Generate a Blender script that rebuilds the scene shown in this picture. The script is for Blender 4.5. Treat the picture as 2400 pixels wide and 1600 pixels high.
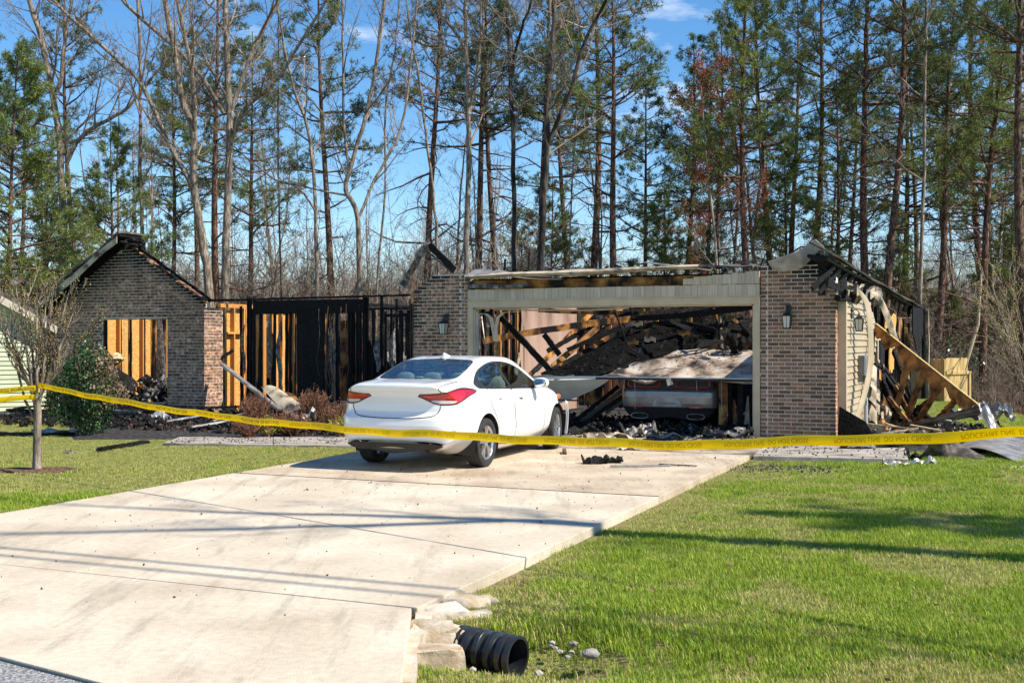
import bpy, bmesh, math, random
import numpy as np
from mathutils import Vector, Matrix, noise as mnoise
for _o in list(bpy.data.objects): bpy.data.objects.remove(_o)
SC = bpy.context.scene
COL = SC.collection
# ---------------------------------------------------------------- camera, sky, sun, exposure
F, CX, CY, CH = 2650.0, 1200.0, 800.0, 1.63          # focal length and centre in photo pixels, eye height
cam_d = bpy.data.cameras.new('camera'); cam = bpy.data.objects.new('camera', cam_d); COL.objects.link(cam)
cam.location = (0, 0, CH); cam.rotation_euler = (math.radians(90), 0, 0)
cam_d.sensor_width = 36; cam_d.lens = F/2400*36; cam_d.clip_start = .1; cam_d.clip_end = 2000
SC.camera = cam
SUN_AZ = np.array([.932, -.362]); SUN_AZ /= np.linalg.norm(SUN_AZ)
SUN_EL = math.radians(49)
sd = np.array([SUN_AZ[0]*math.cos(SUN_EL), SUN_AZ[1]*math.cos(SUN_EL), math.sin(SUN_EL)])
sun_d = bpy.data.lights.new('sun', 'SUN'); sun = bpy.data.objects.new('sun', sun_d); COL.objects.link(sun)
sun_d.energy = 5.0; sun_d.angle = math.radians(.53); sun_d.color = (1, .92, .79)
sun.rotation_euler = Vector(-sd).to_track_quat('-Z', 'Y').to_euler(); sun.location = (20, -8, 30)
W = bpy.data.worlds.new('World'); SC.world = W; W.use_nodes = True
wn = W.node_tree; wn.nodes.clear()
def wnode(t, **k):
    n = wn.nodes.new(t)
    for a, b in k.items(): setattr(n, a, b)
    return n
sky = wnode('ShaderNodeTexSky'); sky.sky_type = 'NISHITA'; sky.sun_disc = False
sky.sun_elevation = SUN_EL; sky.sun_rotation = math.atan2(SUN_AZ[0], SUN_AZ[1])
sky.altitude = 250; sky.air_density = 1.0; sky.dust_density = .0; sky.ozone_density = 3.2
tc = wnode('ShaderNodeTexCoord'); mp = wnode('ShaderNodeMapping'); mp.inputs['Scale'].default_value = (1.0, 1.0, 3.2)
nz = wnode('ShaderNodeTexNoise'); nz.inputs['Scale'].default_value = 5.2; nz.inputs['Detail'].default_value = 8; nz.inputs['Roughness'].default_value = .6
rp = wnode('ShaderNodeValToRGB'); rp.color_ramp.elements[0].position = .57; rp.color_ramp.elements[1].position = .74
rp.color_ramp.elements[1].color = (.75, .75, .75, 1)
cmix = wnode('ShaderNodeMix', data_type='RGBA'); cmix.inputs['B'].default_value = (7.0, 7.2, 7.6, 1)
hsv = wnode('ShaderNodeHueSaturation'); hsv.inputs['Saturation'].default_value = 1.26; hsv.inputs['Value'].default_value = .95
bg = wnode('ShaderNodeBackground'); bg.inputs['Strength'].default_value = .12; wo = wnode('ShaderNodeOutputWorld')
L = wn.links.new
L(tc.outputs['Generated'], mp.inputs['Vector']); L(mp.outputs['Vector'], nz.inputs['Vector']); L(nz.outputs['Fac'], rp.inputs['Fac'])
L(rp.outputs['Color'], cmix.inputs['Factor']); L(sky.outputs['Color'], hsv.inputs['Color']); L(hsv.outputs['Color'], cmix.inputs['A'])
L(cmix.outputs['Result'], bg.inputs['Color']); L(bg.outputs['Background'], wo.inputs['Surface'])
vs = SC.view_settings; vs.view_transform = 'Standard'; vs.look = 'None'; vs.gamma = 1; vs.use_curve_mapping = False
vs.exposure = .66
try: SC.cycles.use_denoising = True
except Exception: pass
SC.cycles.max_bounces = 8; SC.cycles.transparent_max_bounces = 16
# ---------------------------------------------------------------- helpers
R = random.Random(7); NR = np.random.default_rng(7)
TH = math.radians(24); UX = np.array([math.cos(TH), -math.sin(TH)]); VX = np.array([math.sin(TH), math.cos(TH)])
HO = np.array([4.24, 19.37])                     # right outer corner of the garage door casing
def Wd(u, v, z):                                 # house frame -> world
    p = HO + u*UX + v*VX; return (float(p[0]), float(p[1]), float(z))
def GP(px, py, z=0.0):                           # photo pixel on a horizontal plane -> world
    Y = F*(CH-z)/(py-CY); return ((px-CX)*Y/F, Y, z)
def AT(px, py, Y):                               # photo pixel at a known distance -> world
    return ((px-CX)*Y/F, Y, CH+(CY-py)*Y/F)
def HL(px, py, v):                               # photo pixel on the house plane v -> house frame
    k = (px-CX)/F; b = HO + v*VX
    u = (k*b[1]-b[0])/(UX[0]-k*UX[1]); Y = b[1]+u*UX[1]
    return (u, v, CH+(CY-py)*Y/F)
def HS(px, py, u):                               # photo pixel on the house plane u -> house frame
    k = (px-CX)/F; b = HO + u*UX
    v = (k*b[1]-b[0])/(VX[0]-k*VX[1]); Y = b[1]+v*VX[1]
    return (u, v, CH+(CY-py)*Y/F)
def tag(o, label=None, cat=None, group=None, kind=None):
    if label: o['label'] = label
    if cat: o['category'] = cat
    if group: o['group'] = group
    if kind: o['kind'] = kind
    return o
def empty(name, loc=(0, 0, 0), rz=0, label=None, cat=None, group=None):
    o = bpy.data.objects.new(name, None); COL.objects.link(o); o.location = loc; o.rotation_euler = (0, 0, rz); o.empty_display_size = .2
    return tag(o, label, cat, group)
def npmesh(name, V, Fs, mats=(), smooth=False, mi=None, normals=None, attrs=None):
    me = bpy.data.meshes.new(name); V = np.asarray(V, np.float32)
    if isinstance(Fs, np.ndarray): Fs = [Fs]
    nl = sum(f.size for f in Fs); npoly = sum(len(f) for f in Fs)
    me.vertices.add(len(V)); me.vertices.foreach_set('co', V.ravel())
    if npoly == 0:
        for k, a in (attrs or {}).items():
            at = me.attributes.new(k, 'FLOAT', 'POINT'); at.data.foreach_set('value', np.asarray(a, np.float32))
        me.update(); return me
    me.loops.add(nl); me.polygons.add(npoly)
    me.loops.foreach_set('vertex_index', np.concatenate([f.ravel() for f in Fs]).astype(np.int32))
    tot = np.concatenate([np.full(len(f), f.shape[1], np.int32) for f in Fs]); st = np.concatenate([[0], np.cumsum(tot)[:-1]]).astype(np.int32)
    me.polygons.foreach_set('loop_start', st)
    try: me.polygons.foreach_set('loop_total', tot)
    except Exception: pass
    for m in mats: me.materials.append(m)
    if mi is not None: me.polygons.foreach_set('material_index', np.asarray(mi, np.int32))
    if smooth: me.polygons.foreach_set('use_smooth', np.ones(npoly, bool))
    if attrs:
        for k, a in attrs.items():
            at = me.attributes.new(k, 'FLOAT', 'POINT'); at.data.foreach_set('value', np.asarray(a, np.float32))
    me.update(calc_edges=True); me.validate()
    if normals is not None: me.normals_split_custom_set_from_vertices([tuple(n) for n in normals])
    return me
def obj(name, me, parent=None, loc=None):
    o = bpy.data.objects.new(name, me); COL.objects.link(o)
    if parent is not None: o.parent = parent
    if loc is not None: o.location = loc
    return o
def frame(d, up=(0, 0, 1)):
    d = Vector(d).normalized(); up = Vector(up)
    if abs(d.dot(up)) > .98: up = Vector((1, 0, 0))
    s = d.cross(up).normalized(); return d, s, s.cross(d).normalized()
class MB:
    def __init__(s): s.v = []; s.f = []; s.m = []; s.a = []
    def add(s, vs, fs, m=0, a=0.0):
        b = len(s.v); s.v += [tuple(p) for p in vs]; s.f += [tuple(b+i for i in f) for f in fs]; s.m += [m]*len(fs); s.a += [a]*len(vs); return s
    def box(s, x0, x1, y0, y1, z0, z1, m=0, a=0.0):
        return s.add([(x0,y0,z0),(x1,y0,z0),(x1,y1,z0),(x0,y1,z0),(x0,y0,z1),(x1,y0,z1),(x1,y1,z1),(x0,y1,z1)],
                     [(0,3,2,1),(4,5,6,7),(0,1,5,4),(1,2,6,5),(2,3,7,6),(3,0,4,7)], m, a)
    def beam(s, p0, p1, w, h, up=(0,0,1), seg=1, jit=0.0, m=0, bow=(0,0,0), tw=0.0, taper=1.0, rng=R):
        p0 = Vector(p0); p1 = Vector(p1); d, sd_, u = frame(p1-p0, up); vs = []; fs = []
        for i in range(seg+1):
            t = i/seg; c = p0.lerp(p1, t)+Vector(bow)*4*t*(1-t); k = 1+(taper-1)*t; a = tw*t
            s1 = sd_*math.cos(a)+u*math.sin(a); u1 = u*math.cos(a)-sd_*math.sin(a)
            for sx, sy in ((-1,-1),(1,-1),(1,1),(-1,1)):
                j1 = 1-jit*rng.random(); j2 = 1-jit*rng.random(); dl = d*(rng.uniform(-1,1)*jit*w if i in (0, seg) else 0)
                vs.append(c+s1*(sx*w/2*k*j1)+u1*(sy*h/2*k*j2)+dl)
        for i in range(seg):
            b = i*4
            for k in range(4): fs.append((b+k, b+(k+1)%4, b+4+(k+1)%4, b+4+k))
        fs += [(3,2,1,0), tuple(seg*4+k for k in range(4))]
        return s.add(vs, fs, m)
    def tube(s, pts, r, n=8, m=0, cap=True):
        pts = [Vector(p) for p in pts]; k = len(pts); vs = []; fs = []
        rr = r if hasattr(r, '__len__') else [r]*k; ref = None
        for i, p in enumerate(pts):
            t = (pts[min(i+1, k-1)]-pts[max(i-1, 0)]).normalized()
            if ref is None: ref = Vector((0,0,1)) if abs(t.z) < .9 else Vector((1,0,0))
            a = t.cross(ref).normalized(); b = a.cross(t).normalized(); ref = b
            for j in range(n):
                w = 2*math.pi*j/n; vs.append(p+(a*math.cos(w)+b*math.sin(w))*rr[i])
        for i in range(k-1):
            for j in range(n): fs.append((i*n+j, i*n+(j+1)%n, (i+1)*n+(j+1)%n, (i+1)*n+j))
        if cap: fs += [tuple(range(n))[::-1], tuple((k-1)*n+j for j in range(n))]
        return s.add(vs, fs, m)
    def prism(s, poly, d, m=0, a=0.0):            # poly: planar 3-D points, d: extrusion vector
        n = len(poly); d = Vector(d); vs = [Vector(p) for p in poly]+[Vector(p)+d for p in poly]
        fs = [tuple(range(n))[::-1], tuple(range(n, 2*n))]+[(i, (i+1)%n, n+(i+1)%n, n+i) for i in range(n)]
        return s.add(vs, fs, m, a)
    def sheet(s, fn, nu, nv, th=.01, m=0):        # fn(a,b) -> point, a,b in 0..1 ; closed thin solid
        P = [[Vector(fn(i/nu, j/nv)) for j in range(nv+1)] for i in range(nu+1)]
        N = [[None]*(nv+1) for _ in range(nu+1)]
        for i in range(nu+1):
            for j in range(nv+1):
                a = P[min(i+1,nu)][j]-P[max(i-1,0)][j]; b = P[i][min(j+1,nv)]-P[i][max(j-1,0)]
                n = a.cross(b); N[i][j] = n.normalized() if n.length > 1e-9 else Vector((0,0,1))
        w = nv+1; vs = [P[i][j] for i in range(nu+1) for j in range(w)]+[P[i][j]-N[i][j]*th for i in range(nu+1) for j in range(w)]
        o = (nu+1)*w; fs = []
        for i in range(nu):
            for j in range(nv):
                a, b, c, d = i*w+j, (i+1)*w+j, (i+1)*w+j+1, i*w+j+1
                fs += [(a,b,c,d), (o+d,o+c,o+b,o+a)]
        for i in range(nu): fs += [(i*w, o+i*w, o+(i+1)*w, (i+1)*w), ((i+1)*w+nv, o+(i+1)*w+nv, o+i*w+nv, i*w+nv)]
        for j in range(nv): fs += [(j+1, o+j+1, o+j, j), (nu*w+j, o+nu*w+j, o+nu*w+j+1, nu*w+j+1)]
        return s.add(vs, fs, m)
    def rock(s, c, sz, m=0, sub=1, jit=.25, rz=0, seed=0, flat=1.0):
        bm = bmesh.new(); bmesh.ops.create_icosphere(bm, subdivisions=sub, radius=1); vs = []
        for v in bm.verts:
            p = v.co.copy(); q = Vector([math.copysign(abs(t)**flat, t) for t in p]); k = 1+jit*mnoise.noise(p*1.7+Vector((seed*3.1, seed, 0)))*1.6
            q = Vector((q.x*sz[0], q.y*sz[1], q.z*sz[2]))*k; x = q.x*math.cos(rz)-q.y*math.sin(rz); y = q.x*math.sin(rz)+q.y*math.cos(rz)
            vs.append((c[0]+x, c[1]+y, c[2]+q.z))
        fs = [tuple(v.index for v in f.verts) for f in bm.faces]; bm.free(); return s.add(vs, fs, m)
    def mesh(s, name, mats, smooth=False, bevel=0, attr=None):
        me = bpy.data.meshes.new(name); me.from_pydata(s.v, [], s.f)
        for m in (mats if isinstance(mats, (list, tuple)) else [mats]): me.materials.append(m)
        me.polygons.foreach_set('material_index', s.m)
        if attr:
            at = me.attributes.new(attr, 'FLOAT', 'POINT'); at.data.foreach_set('value', s.a)
        me.update()
        if bevel:
            bm = bmesh.new(); bm.from_mesh(me); bmesh.ops.bevel(bm, geom=bm.edges[:], offset=bevel, segments=2, affect='EDGES', profile=.6); bm.to_mesh(me); bm.free()
        if smooth:
            me.polygons.foreach_set('use_smooth', [True]*len(me.polygons))
            if smooth != True: me.set_sharp_from_angle(angle=math.radians(smooth))
        return me
    def build(s, name, mats, parent=None, smooth=False, bevel=0, attr=None, loc=None):
        return obj(name, s.mesh(name, mats, smooth, bevel, attr), parent, loc)
def copy_tree(o, parent=None):
    c = o.copy(); COL.objects.link(c); c.parent = parent
    for ch in list(o.children): copy_tree(ch, c)
    return c
# ---------------------------------------------------------------- procedural materials
def pbr(name, c1, c2=None, c3=None, scale=6, rough=.75, metal=0, bump=0, bscale=None, detail=6, stretch=(1,1,1), lo=.38, hi=.62,
        rand=0, spec=.4, coat=0, fine=0, fscale=60, world=False, soot=False, rvar=0, sheen=0, backlit=0, distort=0):
    m = bpy.data.materials.new(name); m.use_nodes = True; nt = m.node_tree; N = nt.nodes; Lk = nt.links.new
    b = N['Principled BSDF']; b.inputs['Roughness'].default_value = rough; b.inputs['Metallic'].default_value = metal
    b.inputs['Specular IOR Level'].default_value = spec; b.inputs['Coat Weight'].default_value = coat; b.inputs['Coat Roughness'].default_value = .04
    def nn(t): return N.new(t)
    tcn = nn('ShaderNodeTexCoord'); mpn = nn('ShaderNodeMapping'); mpn.inputs['Scale'].default_value = stretch
    if world:
        g = nn('ShaderNodeNewGeometry'); Lk(g.outputs['Position'], mpn.inputs['Vector'])
    else: Lk(tcn.outputs['Object'], mpn.inputs['Vector'])
    oi = nn('ShaderNodeObjectInfo'); vec = mpn.outputs['Vector']
    if rand:
        ad = nn('ShaderNodeVectorMath'); ad.operation = 'ADD'; cb = nn('ShaderNodeMath'); cb.operation = 'MULTIPLY'; cb.inputs[1].default_value = 37.0
        Lk(oi.outputs['Random'], cb.inputs[0]); Lk(vec, ad.inputs[0]); Lk(cb.outputs[0], ad.inputs[1]); vec = ad.outputs[0]
    def noise_(sc, det=detail):
        n = nn('ShaderNodeTexNoise'); n.inputs['Scale'].default_value = sc; n.inputs['Detail'].default_value = det; n.inputs['Distortion'].default_value = distort
        Lk(vec, n.inputs['Vector']); return n.outputs['Fac']
    n1 = noise_(scale); col = None
    if c2:
        r = nn('ShaderNodeValToRGB'); e = r.color_ramp.elements; e[0].position = lo; e[1].position = hi; e[0].color = (*c1, 1); e[1].color = (*c2, 1)
        if c3: k = e.new((lo+hi)/2); k.color = (*c3, 1)
        Lk(n1, r.inputs['Fac']); col = r.outputs['Color']
    else:
        q = nn('ShaderNodeRGB'); q.outputs[0].default_value = (*c1, 1); col = q.outputs[0]
    def modulate(col, fac, lo_, hi_):
        mr = nn('ShaderNodeMapRange'); mr.inputs['To Min'].default_value = lo_; mr.inputs['To Max'].default_value = hi_; Lk(fac, mr.inputs['Value'])
        mx = nn('ShaderNodeMix'); mx.data_type = 'RGBA'; mx.blend_type = 'MULTIPLY'; mx.inputs['Factor'].default_value = 1
        Lk(col, mx.inputs['A']); Lk(mr.outputs['Result'], mx.inputs['B']); return mx.outputs['Result']
    if fine: col = modulate(col, noise_(fscale, 3), 1-fine, 1+fine)
    if rand:
        g2 = nn('ShaderNodeNewGeometry'); s_ = nn('ShaderNodeMath'); s_.operation = 'ADD'; Lk(oi.outputs['Random'], s_.inputs[0]); Lk(g2.outputs['Random Per Island'], s_.inputs[1])
        fr = nn('ShaderNodeMath'); fr.operation = 'FRACT'; Lk(s_.outputs[0], fr.inputs[0]); col = modulate(col, fr.outputs[0], 1-rand, 1+rand)
    if soot:
        a1 = nn('ShaderNodeAttribute'); a1.attribute_name = 'soot'; a2 = nn('ShaderNodeAttribute'); a2.attribute_type = 'OBJECT'; a2.attribute_name = 'soot'
        s_ = nn('ShaderNodeMath'); s_.operation = 'ADD'; s_.use_clamp = True; Lk(a1.outputs['Fac'], s_.inputs[0]); Lk(a2.outputs['Fac'], s_.inputs[1])
        mx = nn('ShaderNodeMix'); mx.data_type = 'RGBA'; Lk(s_.outputs[0], mx.inputs['Factor']); Lk(col, mx.inputs['A']); mx.inputs['B'].default_value = (.009, .008, .008, 1); col = mx.outputs['Result']
    Lk(col, b.inputs['Base Color'])
    if rvar:
        mr = nn('ShaderNodeMapRange'); mr.inputs['To Min'].default_value = max(0, rough-rvar); mr.inputs['To Max'].default_value = min(1, rough+rvar); Lk(noise_(scale*2.3), mr.inputs['Value']); Lk(mr.outputs['Result'], b.inputs['Roughness'])
    if bump:
        bn = nn('ShaderNodeBump'); bn.inputs['Strength'].default_value = min(1, bump); bn.inputs['Distance'].default_value = .02*max(1, bump); Lk(noise_(bscale or scale*4, 8), bn.inputs['Height']); Lk(bn.outputs['Normal'], b.inputs['Normal'])
    if backlit:
        tr = nn('ShaderNodeBsdfTranslucent'); Lk(col, tr.inputs['Color']); ms = nn('ShaderNodeMixShader'); ms.inputs['Fac'].default_value = backlit
        Lk(b.outputs['BSDF'], ms.inputs[1]); Lk(tr.outputs['BSDF'], ms.inputs[2]); Lk(ms.outputs['Shader'], N['Material Output'].inputs['Surface'])
    return m
def glass(name, tint=(.45,.52,.52), refl=.9):
    m = bpy.data.materials.new(name); m.use_nodes = True; nt = m.node_tree; nt.nodes.clear(); N = nt.nodes.new
    o = N('ShaderNodeOutputMaterial'); t = N('ShaderNodeBsdfTransparent'); t.inputs['Color'].default_value = (*tint, 1)
    g = N('ShaderNodeBsdfGlossy'); g.inputs['Roughness'].default_value = .015; fr = N('ShaderNodeFresnel'); fr.inputs['IOR'].default_value = 1.5
    k = N('ShaderNodeMath'); k.operation = 'MULTIPLY_ADD'; k.inputs[1].default_value = refl; k.inputs[2].default_value = .03; k.use_clamp = True
    mx = N('ShaderNodeMixShader'); l = nt.links.new
    l(fr.outputs[0], k.inputs[0]); l(k.outputs[0], mx.inputs['Fac']); l(t.outputs[0], mx.inputs[1]); l(g.outputs[0], mx.inputs[2]); l(mx.outputs[0], o.inputs['Surface'])
    return m
M = {}
M['concrete'] = pbr('concrete', (.43,.36,.27), (.60,.525,.41), (.52,.445,.34), scale=1.1, rough=.85, bump=.3, bscale=90, fine=.24, fscale=18, world=True, lo=.3, hi=.68)
M['brick'] = pbr('brick', (.15,.066,.036), (.56,.36,.23), (.31,.155,.088), scale=13, rough=.9, bump=.6, bscale=70, rand=.5, soot=True, lo=.36, hi=.66)
M['mortar'] = pbr('mortar', (.56,.52,.45), (.68,.64,.57), scale=9, rough=.95, bump=.3, bscale=90, soot=True)
M['char'] = pbr('char', (.005,.005,.005), (.026,.025,.025), scale=22, rough=.7, bump=1.0, bscale=38, rand=.3, spec=.22, lo=.48, hi=.85)
M['soot_black'] = pbr('soot_black', (.002,.002,.002), (.010,.0095,.009), scale=9, rough=.85, bump=1.0, bscale=24, spec=.08, lo=.4, hi=.8)
M['ash'] = pbr('ash', (.05,.048,.046), (.33,.32,.31), (.14,.135,.13), scale=12, rough=.9, bump=.7, bscale=60, lo=.35, hi=.7)
def burnt(name, t, k=.08, sc=2.6): return pbr(name, (.008,.007,.006), (.56,.255,.065), (.17,.07,.02), scale=sc, rough=.75, bump=.4, bscale=30, rand=.22, lo=t-k, hi=t+k, stretch=(1.6,1.6,.7), spec=.3)
M['wood'] = burnt('stud_wood', .30); M['wood_half'] = burnt('half_burnt_wood', .52); M['wood_char'] = burnt('mostly_burnt_wood', .63)
M['truss'] = pbr('truss_wood', (.012,.007,.004), (.44,.21,.065), (.22,.095,.028), scale=5, rough=.8, bump=.5, bscale=25, lo=.30, hi=.62)
M['osb'] = pbr('osb_board', (.42,.20,.045), (.72,.42,.13), (.60,.32,.085), scale=14, rough=.8, bump=.2, fine=.2, fscale=45, lo=.3, hi=.7, stretch=(1,1,1.8))
M['osb_burnt'] = pbr('scorched_osb', (.012,.008,.005), (.42,.22,.06), (.2,.09,.025), scale=3, rough=.85, bump=.4, lo=.4, hi=.62)
M['siding'] = pbr('vinyl_siding', (.40,.32,.205), (.45,.365,.24), scale=3, rough=.5, rand=.05, spec=.4)
M['siding_burnt'] = pbr('scorched_vinyl', (.05,.042,.035), (.50,.42,.30), (.33,.27,.19), scale=3.5, rough=.65, bump=.3, lo=.36, hi=.58)
M['trim'] = pbr('trim_paint', (.52,.41,.275), (.60,.485,.33), scale=4, rough=.55, fine=.06, fscale=30)
M['shake'] = pbr('shake_siding', (.50,.415,.305), (.58,.49,.37), scale=5, rough=.65, rand=.10, bump=.3, bscale=60, stretch=(6,6,.6))
M['white'] = pbr('white_panel', (.62,.60,.55), (.72,.70,.66), scale=3, rough=.5, fine=.05)
M['door_burnt'] = pbr('scorched_door_steel', (.03,.027,.025), (.50,.45,.39), (.36,.27,.20), scale=2.6, rough=.6, bump=.3, bscale=20, lo=.37, hi=.62, fine=.15, fscale=26, metal=.1)
M['drywall'] = pbr('stained_drywall', (.10,.065,.05), (.42,.285,.22), (.33,.21,.155), scale=1.6, rough=.9, lo=.3, hi=.6, stretch=(1,1,.35))
M['paper'] = pbr('torn_house_wrap', (.16,.125,.085), (.44,.37,.28), scale=5, rough=.8, bump=.6, bscale=16)
M['shingle'] = pbr('roof_shingle', (.045,.04,.036), (.17,.14,.115), (.10,.085,.07), scale=9, rough=.95, bump=.6, bscale=120, rand=.25, fine=.3, fscale=120)
M['gutter'] = pbr('gutter_metal', (.16,.145,.13), (.46,.43,.40), (.33,.31,.285), scale=4, rough=.4, metal=.55, bump=.2, bscale=9, lo=.3, hi=.6)
M['galv'] = pbr('pale_metal', (.30,.29,.28), (.55,.535,.51), scale=4, rough=.5, metal=.2, bump=.15, bscale=7)
M['gutter_dark'] = pbr('sooty_gutter', (.03,.027,.025), (.22,.20,.18), (.09,.083,.076), scale=4, rough=.5, metal=.3, bump=.2, bscale=9, lo=.3, hi=.6)
M['black_metal'] = pbr('black_metal', (.012,.012,.013), (.02,.019,.018), scale=20, rough=.42, spec=.5)
M['frost'] = pbr('frosted_glass', (.70,.69,.62), (.62,.60,.52), scale=5, rough=.35, spec=.6)
M['grey_box'] = pbr('grey_enamel', (.17,.18,.18), (.21,.22,.22), scale=6, rough=.5)
M['pvc'] = pbr('grey_pvc', (.42,.44,.46), rough=.4)
M['fence'] = pbr('new_fence_wood', (.40,.27,.105), (.60,.44,.19), (.52,.36,.145), scale=3, rough=.8, rand=.15, stretch=(9,9,.8), bump=.25, bscale=30)
M['green_siding'] = pbr('green_siding', (.46,.50,.34), (.51,.55,.385), scale=2, rough=.55, rand=.04)
M['foundation'] = pbr('foundation', (.48,.42,.33), (.56,.50,.41), scale=3, rough=.9, bump=.2)
M['red_vent'] = pbr('vent_red', (.16,.045,.03), (.2,.06,.04), rough=.8)
M['bark'] = pbr('hardwood_bark', (.07,.054,.04), (.40,.335,.265), (.20,.16,.12), scale=5, rough=.95, bump=1.0, bscale=14, stretch=(3,3,.7), fine=.6, fscale=14, lo=.32, hi=.68)
M['bark_char'] = pbr('scorched_bark', (.012,.01,.009), (.13,.105,.085), (.05,.04,.033), scale=3, rough=.95, bump=1.0, bscale=16, stretch=(2,2,.6))
M['pine_bark'] = pbr('pine_bark', (.03,.02,.016), (.24,.135,.092), (.11,.062,.042), scale=8, fine=.5, fscale=16, rough=.95, bump=1.0, bscale=20, stretch=(2,2,.7), lo=.35, hi=.65)
M['twig'] = pbr('twig_bark', (.16,.115,.085), (.34,.275,.215), scale=1.2, rough=.9, rand=.2)
M['needle'] = pbr('pine_needle', (.09,.125,.028), (.22,.27,.07), (.15,.195,.048), scale=.9, rough=.6, rand=.35, spec=.3, backlit=.3)
M['needle_dark'] = pbr('dark_needle', (.06,.09,.03), (.155,.195,.065), (.105,.14,.045), scale=.9, rough=.6, rand=.35, spec=.3, backlit=.3)
M['red_bud'] = pbr('red_bud', (.30,.06,.035), (.48,.13,.07), scale=3, rough=.8, rand=.3, backlit=.3)
M['bud'] = pbr('yellow_bud', (.30,.24,.06), (.46,.40,.12), scale=5, rough=.8, rand=.3, backlit=.3)
M['holly'] = pbr('holly_leaf', (.014,.045,.012), (.05,.105,.03), scale=4, rough=.38, rand=.4, spec=.35)
M['dead_leaf'] = pbr('scorched_leaf', (.10,.06,.032), (.26,.18,.11), scale=4, rough=.7, rand=.35)
M['brown_shrub'] = pbr('scorched_twig', (.13,.055,.03), (.29,.145,.085), scale=3, rough=.9, rand=.35)
M['sprig'] = pbr('yellow_green_leaf', (.28,.36,.02), (.45,.50,.05), scale=6, rough=.6, rand=.3, backlit=.35)
M['paint'] = pbr('white_car_paint', (.80,.80,.79), rough=.28, spec=.5, coat=1.0, c2=(.82,.82,.81), scale=3)
M['silver'] = pbr('grey_car_paint', (.20,.19,.185), (.25,.24,.23), scale=5, rough=.32, metal=.55, coat=.8)
M['gap'] = pbr('panel_gap', (.02,.02,.02), rough=.8)
M['rubber'] = pbr('tyre_rubber', (.018,.018,.019), (.035,.034,.032), scale=8, rough=.8, bump=.15)
M['alloy'] = pbr('alloy', (.60,.60,.61), rough=.25, metal=.9)
M['chrome'] = pbr('chrome', (.75,.75,.75), rough=.1, metal=1)
M['plastic'] = pbr('black_plastic', (.014,.014,.015), (.024,.024,.025), rough=.5, scale=9)
M['dirty_metal'] = pbr('dirty_underbody', (.10,.085,.065), (.36,.32,.25), scale=7, rough=.6, metal=.3)
M['rust'] = pbr('rusty_exhaust', (.09,.05,.03), (.24,.15,.09), scale=9, rough=.6, metal=.5)
M['red_lens'] = pbr('red_lens', (.45,.006,.008), (.60,.012,.012), scale=6, rough=.08, coat=1, spec=.6)
M['dark_red_lens'] = pbr('dark_red_lens', (.30,.004,.006), (.40,.006,.008), scale=6, rough=.1, coat=1)
M['clear_lens'] = pbr('clear_lens', (.55,.50,.50), (.66,.62,.62), scale=9, rough=.1, coat=1)
M['amber'] = pbr('amber_lens', (.6,.16,.02), rough=.15, coat=1)
M['seat'] = pbr('seat_cloth', (.34,.36,.35), (.42,.44,.43), scale=9, rough=.95)
M['lime'] = pbr('lime_cloth', (.30,.65,.05), rough=.9)
M['glass'] = glass('car_glass', (.55,.66,.63), .42)
M['mirror'] = pbr('mirror_glass', (.55,.6,.62), rough=.03, metal=1)
M['tape'] = pbr('yellow_tape', (.92,.72,.0), (.96,.77,.005), scale=3, rough=.3, spec=.5, backlit=.62)
M['ink'] = pbr('black_ink', (.015,.013,.01), rough=.5)
M['ink_faint'] = pbr('ink_through_film', (.42,.33,.004), (.47,.37,.006), scale=3, rough=.4, backlit=.62)
M['pipe'] = pbr('black_polyethylene', (.010,.011,.014), (.022,.024,.028), scale=6, rough=.33, spec=.6)
M['stone'] = pbr('limestone', (.34,.235,.13), (.54,.47,.38), (.46,.37,.26), scale=4.5, rough=.92, bump=.9, bscale=16, rand=.08, lo=.32, hi=.6, fine=.12, fscale=30)
M['rock'] = pbr('pale_rock', (.20,.18,.15), (.40,.37,.33), scale=11, rough=.92, bump=.7, rand=.2)
M['grit'] = pbr('charcoal_bits', (.02,.019,.018), (.10,.09,.08), scale=30, rough=.9, rand=.6)
M['mulch'] = pbr('mulch', (.05,.026,.017), (.19,.105,.065), (.11,.06,.037), scale=24, rough=.95, bump=1.0, bscale=50, fine=.3)
M['soil_char'] = pbr('charred_soil', (.008,.008,.008), (.13,.115,.10), (.03,.027,.025), scale=14, rough=.95, bump=1.0, bscale=30, lo=.38, hi=.72)
M['gravel'] = pbr('gravel', (.13,.13,.13), (.42,.41,.40), (.25,.25,.25), scale=55, rough=.95, bump=1, bscale=60)
M['litter'] = pbr('leaf_litter', (.12,.065,.035), (.30,.19,.11), scale=10, rough=.95, rand=.35)
M['tan_wood'] = pbr('tan_wood', (.45,.34,.19), (.60,.47,.29), scale=3, rough=.8, stretch=(5,5,.6))
M['blue'] = pbr('blue_plastic', (.05,.22,.35), rough=.5)
M['wire'] = pbr('wire', (.04,.035,.03), (.2,.10,.06), scale=4, rough=.6)
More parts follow.
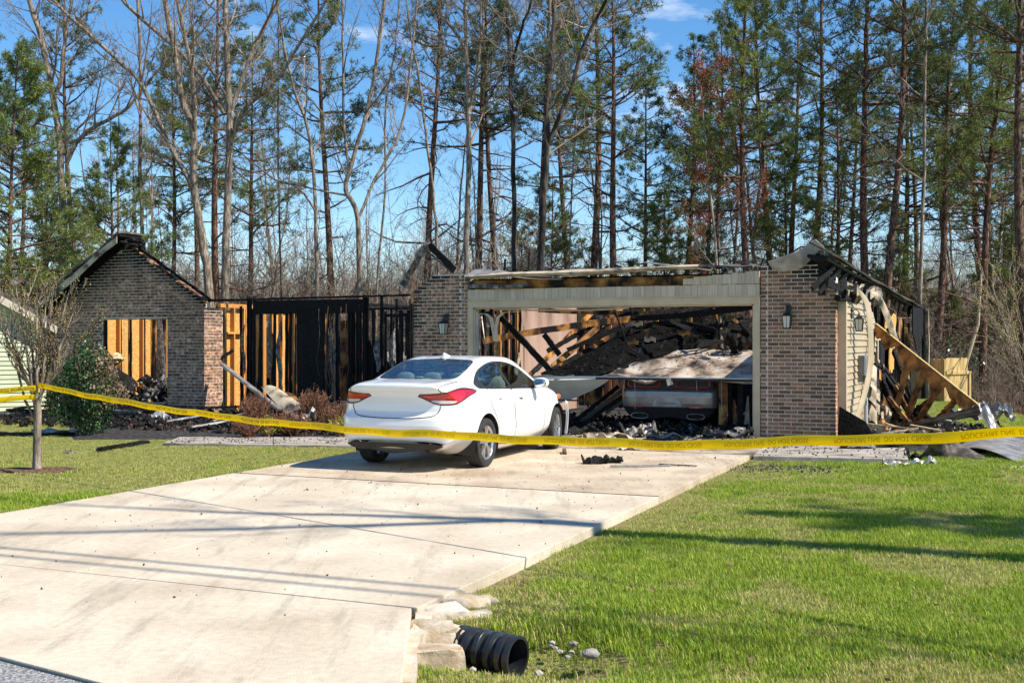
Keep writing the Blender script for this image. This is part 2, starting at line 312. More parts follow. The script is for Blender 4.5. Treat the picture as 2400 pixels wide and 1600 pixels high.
# ---------------------------------------------------------------- ground
def inpoly(x, y, poly):
    x = np.asarray(x); y = np.asarray(y); ins = np.zeros(x.shape, bool); n = len(poly)
    for i in range(n):
        x0, y0 = poly[i][:2]; x1, y1 = poly[(i+1)%n][:2]
        c = ((y0 > y) != (y1 > y)) & (x < (x1-x0)*(y-y0)/((y1-y0) if y1 != y0 else 1e-9)+x0); ins ^= c
    return ins
def vnoise(x, y, sc, seed=0):
    x = np.asarray(x, float)*sc+seed*17.13; y = np.asarray(y, float)*sc-seed*9.7; xi = np.floor(x); yi = np.floor(y); fx = x-xi; fy = y-yi
    fx = fx*fx*(3-2*fx); fy = fy*fy*(3-2*fy)
    h = lambda a, b: np.modf(np.abs(np.sin(a*127.1+b*311.7)*43758.5453))[0]
    return (h(xi,yi)*(1-fx)+h(xi+1,yi)*fx)*(1-fy)+(h(xi,yi+1)*(1-fx)+h(xi+1,yi+1)*fx)*fy
def sstep(a, b, x): t = np.clip((x-a)/(b-a), 0, 1); return t*t*(3-2*t)
DA = math.radians(23.2); UD = np.array([math.cos(DA), -math.sin(DA)]); VD = np.array([math.sin(DA), math.cos(DA)]); D0 = np.array([.842, 10.24])
def Dp(a, s): p = D0+a*UD+s*VD; return (float(p[0]), float(p[1]))
def dco(x, y): return (x-D0[0])*UD[0]+(y-D0[1])*UD[1], (x-D0[0])*VD[0]+(y-D0[1])*VD[1]
def hco(x, y): return (x-HO[0])*UX[0]+(y-HO[1])*UX[1], (x-HO[0])*VX[0]+(y-HO[1])*VX[1]
def gz(x, y):
    x = np.asarray(x, float); y = np.asarray(y, float); a, s = dco(x, y); u, v = hco(x, y)
    z = -.02-.058*sstep(-4, -.2, a)*(1-sstep(7.5, 9.5, s)*(a < 1.5))
    z = z-.72*sstep(2.2, 6, u)*sstep(-1, 13, v)-.65*sstep(-16.6, -19.5, u)*sstep(-3, 3, v)
    z = z-1.0*sstep(14, 26, v)*(1-.7*sstep(2.2, 6, u)*sstep(-1, 13, v))
    z = z-.20*np.exp(-(((x-.0)/.52)**4+((y-6.40)/.42)**4))-.12*np.exp(-(((x-.75)/.8)**2+((y-6.1)/.45)**2))
    z = z+.012*(vnoise(x, y, 1.3)-.5)*sstep(.1, .6, np.maximum(a, -a-5.45))
    return z
apron = [(-.61,6.93),(-.52,5.4),(-.47,4.3),(-1.9,5.36),(-2.66,5.86),(-7.9,9.15),(-7.6,9.95),(-5.60,9.10)]
drive_poly = [Dp(0,-3.6),Dp(0,10.2),Dp(-5.45,10.2),Dp(-5.45,-3.6)]
walk_r = [GP(1764,1066)[:2],GP(2130,1074)[:2],GP(2120,1040)[:2],GP(1790,1036)[:2]]
walk_l = [GP(380,1041)[:2],GP(640,1044)[:2],GP(840,1047)[:2],GP(850,1026)[:2],GP(640,1026)[:2],GP(420,1026)[:2]]
bed_l = [GP(150,1030)[:2],GP(400,1029)[:2],GP(860,1029)[:2],Wd(-6.6,.3,0)[:2],Wd(-12,.3,0)[:2],Wd(-16.4,.2,0)[:2]]
ring = [(-6.05+.62*math.cos(t)*(1+.15*math.sin(3*t)), 14.4+.33*math.sin(t)) for t in np.linspace(0, 6.2, 14)]
house_fp = [Wd(-16.3,-.1,0)[:2],Wd(1.4,-.1,0)[:2],Wd(1.4,16,0)[:2],Wd(-16.3,16,0)[:2]]
debris_r = [Wd(1.2,-.9,0)[:2],Wd(3.6,-1.2,0)[:2],Wd(4.1,3,0)[:2],Wd(2.6,8,0)[:2],Wd(1.2,8,0)[:2]]
def litter_mask(x, y):
    u, v = hco(x, y); n = (vnoise(x, y, .35, 3)-.5)*3
    return np.clip(np.maximum.reduce([sstep(14, 17, v+n)*(u < 3), sstep(33, 37, y+n), sstep(19, 23, v+n), sstep(-24, -27, u+n)*(y > 24)]), 0, 1)
xs = np.concatenate([-np.geomspace(260, 16, 22), np.arange(-15, 15.01, .25), np.geomspace(16, 260, 22)])
ys = np.concatenate([np.linspace(-60, 2, 8), np.arange(3, 42, .25), np.geomspace(43, 420, 30)])
GX, GY = np.meshgrid(xs, ys, indexing='ij'); GZ = gz(GX, GY)
ad_, sd_ = dco(GX, GY)
und = (inpoly(GX, GY, drive_poly) | inpoly(GX, GY, apron)) & (np.abs(ad_) < 9)
GZ = np.where(und, np.minimum(GZ, -.06), GZ)
nx, ny = GX.shape; idx = np.arange(nx*ny).reshape(nx, ny)
Q = np.stack([idx[:-1,:-1], idx[1:,:-1], idx[1:,1:], idx[:-1,1:]], -1).reshape(-1, 4)
gm = bpy.data.materials.new('lawn_soil'); gm.use_nodes = True
def ground_mat(m):
    nt = m.node_tree; N = nt.nodes.new; l = nt.links.new; b = nt.nodes['Principled BSDF']; b.inputs['Roughness'].default_value = .95; b.inputs['Specular IOR Level'].default_value = .1
    g = N('ShaderNodeNewGeometry')
    def nse(sc, d=6):
        n = N('ShaderNodeTexNoise'); n.inputs['Scale'].default_value = sc; n.inputs['Detail'].default_value = d; l(g.outputs['Position'], n.inputs['Vector']); return n.outputs['Fac']
    def ramp(f, cols):
        r = N('ShaderNodeValToRGB'); e = r.color_ramp.elements
        for i, (p, c) in enumerate(cols):
            k = e[i] if i < 2 else e.new(p); k.position = p; k.color = (*c, 1)
        l(f, r.inputs['Fac']); return r.outputs['Color']
    A = ramp(nse(26, 8), [(.32,(.06,.075,.018)),(.62,(.26,.25,.085)),(.48,(.14,.17,.04))])
    B = ramp(nse(14, 8), [(.3,(.07,.042,.025)),(.68,(.26,.165,.10)),(.5,(.15,.088,.05))])
    C = ramp(nse(20, 8), [(.3,(.11,.07,.04)),(.68,(.33,.24,.15))])
    def mix(a, b_, nm):
        at = N('ShaderNodeAttribute'); at.attribute_name = nm; x = N('ShaderNodeMix'); x.data_type = 'RGBA'; l(at.outputs['Fac'], x.inputs['Factor']); l(a, x.inputs['A']); l(b_, x.inputs['B']); return x.outputs['Result']
    l(mix(mix(A, B, 'litter'), C, 'dirt'), b.inputs['Base Color'])
    bp = N('ShaderNodeBump'); bp.inputs['Strength'].default_value = .8; bp.inputs['Distance'].default_value = .03; l(nse(40, 8), bp.inputs['Height']); l(bp.outputs['Normal'], b.inputs['Normal'])
ground_mat(gm)
def dirt_mask(x, y):
    a, s = dco(x, y)
    d1 = np.exp(-(((x-.05)/.38)**2+((y-6.30)/.22)**2)); d2 = np.exp(-(((x-.55)/.42)**2+((y-6.35)/.2)**2))
    d3 = ((a > 0) & (a < .12))*(s > -3.5)*(s < 6)*vnoise(x, y, 2.2, 5)
    return np.clip(np.maximum.reduce([1.1*d1, .9*d2, d3*1.2]), 0, 1)
gme = npmesh('ground', np.stack([GX, GY, GZ], -1).reshape(-1, 3), Q, [gm], smooth=True,
             attrs={'litter': litter_mask(GX, GY).ravel(), 'dirt': dirt_mask(GX, GY).ravel()})
ground = tag(obj('ground', gme), kind='structure')
# driveway of separate slabs
drive = empty('driveway'); drive['kind'] = 'structure'
def slab(poly, parent, mat=M['concrete'], top=0.0, th=.16, gap=.005, name='slab'):
    c = np.mean(np.array(poly), 0); p2 = []
    n = len(poly)
    for i in range(n):                                   # inset by the joint gap
        a, b, d = np.array(poly[i-1]), np.array(poly[i]), np.array(poly[(i+1)%n])
        e1 = (b-a)/np.linalg.norm(b-a); e2 = (d-b)/np.linalg.norm(d-b); k = (-e1+e2); l_ = np.linalg.norm(k)
        k = k/l_ if l_ > 1e-4 else np.array([-e1[1], e1[0]])
        if np.dot(k, c-b) < 0: k = -k
        p2.append(b+k*gap*1.3)
    A = sum(p2[i][0]*p2[(i+1)%n][1]-p2[(i+1)%n][0]*p2[i][1] for i in range(n))
    if A < 0: p2 = p2[::-1]
    mb = MB(); mb.prism([(p[0], p[1], top-th) for p in p2], (0, 0, th)); return mb.build(name, mat, parent, bevel=.008)
M['concrete2'] = pbr('sooty_concrete', (.10,.085,.068), (.40,.335,.25), (.26,.215,.16), scale=1.6, rough=.88, bump=.25, bscale=90, fine=.22, fscale=14, world=True, lo=.32, hi=.62)
M['concrete3'] = pbr('ashy_concrete', (.12,.105,.09), (.42,.375,.32), (.29,.255,.215), scale=2.2, rough=.9, bump=.25, bscale=90, fine=.3, fscale=20, world=True, lo=.32, hi=.62, stretch=(1,2.5,1))
def stain(m):                                            # tyre smears and old spills on the slabs
    nt = m.node_tree; N = nt.nodes.new; l = nt.links.new; b = nt.nodes['Principled BSDF']; src = b.inputs['Base Color'].links[0].from_socket
    g = N('ShaderNodeNewGeometry'); mp_ = N('ShaderNodeMapping'); mp_.inputs['Rotation'].default_value = (0, 0, DA); mp_.inputs['Scale'].default_value = (2.6, .35, 1)
    l(g.outputs['Position'], mp_.inputs['Vector']); n = N('ShaderNodeTexNoise'); n.inputs['Scale'].default_value = 1.6; n.inputs['Detail'].default_value = 9; n.inputs['Roughness'].default_value = .7; l(mp_.outputs[0], n.inputs['Vector'])
    r = N('ShaderNodeMapRange'); r.inputs['From Min'].default_value = .53; r.inputs['From Max'].default_value = .80; r.inputs['To Min'].default_value = 1; r.inputs['To Max'].default_value = .48; l(n.outputs['Fac'], r.inputs['Value'])
    x = N('ShaderNodeMix'); x.data_type = 'RGBA'; x.blend_type = 'MULTIPLY'; x.inputs['Factor'].default_value = 1; l(src, x.inputs['A']); l(r.outputs[0], x.inputs['B']); l(x.outputs['Result'], b.inputs['Base Color'])
M['concrete_tan'] = pbr('mud_tracked_concrete', (.35,.27,.185), (.53,.44,.33), (.44,.355,.255), scale=1.4, rough=.88, bump=.3, bscale=90, fine=.24, fscale=16, world=True, lo=.3, hi=.66)
for k in ('concrete', 'concrete2', 'concrete3', 'concrete_tan'): stain(M[k])
rows = [(-3.6, 1.8), (1.8, 6.55), (6.55, 10.1)]
for i, (s0, s1) in enumerate(rows):
    for a0, a1 in ((-5.45, -2.72), (-2.72, 0)):
        slab([Dp(a0,s0),Dp(a1,s0),Dp(a1,s1),Dp(a0,s1)], drive, M['concrete2'] if i == 2 else (M['concrete_tan'] if i == 1 else M['concrete']))
slab(apron, drive)
for a0, s0, a1, s1, w in ((-5.44,1.8,-.01,1.8,.03),(-5.44,6.55,-.01,6.55,.02)):  # dark strips set along the gaps between slab rows
    A_, B_ = Dp(a0, s0), Dp(a1, s1); jb = MB(); jb.beam((A_[0],A_[1],-.017),(B_[0],B_[1],-.017), w, .04); jb.build('joint_strip', M['plastic'], drive)
wr = empty('walkway'); wr['kind'] = 'structure'
slab(walk_r, wr, M['concrete3'], top=-.01)
wl = empty('path'); wl['kind'] = 'structure'
slab([walk_l[0], walk_l[1], walk_l[4], walk_l[5]], wl, M['concrete3'], top=.02); slab([walk_l[1], walk_l[2], walk_l[3], walk_l[4]], wl, M['concrete3'], top=.02)
# gravel road verge in front of the apron
rb = MB(); rb.add([(-9, 9.2, -.006), (-9, 3, -.006), (3.2, 2.5, -.03), (-.3, 4.25, -.03), (-1.9, 5.34, -.012), (-2.7, 5.86, -.012), (-8, 9.15, -.008)], [tuple(range(7))])
tag(rb.build('gravel_road', M['gravel']), kind='structure')
def bed(poly, name, mat, z=.012, n=5):
    c = np.mean(np.array(poly), 0); P = [(c[0], c[1], z+.02)]; fs = []; k = len(poly)
    for r in range(1, n+1):
        for p in poly:
            q = c+(np.array(p)-c)*r/n; P.append((q[0]+R.uniform(-.04,.04), q[1]+R.uniform(-.04,.04), float(gz(q[0],q[1]))+z+(.02*(1-(r/n)**2)+R.uniform(0,.025) if r < n else -.02)))
    for i in range(k): fs.append((0, 1+i, 1+(i+1)%k))
    for r in range(1, n):
        for i in range(k): fs.append((1+(r-1)*k+i, 1+r*k+i, 1+r*k+(i+1)%k, 1+(r-1)*k+(i+1)%k))
    me = bpy.data.meshes.new(name); me.from_pydata(P, [], fs); me.materials.append(mat); me.polygons.foreach_set('use_smooth', [True]*len(fs)); me.update(); return me
tag(obj('mulch_bed', bed(bed_l, 'mulch_bed', M['soil_char'], .005, 9)), kind='structure')
tag(obj('mulch_ring', bed(ring, 'mulch_ring', M['mulch'], .0)), kind='structure')
tag(obj('charred_ground', bed(debris_r, 'charred_ground', M['soil_char'], .02)), kind='structure')
# vectorised scattering of small pieces into ONE stuff mesh
def ico(sub=0):
    bm = bmesh.new(); bmesh.ops.create_icosphere(bm, subdivisions=max(1, sub), radius=1)
    V = np.array([v.co[:] for v in bm.verts]); Fc = np.array([[v.index for v in f.verts] for f in bm.faces]); bm.free(); return V, Fc
def scatter(V, Fc, pos, sc, rng=NR, tilt=3.14, jit=.0):
    n = len(pos); k = len(V); a = rng.uniform(-tilt, tilt, (n, 2)); rz = rng.uniform(0, 6.283, n)
    P = np.repeat(V[None], n, 0)*sc[:, None, :]
    if jit: P = P*(1+rng.uniform(-jit, jit, P.shape))
    def rot(P, ang, i, j):
        c, s = np.cos(ang)[:, None], np.sin(ang)[:, None]; A = P[:, :, i]*c-P[:, :, j]*s; B = P[:, :, i]*s+P[:, :, j]*c; P = P.copy(); P[:, :, i] = A; P[:, :, j] = B; return P
    P = rot(P, a[:, 0], 1, 2); P = rot(P, a[:, 1], 0, 2); P = rot(P, rz, 0, 1)+pos[:, None, :]
    return P.reshape(-1, 3), (Fc[None]+(np.arange(n)*k)[:, None, None]).reshape(-1, Fc.shape[1])
def cloud(name, V, Fc, pos, sc, mat, tilt=3.14, jit=0, parent=None, kind='stuff', label=None, cat=None, smooth=False):
    PV, PF = scatter(V, Fc, np.asarray(pos, float), np.asarray(sc, float), NR, tilt, jit)
    o = obj(name, npmesh(name, PV, PF, [mat], smooth), parent); return tag(o, label, cat, None, kind)
ICV, ICF = ico(1)
tet = np.array([[1,1,1],[1,-1,-1],[-1,1,-1],[-1,-1,1]], float)*.6; tetF = np.array([[0,1,2],[0,3,1],[0,2,3],[1,3,2]])
octV = np.array([[1,0,0],[0,1,0],[-1,0,0],[0,-1,0],[0,0,1],[0,0,-1]], float); octF = np.array([[0,1,4],[1,2,4],[2,3,4],[3,0,4],[1,0,5],[2,1,5],[3,2,5],[0,3,5]])
n = 1100; a = NR.uniform(-5.4, -.05, n); s = -5.0+15*NR.power(1.7, n); p = D0+a[:, None]*UD+s[:, None]*VD
sz = NR.gamma(2.0, .0019, n)+.0025; pos = np.c_[p, sz*.5]
cloud('charcoal_crumbs', octV, octF, pos, np.c_[sz, sz*.8, sz*.6], M['grit'], jit=.3, label='small black charcoal crumbs strewn over the concrete driveway', cat='debris')
leafV = np.array([[-1,0,0],[0,.55,.12],[1,0,.3],[0,-.55,.12]], float); leafF = np.array([[0,1,2],[0,2,3]])
# ---------------------------------------------------------------- lawn
NOGRASS = [drive_poly, apron, walk_r, walk_l, bed_l, ring, house_fp, debris_r, [(-9,9.2),(-9,3),(3.2,2.5),(-.4,4.2),(-1.9,5.27),(-2.7,5.78),(-8,9.05)]]
def grass_clump(name, nb, rad, h0, h1, w, straw, rng):
    k = nb; r = rad*np.sqrt(rng.random(k)); t = rng.uniform(0, 6.283, k); bx, by = r*np.cos(t), r*np.sin(t)
    h = rng.uniform(h0, h1, k); ld = rng.uniform(0, 6.283, k); ln = h*rng.uniform(.15, .9, k); wd = w*rng.uniform(.7, 1.3, k)
    px_, py_ = -np.sin(ld)*wd/2, np.cos(ld)*wd/2; dx, dy = np.cos(ld)*ln, np.sin(ld)*ln
    V = np.empty((k, 5, 3))
    V[:, 0] = np.c_[bx-px_, by-py_, -.012*np.ones(k)]; V[:, 1] = np.c_[bx+px_, by+py_, -.012*np.ones(k)]
    V[:, 2] = np.c_[bx+dx*.35+px_*.8, by+dy*.35+py_*.8, h*.6]; V[:, 3] = np.c_[bx+dx*.35-px_*.8, by+dy*.35-py_*.8, h*.6]
    V[:, 4] = np.c_[bx+dx, by+dy, h]
    o = (np.arange(k)*5)[:, None]; Q4 = np.array([[0,1,2,3]])+o; T3 = np.array([[3,2,4]])+o
    st = (rng.random(k) < straw).astype(int)
    me = npmesh(name, V.reshape(-1, 3), [Q4, T3], [M['blade'], M['straw']], mi=np.concatenate([st, st]))
    return bpy.data.objects.new(name, me)
M['blade'] = pbr('grass_blade', (.14,.265,.015), (.42,.50,.048), (.27,.375,.028), scale=.7, rough=.55, rand=.28, spec=.3, backlit=.35)
M['straw'] = pbr('dry_blade', (.42,.36,.13), (.58,.50,.23), scale=.7, rough=.7, rand=.25, spec=.2, backlit=.3)
clumps = bpy.data.collections.new('grass_clumps')
for i, (straw, h1) in enumerate([(.07,.058),(.13,.066),(.22,.054),(.36,.05),(.52,.046),(.72,.042)]):
    clumps.objects.link(grass_clump('clump_%d' % i, 42, .075, .018, h1*.82, .0042, straw, NR))
def lawn_points():
    out = []
    for y0, y1, dens in ((4.9, 8, 430), (8, 12, 260), (12, 17, 150), (17, 25, 90), (25, 37, 40)):
        x0, x1 = -.56*y1-.5, .56*y1+.6; n = int((x1-x0)*(y1-y0)*dens); x = NR.uniform(x0, x1, n); y = NR.uniform(y0, y1, n)
        ok = np.abs(x) < .54*y+.7
        out.append(np.c_[x, y][ok])
    P = np.concatenate(out); x, y = P[:, 0], P[:, 1]; ok = np.ones(len(x), bool)
    for pl in NOGRASS: ok &= ~inpoly(x, y, pl)
    ok &= NR.random(len(x)) > litter_mask(x, y)*1.2
    ok &= NR.random(len(x)) > dirt_mask(x, y)*1.05
    a, s = dco(x, y)
    burn = np.exp(-(((a-.9)/.9)**2+((s-5.6)/.55)**2)); ok &= NR.random(len(x)) > burn*1.2
    return P[ok]
LP = lawn_points(); lx, ly = LP[:, 0], LP[:, 1]; la, ls = dco(lx, ly)
dry = vnoise(lx, ly, .9, 1)*.55+vnoise(lx, ly, 3.1, 2)*.45
dry = dry+.20*sstep(9, 5.5, ly)*(la > 0)*vnoise(lx, ly, .6, 9)+.42*((la < -5.4) & (ly > 10.5))*sstep(10, 13.5, ly)+.25*np.exp(-((la-.15)/.25)**2)-.12*((la < -5.4) & (ly < 12.5))
gi = np.clip(((dry-.28)/.5*6), 0, 5.99).astype(int)
gs = NR.uniform(.65, 1.15, len(lx))*(1+.22*vnoise(lx, ly, .8, 4))*(1-.25*sstep(.55, .9, dry))
nz_ = gz(lx, ly)
gpts = npmesh('lawn_grass', np.c_[lx, ly, nz_], np.zeros((0, 3), np.int32), attrs={'rz': NR.uniform(0, 6.283, len(lx)), 'sc': gs, 'gi': gi.astype(float)})
lawn = obj('lawn_grass', gpts); tag(lawn, 'short green and straw coloured lawn grass beside the driveway', 'grass', None, 'stuff')
def instancer(o, coll, nm):
    ng = bpy.data.node_groups.new(nm, 'GeometryNodeTree'); ng.interface.new_socket('Geometry', in_out='INPUT', socket_type='NodeSocketGeometry'); ng.interface.new_socket('Geometry', in_out='OUTPUT', socket_type='NodeSocketGeometry')
    N = ng.nodes.new; l = ng.links.new; i = N('NodeGroupInput'); u = N('NodeGroupOutput'); ip = N('GeometryNodeInstanceOnPoints'); ci = N('GeometryNodeCollectionInfo')
    ci.inputs['Collection'].default_value = coll; ci.inputs['Separate Children'].default_value = True; ci.inputs['Reset Children'].default_value = True
    def na(t): q = N('GeometryNodeInputNamedAttribute'); q.data_type = 'FLOAT'; q.inputs['Name'].default_value = t; return q.outputs['Attribute']
    cb = N('ShaderNodeCombineXYZ'); l(na('rz'), cb.inputs['Z']); m2p = N('GeometryNodeMeshToPoints')
    l(i.outputs[0], m2p.inputs['Mesh']); l(m2p.outputs[0], ip.inputs['Points']); l(ci.outputs[0], ip.inputs['Instance']); ip.inputs['Pick Instance'].default_value = True
    l(na('gi'), ip.inputs['Instance Index']); l(cb.outputs[0], ip.inputs['Rotation']); l(na('sc'), ip.inputs['Scale']); l(ip.outputs[0], u.inputs[0])
    md = o.modifiers.new('scatter', 'NODES'); md.node_group = ng
instancer(lawn, clumps, 'grass_scatter')
# ---------------------------------------------------------------- the burned house
house = empty('burned_house', (HO[0], HO[1], 0), -TH, 'burned out brick house with no roof and an open two car garage', 'house')
def lerp(a, b, t): return a+(b-a)*t
BH = .0677; BW = .2032
def brick_faces(mb, u0, u1, z0, z1, test, soot, axis='u', c0=0.0, out=-1, depth=.06, bw=BW, single=None, off=0.0):
    """lay running-bond bricks on the plane (axis='u': v=c0 facing -v; axis='v': u=c0 facing +u)"""
    nz = int(round((z1-z0)/BH))
    for k in range(nz):
        za = z0+k*BH; zb = za+BH-.0145; x = u0-(bw/2 if k % 2 else 0)-off
        while x < u1-.02:
            a, b = max(x, u0), min(x+bw-.0145, u1)
            x += bw
            if b-a < .03: continue
            for a2, b2 in test(a, b, (za+zb)/2):
                if b2-a2 < .03: continue
                pr = R.uniform(0, .005); st = soot((a2+b2)/2, (za+zb)/2)
                if single is not None: single((a2, b2, za, zb, pr, st)); continue
                if axis == 'u': mb.box(a2, b2, c0-pr, c0+depth, za, zb, 0, st)
                else: mb.box(c0-depth, c0+pr, a2, b2, za, zb, 0, st)
def sub_open(a, b, lo, hi):                       # remove an opening from an interval
    if b <= lo or a >= hi: return [(a, b)]
    r = []
    if a < lo: r.append((a, lo))
    if b > hi: r.append((hi, b))
    return r
# --- left gable wall
GL, GR_, GPK, GE, GTOP = -16.05, -11.85, -14.0, 2.52, 3.80
WL, WR_, WB, WT = -14.73, -12.85, .27, 2.14
def rake(u): return GE+(GTOP-GE)*(1-abs(u-GPK)/(GR_-GPK)) if u > GPK else GE+(GTOP-GE)*(1-abs(u-GPK)/(GPK-GL))
def gtest(a, b, z):
    m = (a+b)/2
    if z > rake(m)-.02+R.uniform(-.03,.03): return []
    return sub_open(a, b, WL, WR_) if WB < z < WT else [(a, b)]
def gsoot(u, z):
    d = rake(u)-z; s = 1.25*max(0, 1-d/(.80 if u > GPK-1.5 and u < GPK+.45 else .32))
    s = max(s, .55*max(0, 1-abs(z-WB+.1)/.5)*(z < WB), .12*max(0, 1-(d)/1.1)) + R.uniform(-.08,.08)
    return min(1, max(0, s*1.1))
gw = MB(); gw.prism([(GL+.01,.004,0),(GL+.01,.004,GE),(GPK,.004,GTOP-.03),(GR_-.01,.004,GE),(GR_-.01,.004,0)][::-1], (0,.10,0))
# mortar backing with the window cut out: built of four pieces
gw = MB()
gw.prism([(GL+.01,.004,0),(WL,.004,0),(WL,.004,WT),(WL,.004,rake(WL)-.04),(GL+.01,.004,GE)], (0,.1,0))
gw.prism([(WR_,.004,0),(GR_-.01,.004,0),(GR_-.01,.004,GE),(WR_,.004,rake(WR_)-.04)], (0,.1,0))
gw.prism([(WL,.004,WT),(WR_,.004,WT),(WR_,.004,rake(WR_)-.04),(GPK,.004,GTOP-.05),(WL,.004,rake(WL)-.04)], (0,.1,0))
gw.prism([(WL,.004,0),(WR_,.004,0),(WR_,.004,WB-.01),(WL,.004,WB-.01)], (0,.1,0))
gw.a = [gsoot(p[0], p[2])*.35 for p in gw.v]
gable = gw.build('gable_wall', M['mortar'], house, attr='soot')
gb = MB(); brick_faces(gb, GL, GR_, 0, GTOP, gtest, gsoot)
# soldier course over the window, rowlock sill below it
gb2 = MB()
for i in range(int((WR_-WL)/.07)): gb2.box(WL+i*.07, WL+i*.07+.058, -.012, .05, WT+.0, WT+.0+.004, 0, .2)
tag(gb.build('brick', M['brick'], gable, attr='soot'), kind='stuff')
sl = MB()
for i in range(int((WR_-WL+.1)/.0715)):
    a = WL-.05+i*.0715; sl.box(a, a+.06, -.055+R.uniform(0,.008), .10, WB-.085, WB-.005+R.uniform(0,.006), 0, .55)
tag(sl.build('window_sill', M['brick'], gable, attr='soot'), kind='stuff')
# return wall of the gable, lit by the sun
RB = .62
rw = MB(); rw.box(GR_-.1, GR_-.004, .0085, RB, 0, 2.30, 0, .0)
ret = rw.build('return_wall', M['mortar'], house, attr='soot')
rb_ = MB(); brick_faces(rb_, -.002, RB, 0, 2.37, lambda a,b,z: [(a,b)], lambda a,z: max(0, min(1, (z-1.9)*1.9*R.uniform(.6,1.2))), axis='v', c0=GR_, off=.1)
tag(rb_.build('brick', M['brick'], ret, attr='soot'), kind='stuff')
# window frame remnant
wf = MB(); wf.beam((WL+.03,.03,WB), (WL+.03,.03,WT-.02), .05, .05, seg=10, jit=.25); wf.beam((WL+.10,.05,WB+.25), (WL+.09,.05,WT-.02), .07, .05, seg=10, jit=.4, m=1)
wf.beam((WL,.03,WT-.015), (WR_,.03,WT-.02), .05, .03, seg=12, jit=.5); wf.beam((WL+.05,.02,WB+.02),(WR_-.05,.02,WB+.015),.10,.03,seg=12,jit=.3)
wf.build('window_frame', [M['siding_burnt'], M['char']], gable)
# roof remnant over the left slope with its fascia
def rk(t, off=0): return (GPK+.10+(GL-.42-GPK-.10)*t, lerp(GTOP+.10, GE-.22, t)+off)
rf = MB()
rf.sheet(lambda a,b: (rk(a)[0], -.34+b*.75+.03*math.sin(9*a), rk(a)[1]+.10+.015*math.sin(17*a+3*b)), 22, 5, .05)
rf.sheet(lambda a,b: (rk(a)[0], -.30+b*.70, rk(a)[1]+.035-.05*b*math.sin(5*a)**2), 22, 4, .02, m=1)
roof = rf.build('roof', [M['shingle'], M['char']], house)
fs_ = MB(); fs_.sheet(lambda a,b: (rk(a*.97+.02)[0], -.35-.012*math.sin(11*a), rk(a*.97+.02)[1]+.06-b*(.155-.02*math.sin(8*a))), 26, 2, .02)
fs_.build('fascia', M['siding_burnt'], roof)
for k in range(3):
    b = MB(); t = .1+.3*k; b.beam((rk(0)[0], .05+.2*k, rk(0)[1]-.02), (rk(1)[0], .05+.2*k, rk(1)[1]-.02), .04, .12, seg=12, jit=.3); b.build('rafter', M['char'], roof)
pk = MB()
for k in range(16): pk.rock((GPK+R.uniform(-.1,.32), R.uniform(-.2,.3), GTOP+R.uniform(-.12,.12)), (R.uniform(.05,.16),.08,R.uniform(.03,.08)), jit=.6, seed=k)
pk.build('charred_ridge', M['char'], roof)
# burnt coping along the right rake
cp = MB(); cp2 = MB(); u = GPK+.05
while u < GR_+.02:
    z = rake(u)+.02
    (cp2 if R.random() < .45 else cp).beam((u-.02,-.02+R.uniform(-.03,.02),z+R.uniform(-.03,.03)), (u+R.uniform(.07,.13),.0,z-.06+R.uniform(-.03,.02)), R.uniform(.08,.14), R.uniform(.03,.07), seg=2, jit=.35)
    u += R.uniform(.05,.09)
cp.beam((GPK,.06,GTOP-.06),(GR_,.06,GE+.0),.1,.07,seg=24,jit=.5); cp.beam((GPK+.1,.16,GTOP-.04),(GR_+.06,.16,GE-.02),.05,.12,seg=24,jit=.5)
cp.build('charred_edge', M['char'], gable); cp2.build('broken_edge', M['brick'], gable)['kind'] = 'stuff'
# --- garage front
PU0, PU1, PZ = 0.02, 1.265, 2.93
LU0, LU1 = -6.75, -5.575
def psoot(u, z): return max(0, min(1, (z-2.62)/.3*R.uniform(.5,1.1)+.03*R.random()))
gp = MB(); gp.box(PU0, PU1-.004, .004, .30, 0, PZ-.01); rp_ = gp.build('garage_pier', M['mortar'], house, attr='soot')
bmesh_variants = []
for k in range(4):
    mb = MB(); mb.box(-.5,.5,-.5,.5,-.5,.5); me = mb.mesh('brick', M['brick']); bm = bmesh.new(); bm.from_mesh(me); bm.to_mesh(me); bm.free()
    for v in me.vertices: v.co += Vector((R.uniform(-.012,.012), R.uniform(-.03,.03), R.uniform(-.03,.03)))
    bmesh_variants.append(me)
cnt = [0]
def one_brick(t):
    a, b, za, zb, pr, st = t
    o = bpy.data.objects.new('brick', R.choice(bmesh_variants)); COL.objects.link(o); o.parent = rp_
    o.location = ((a+b)/2, .028-pr/2, (za+zb)/2); o.scale = (b-a, .056+pr, zb-za); o['soot'] = float(st); cnt[0] += 1
def ptest(a, b, z): return sub_open(a, b, .132, .147)
def psoot_r(u, z): return max(0, min(1, (z-(2.66-.30*max(0,u-.3)))/.24*R.uniform(.5,1.1)))
brick_faces(None, PU0, PU1, 0, PZ, ptest, psoot_r, single=one_brick, bw=.2085)
rr = MB(); brick_faces(rr, 0, .25, 0, 2.55, lambda a,b,z: [(a,b)], lambda a,z: max(0, min(1,(z-2.05)*2.4)), axis='v', c0=PU1, off=.1)
tag(rr.build('brick', M['brick'], rp_, attr='soot'), kind='stuff')
def ltop(u): return 2.66 if u < LU0+.10 else lerp(2.70, PZ, min(1, (u-LU0-.1)/.36))
lp = MB(); lp.prism([(LU0+.01,.004,0),(LU1,.004,0),(LU1,.004,PZ-.01),(LU0+.46,.004,PZ-.01),(LU0+.12,.004,2.66),(LU0+.12,.004,2.4),(LU0+.01,.004,2.4)][::1], (0,.25,0))
lp.a = [max(0, min(1, (p[2]-2.3)*.6*(p[0] < -6.3))) for p in lp.v]
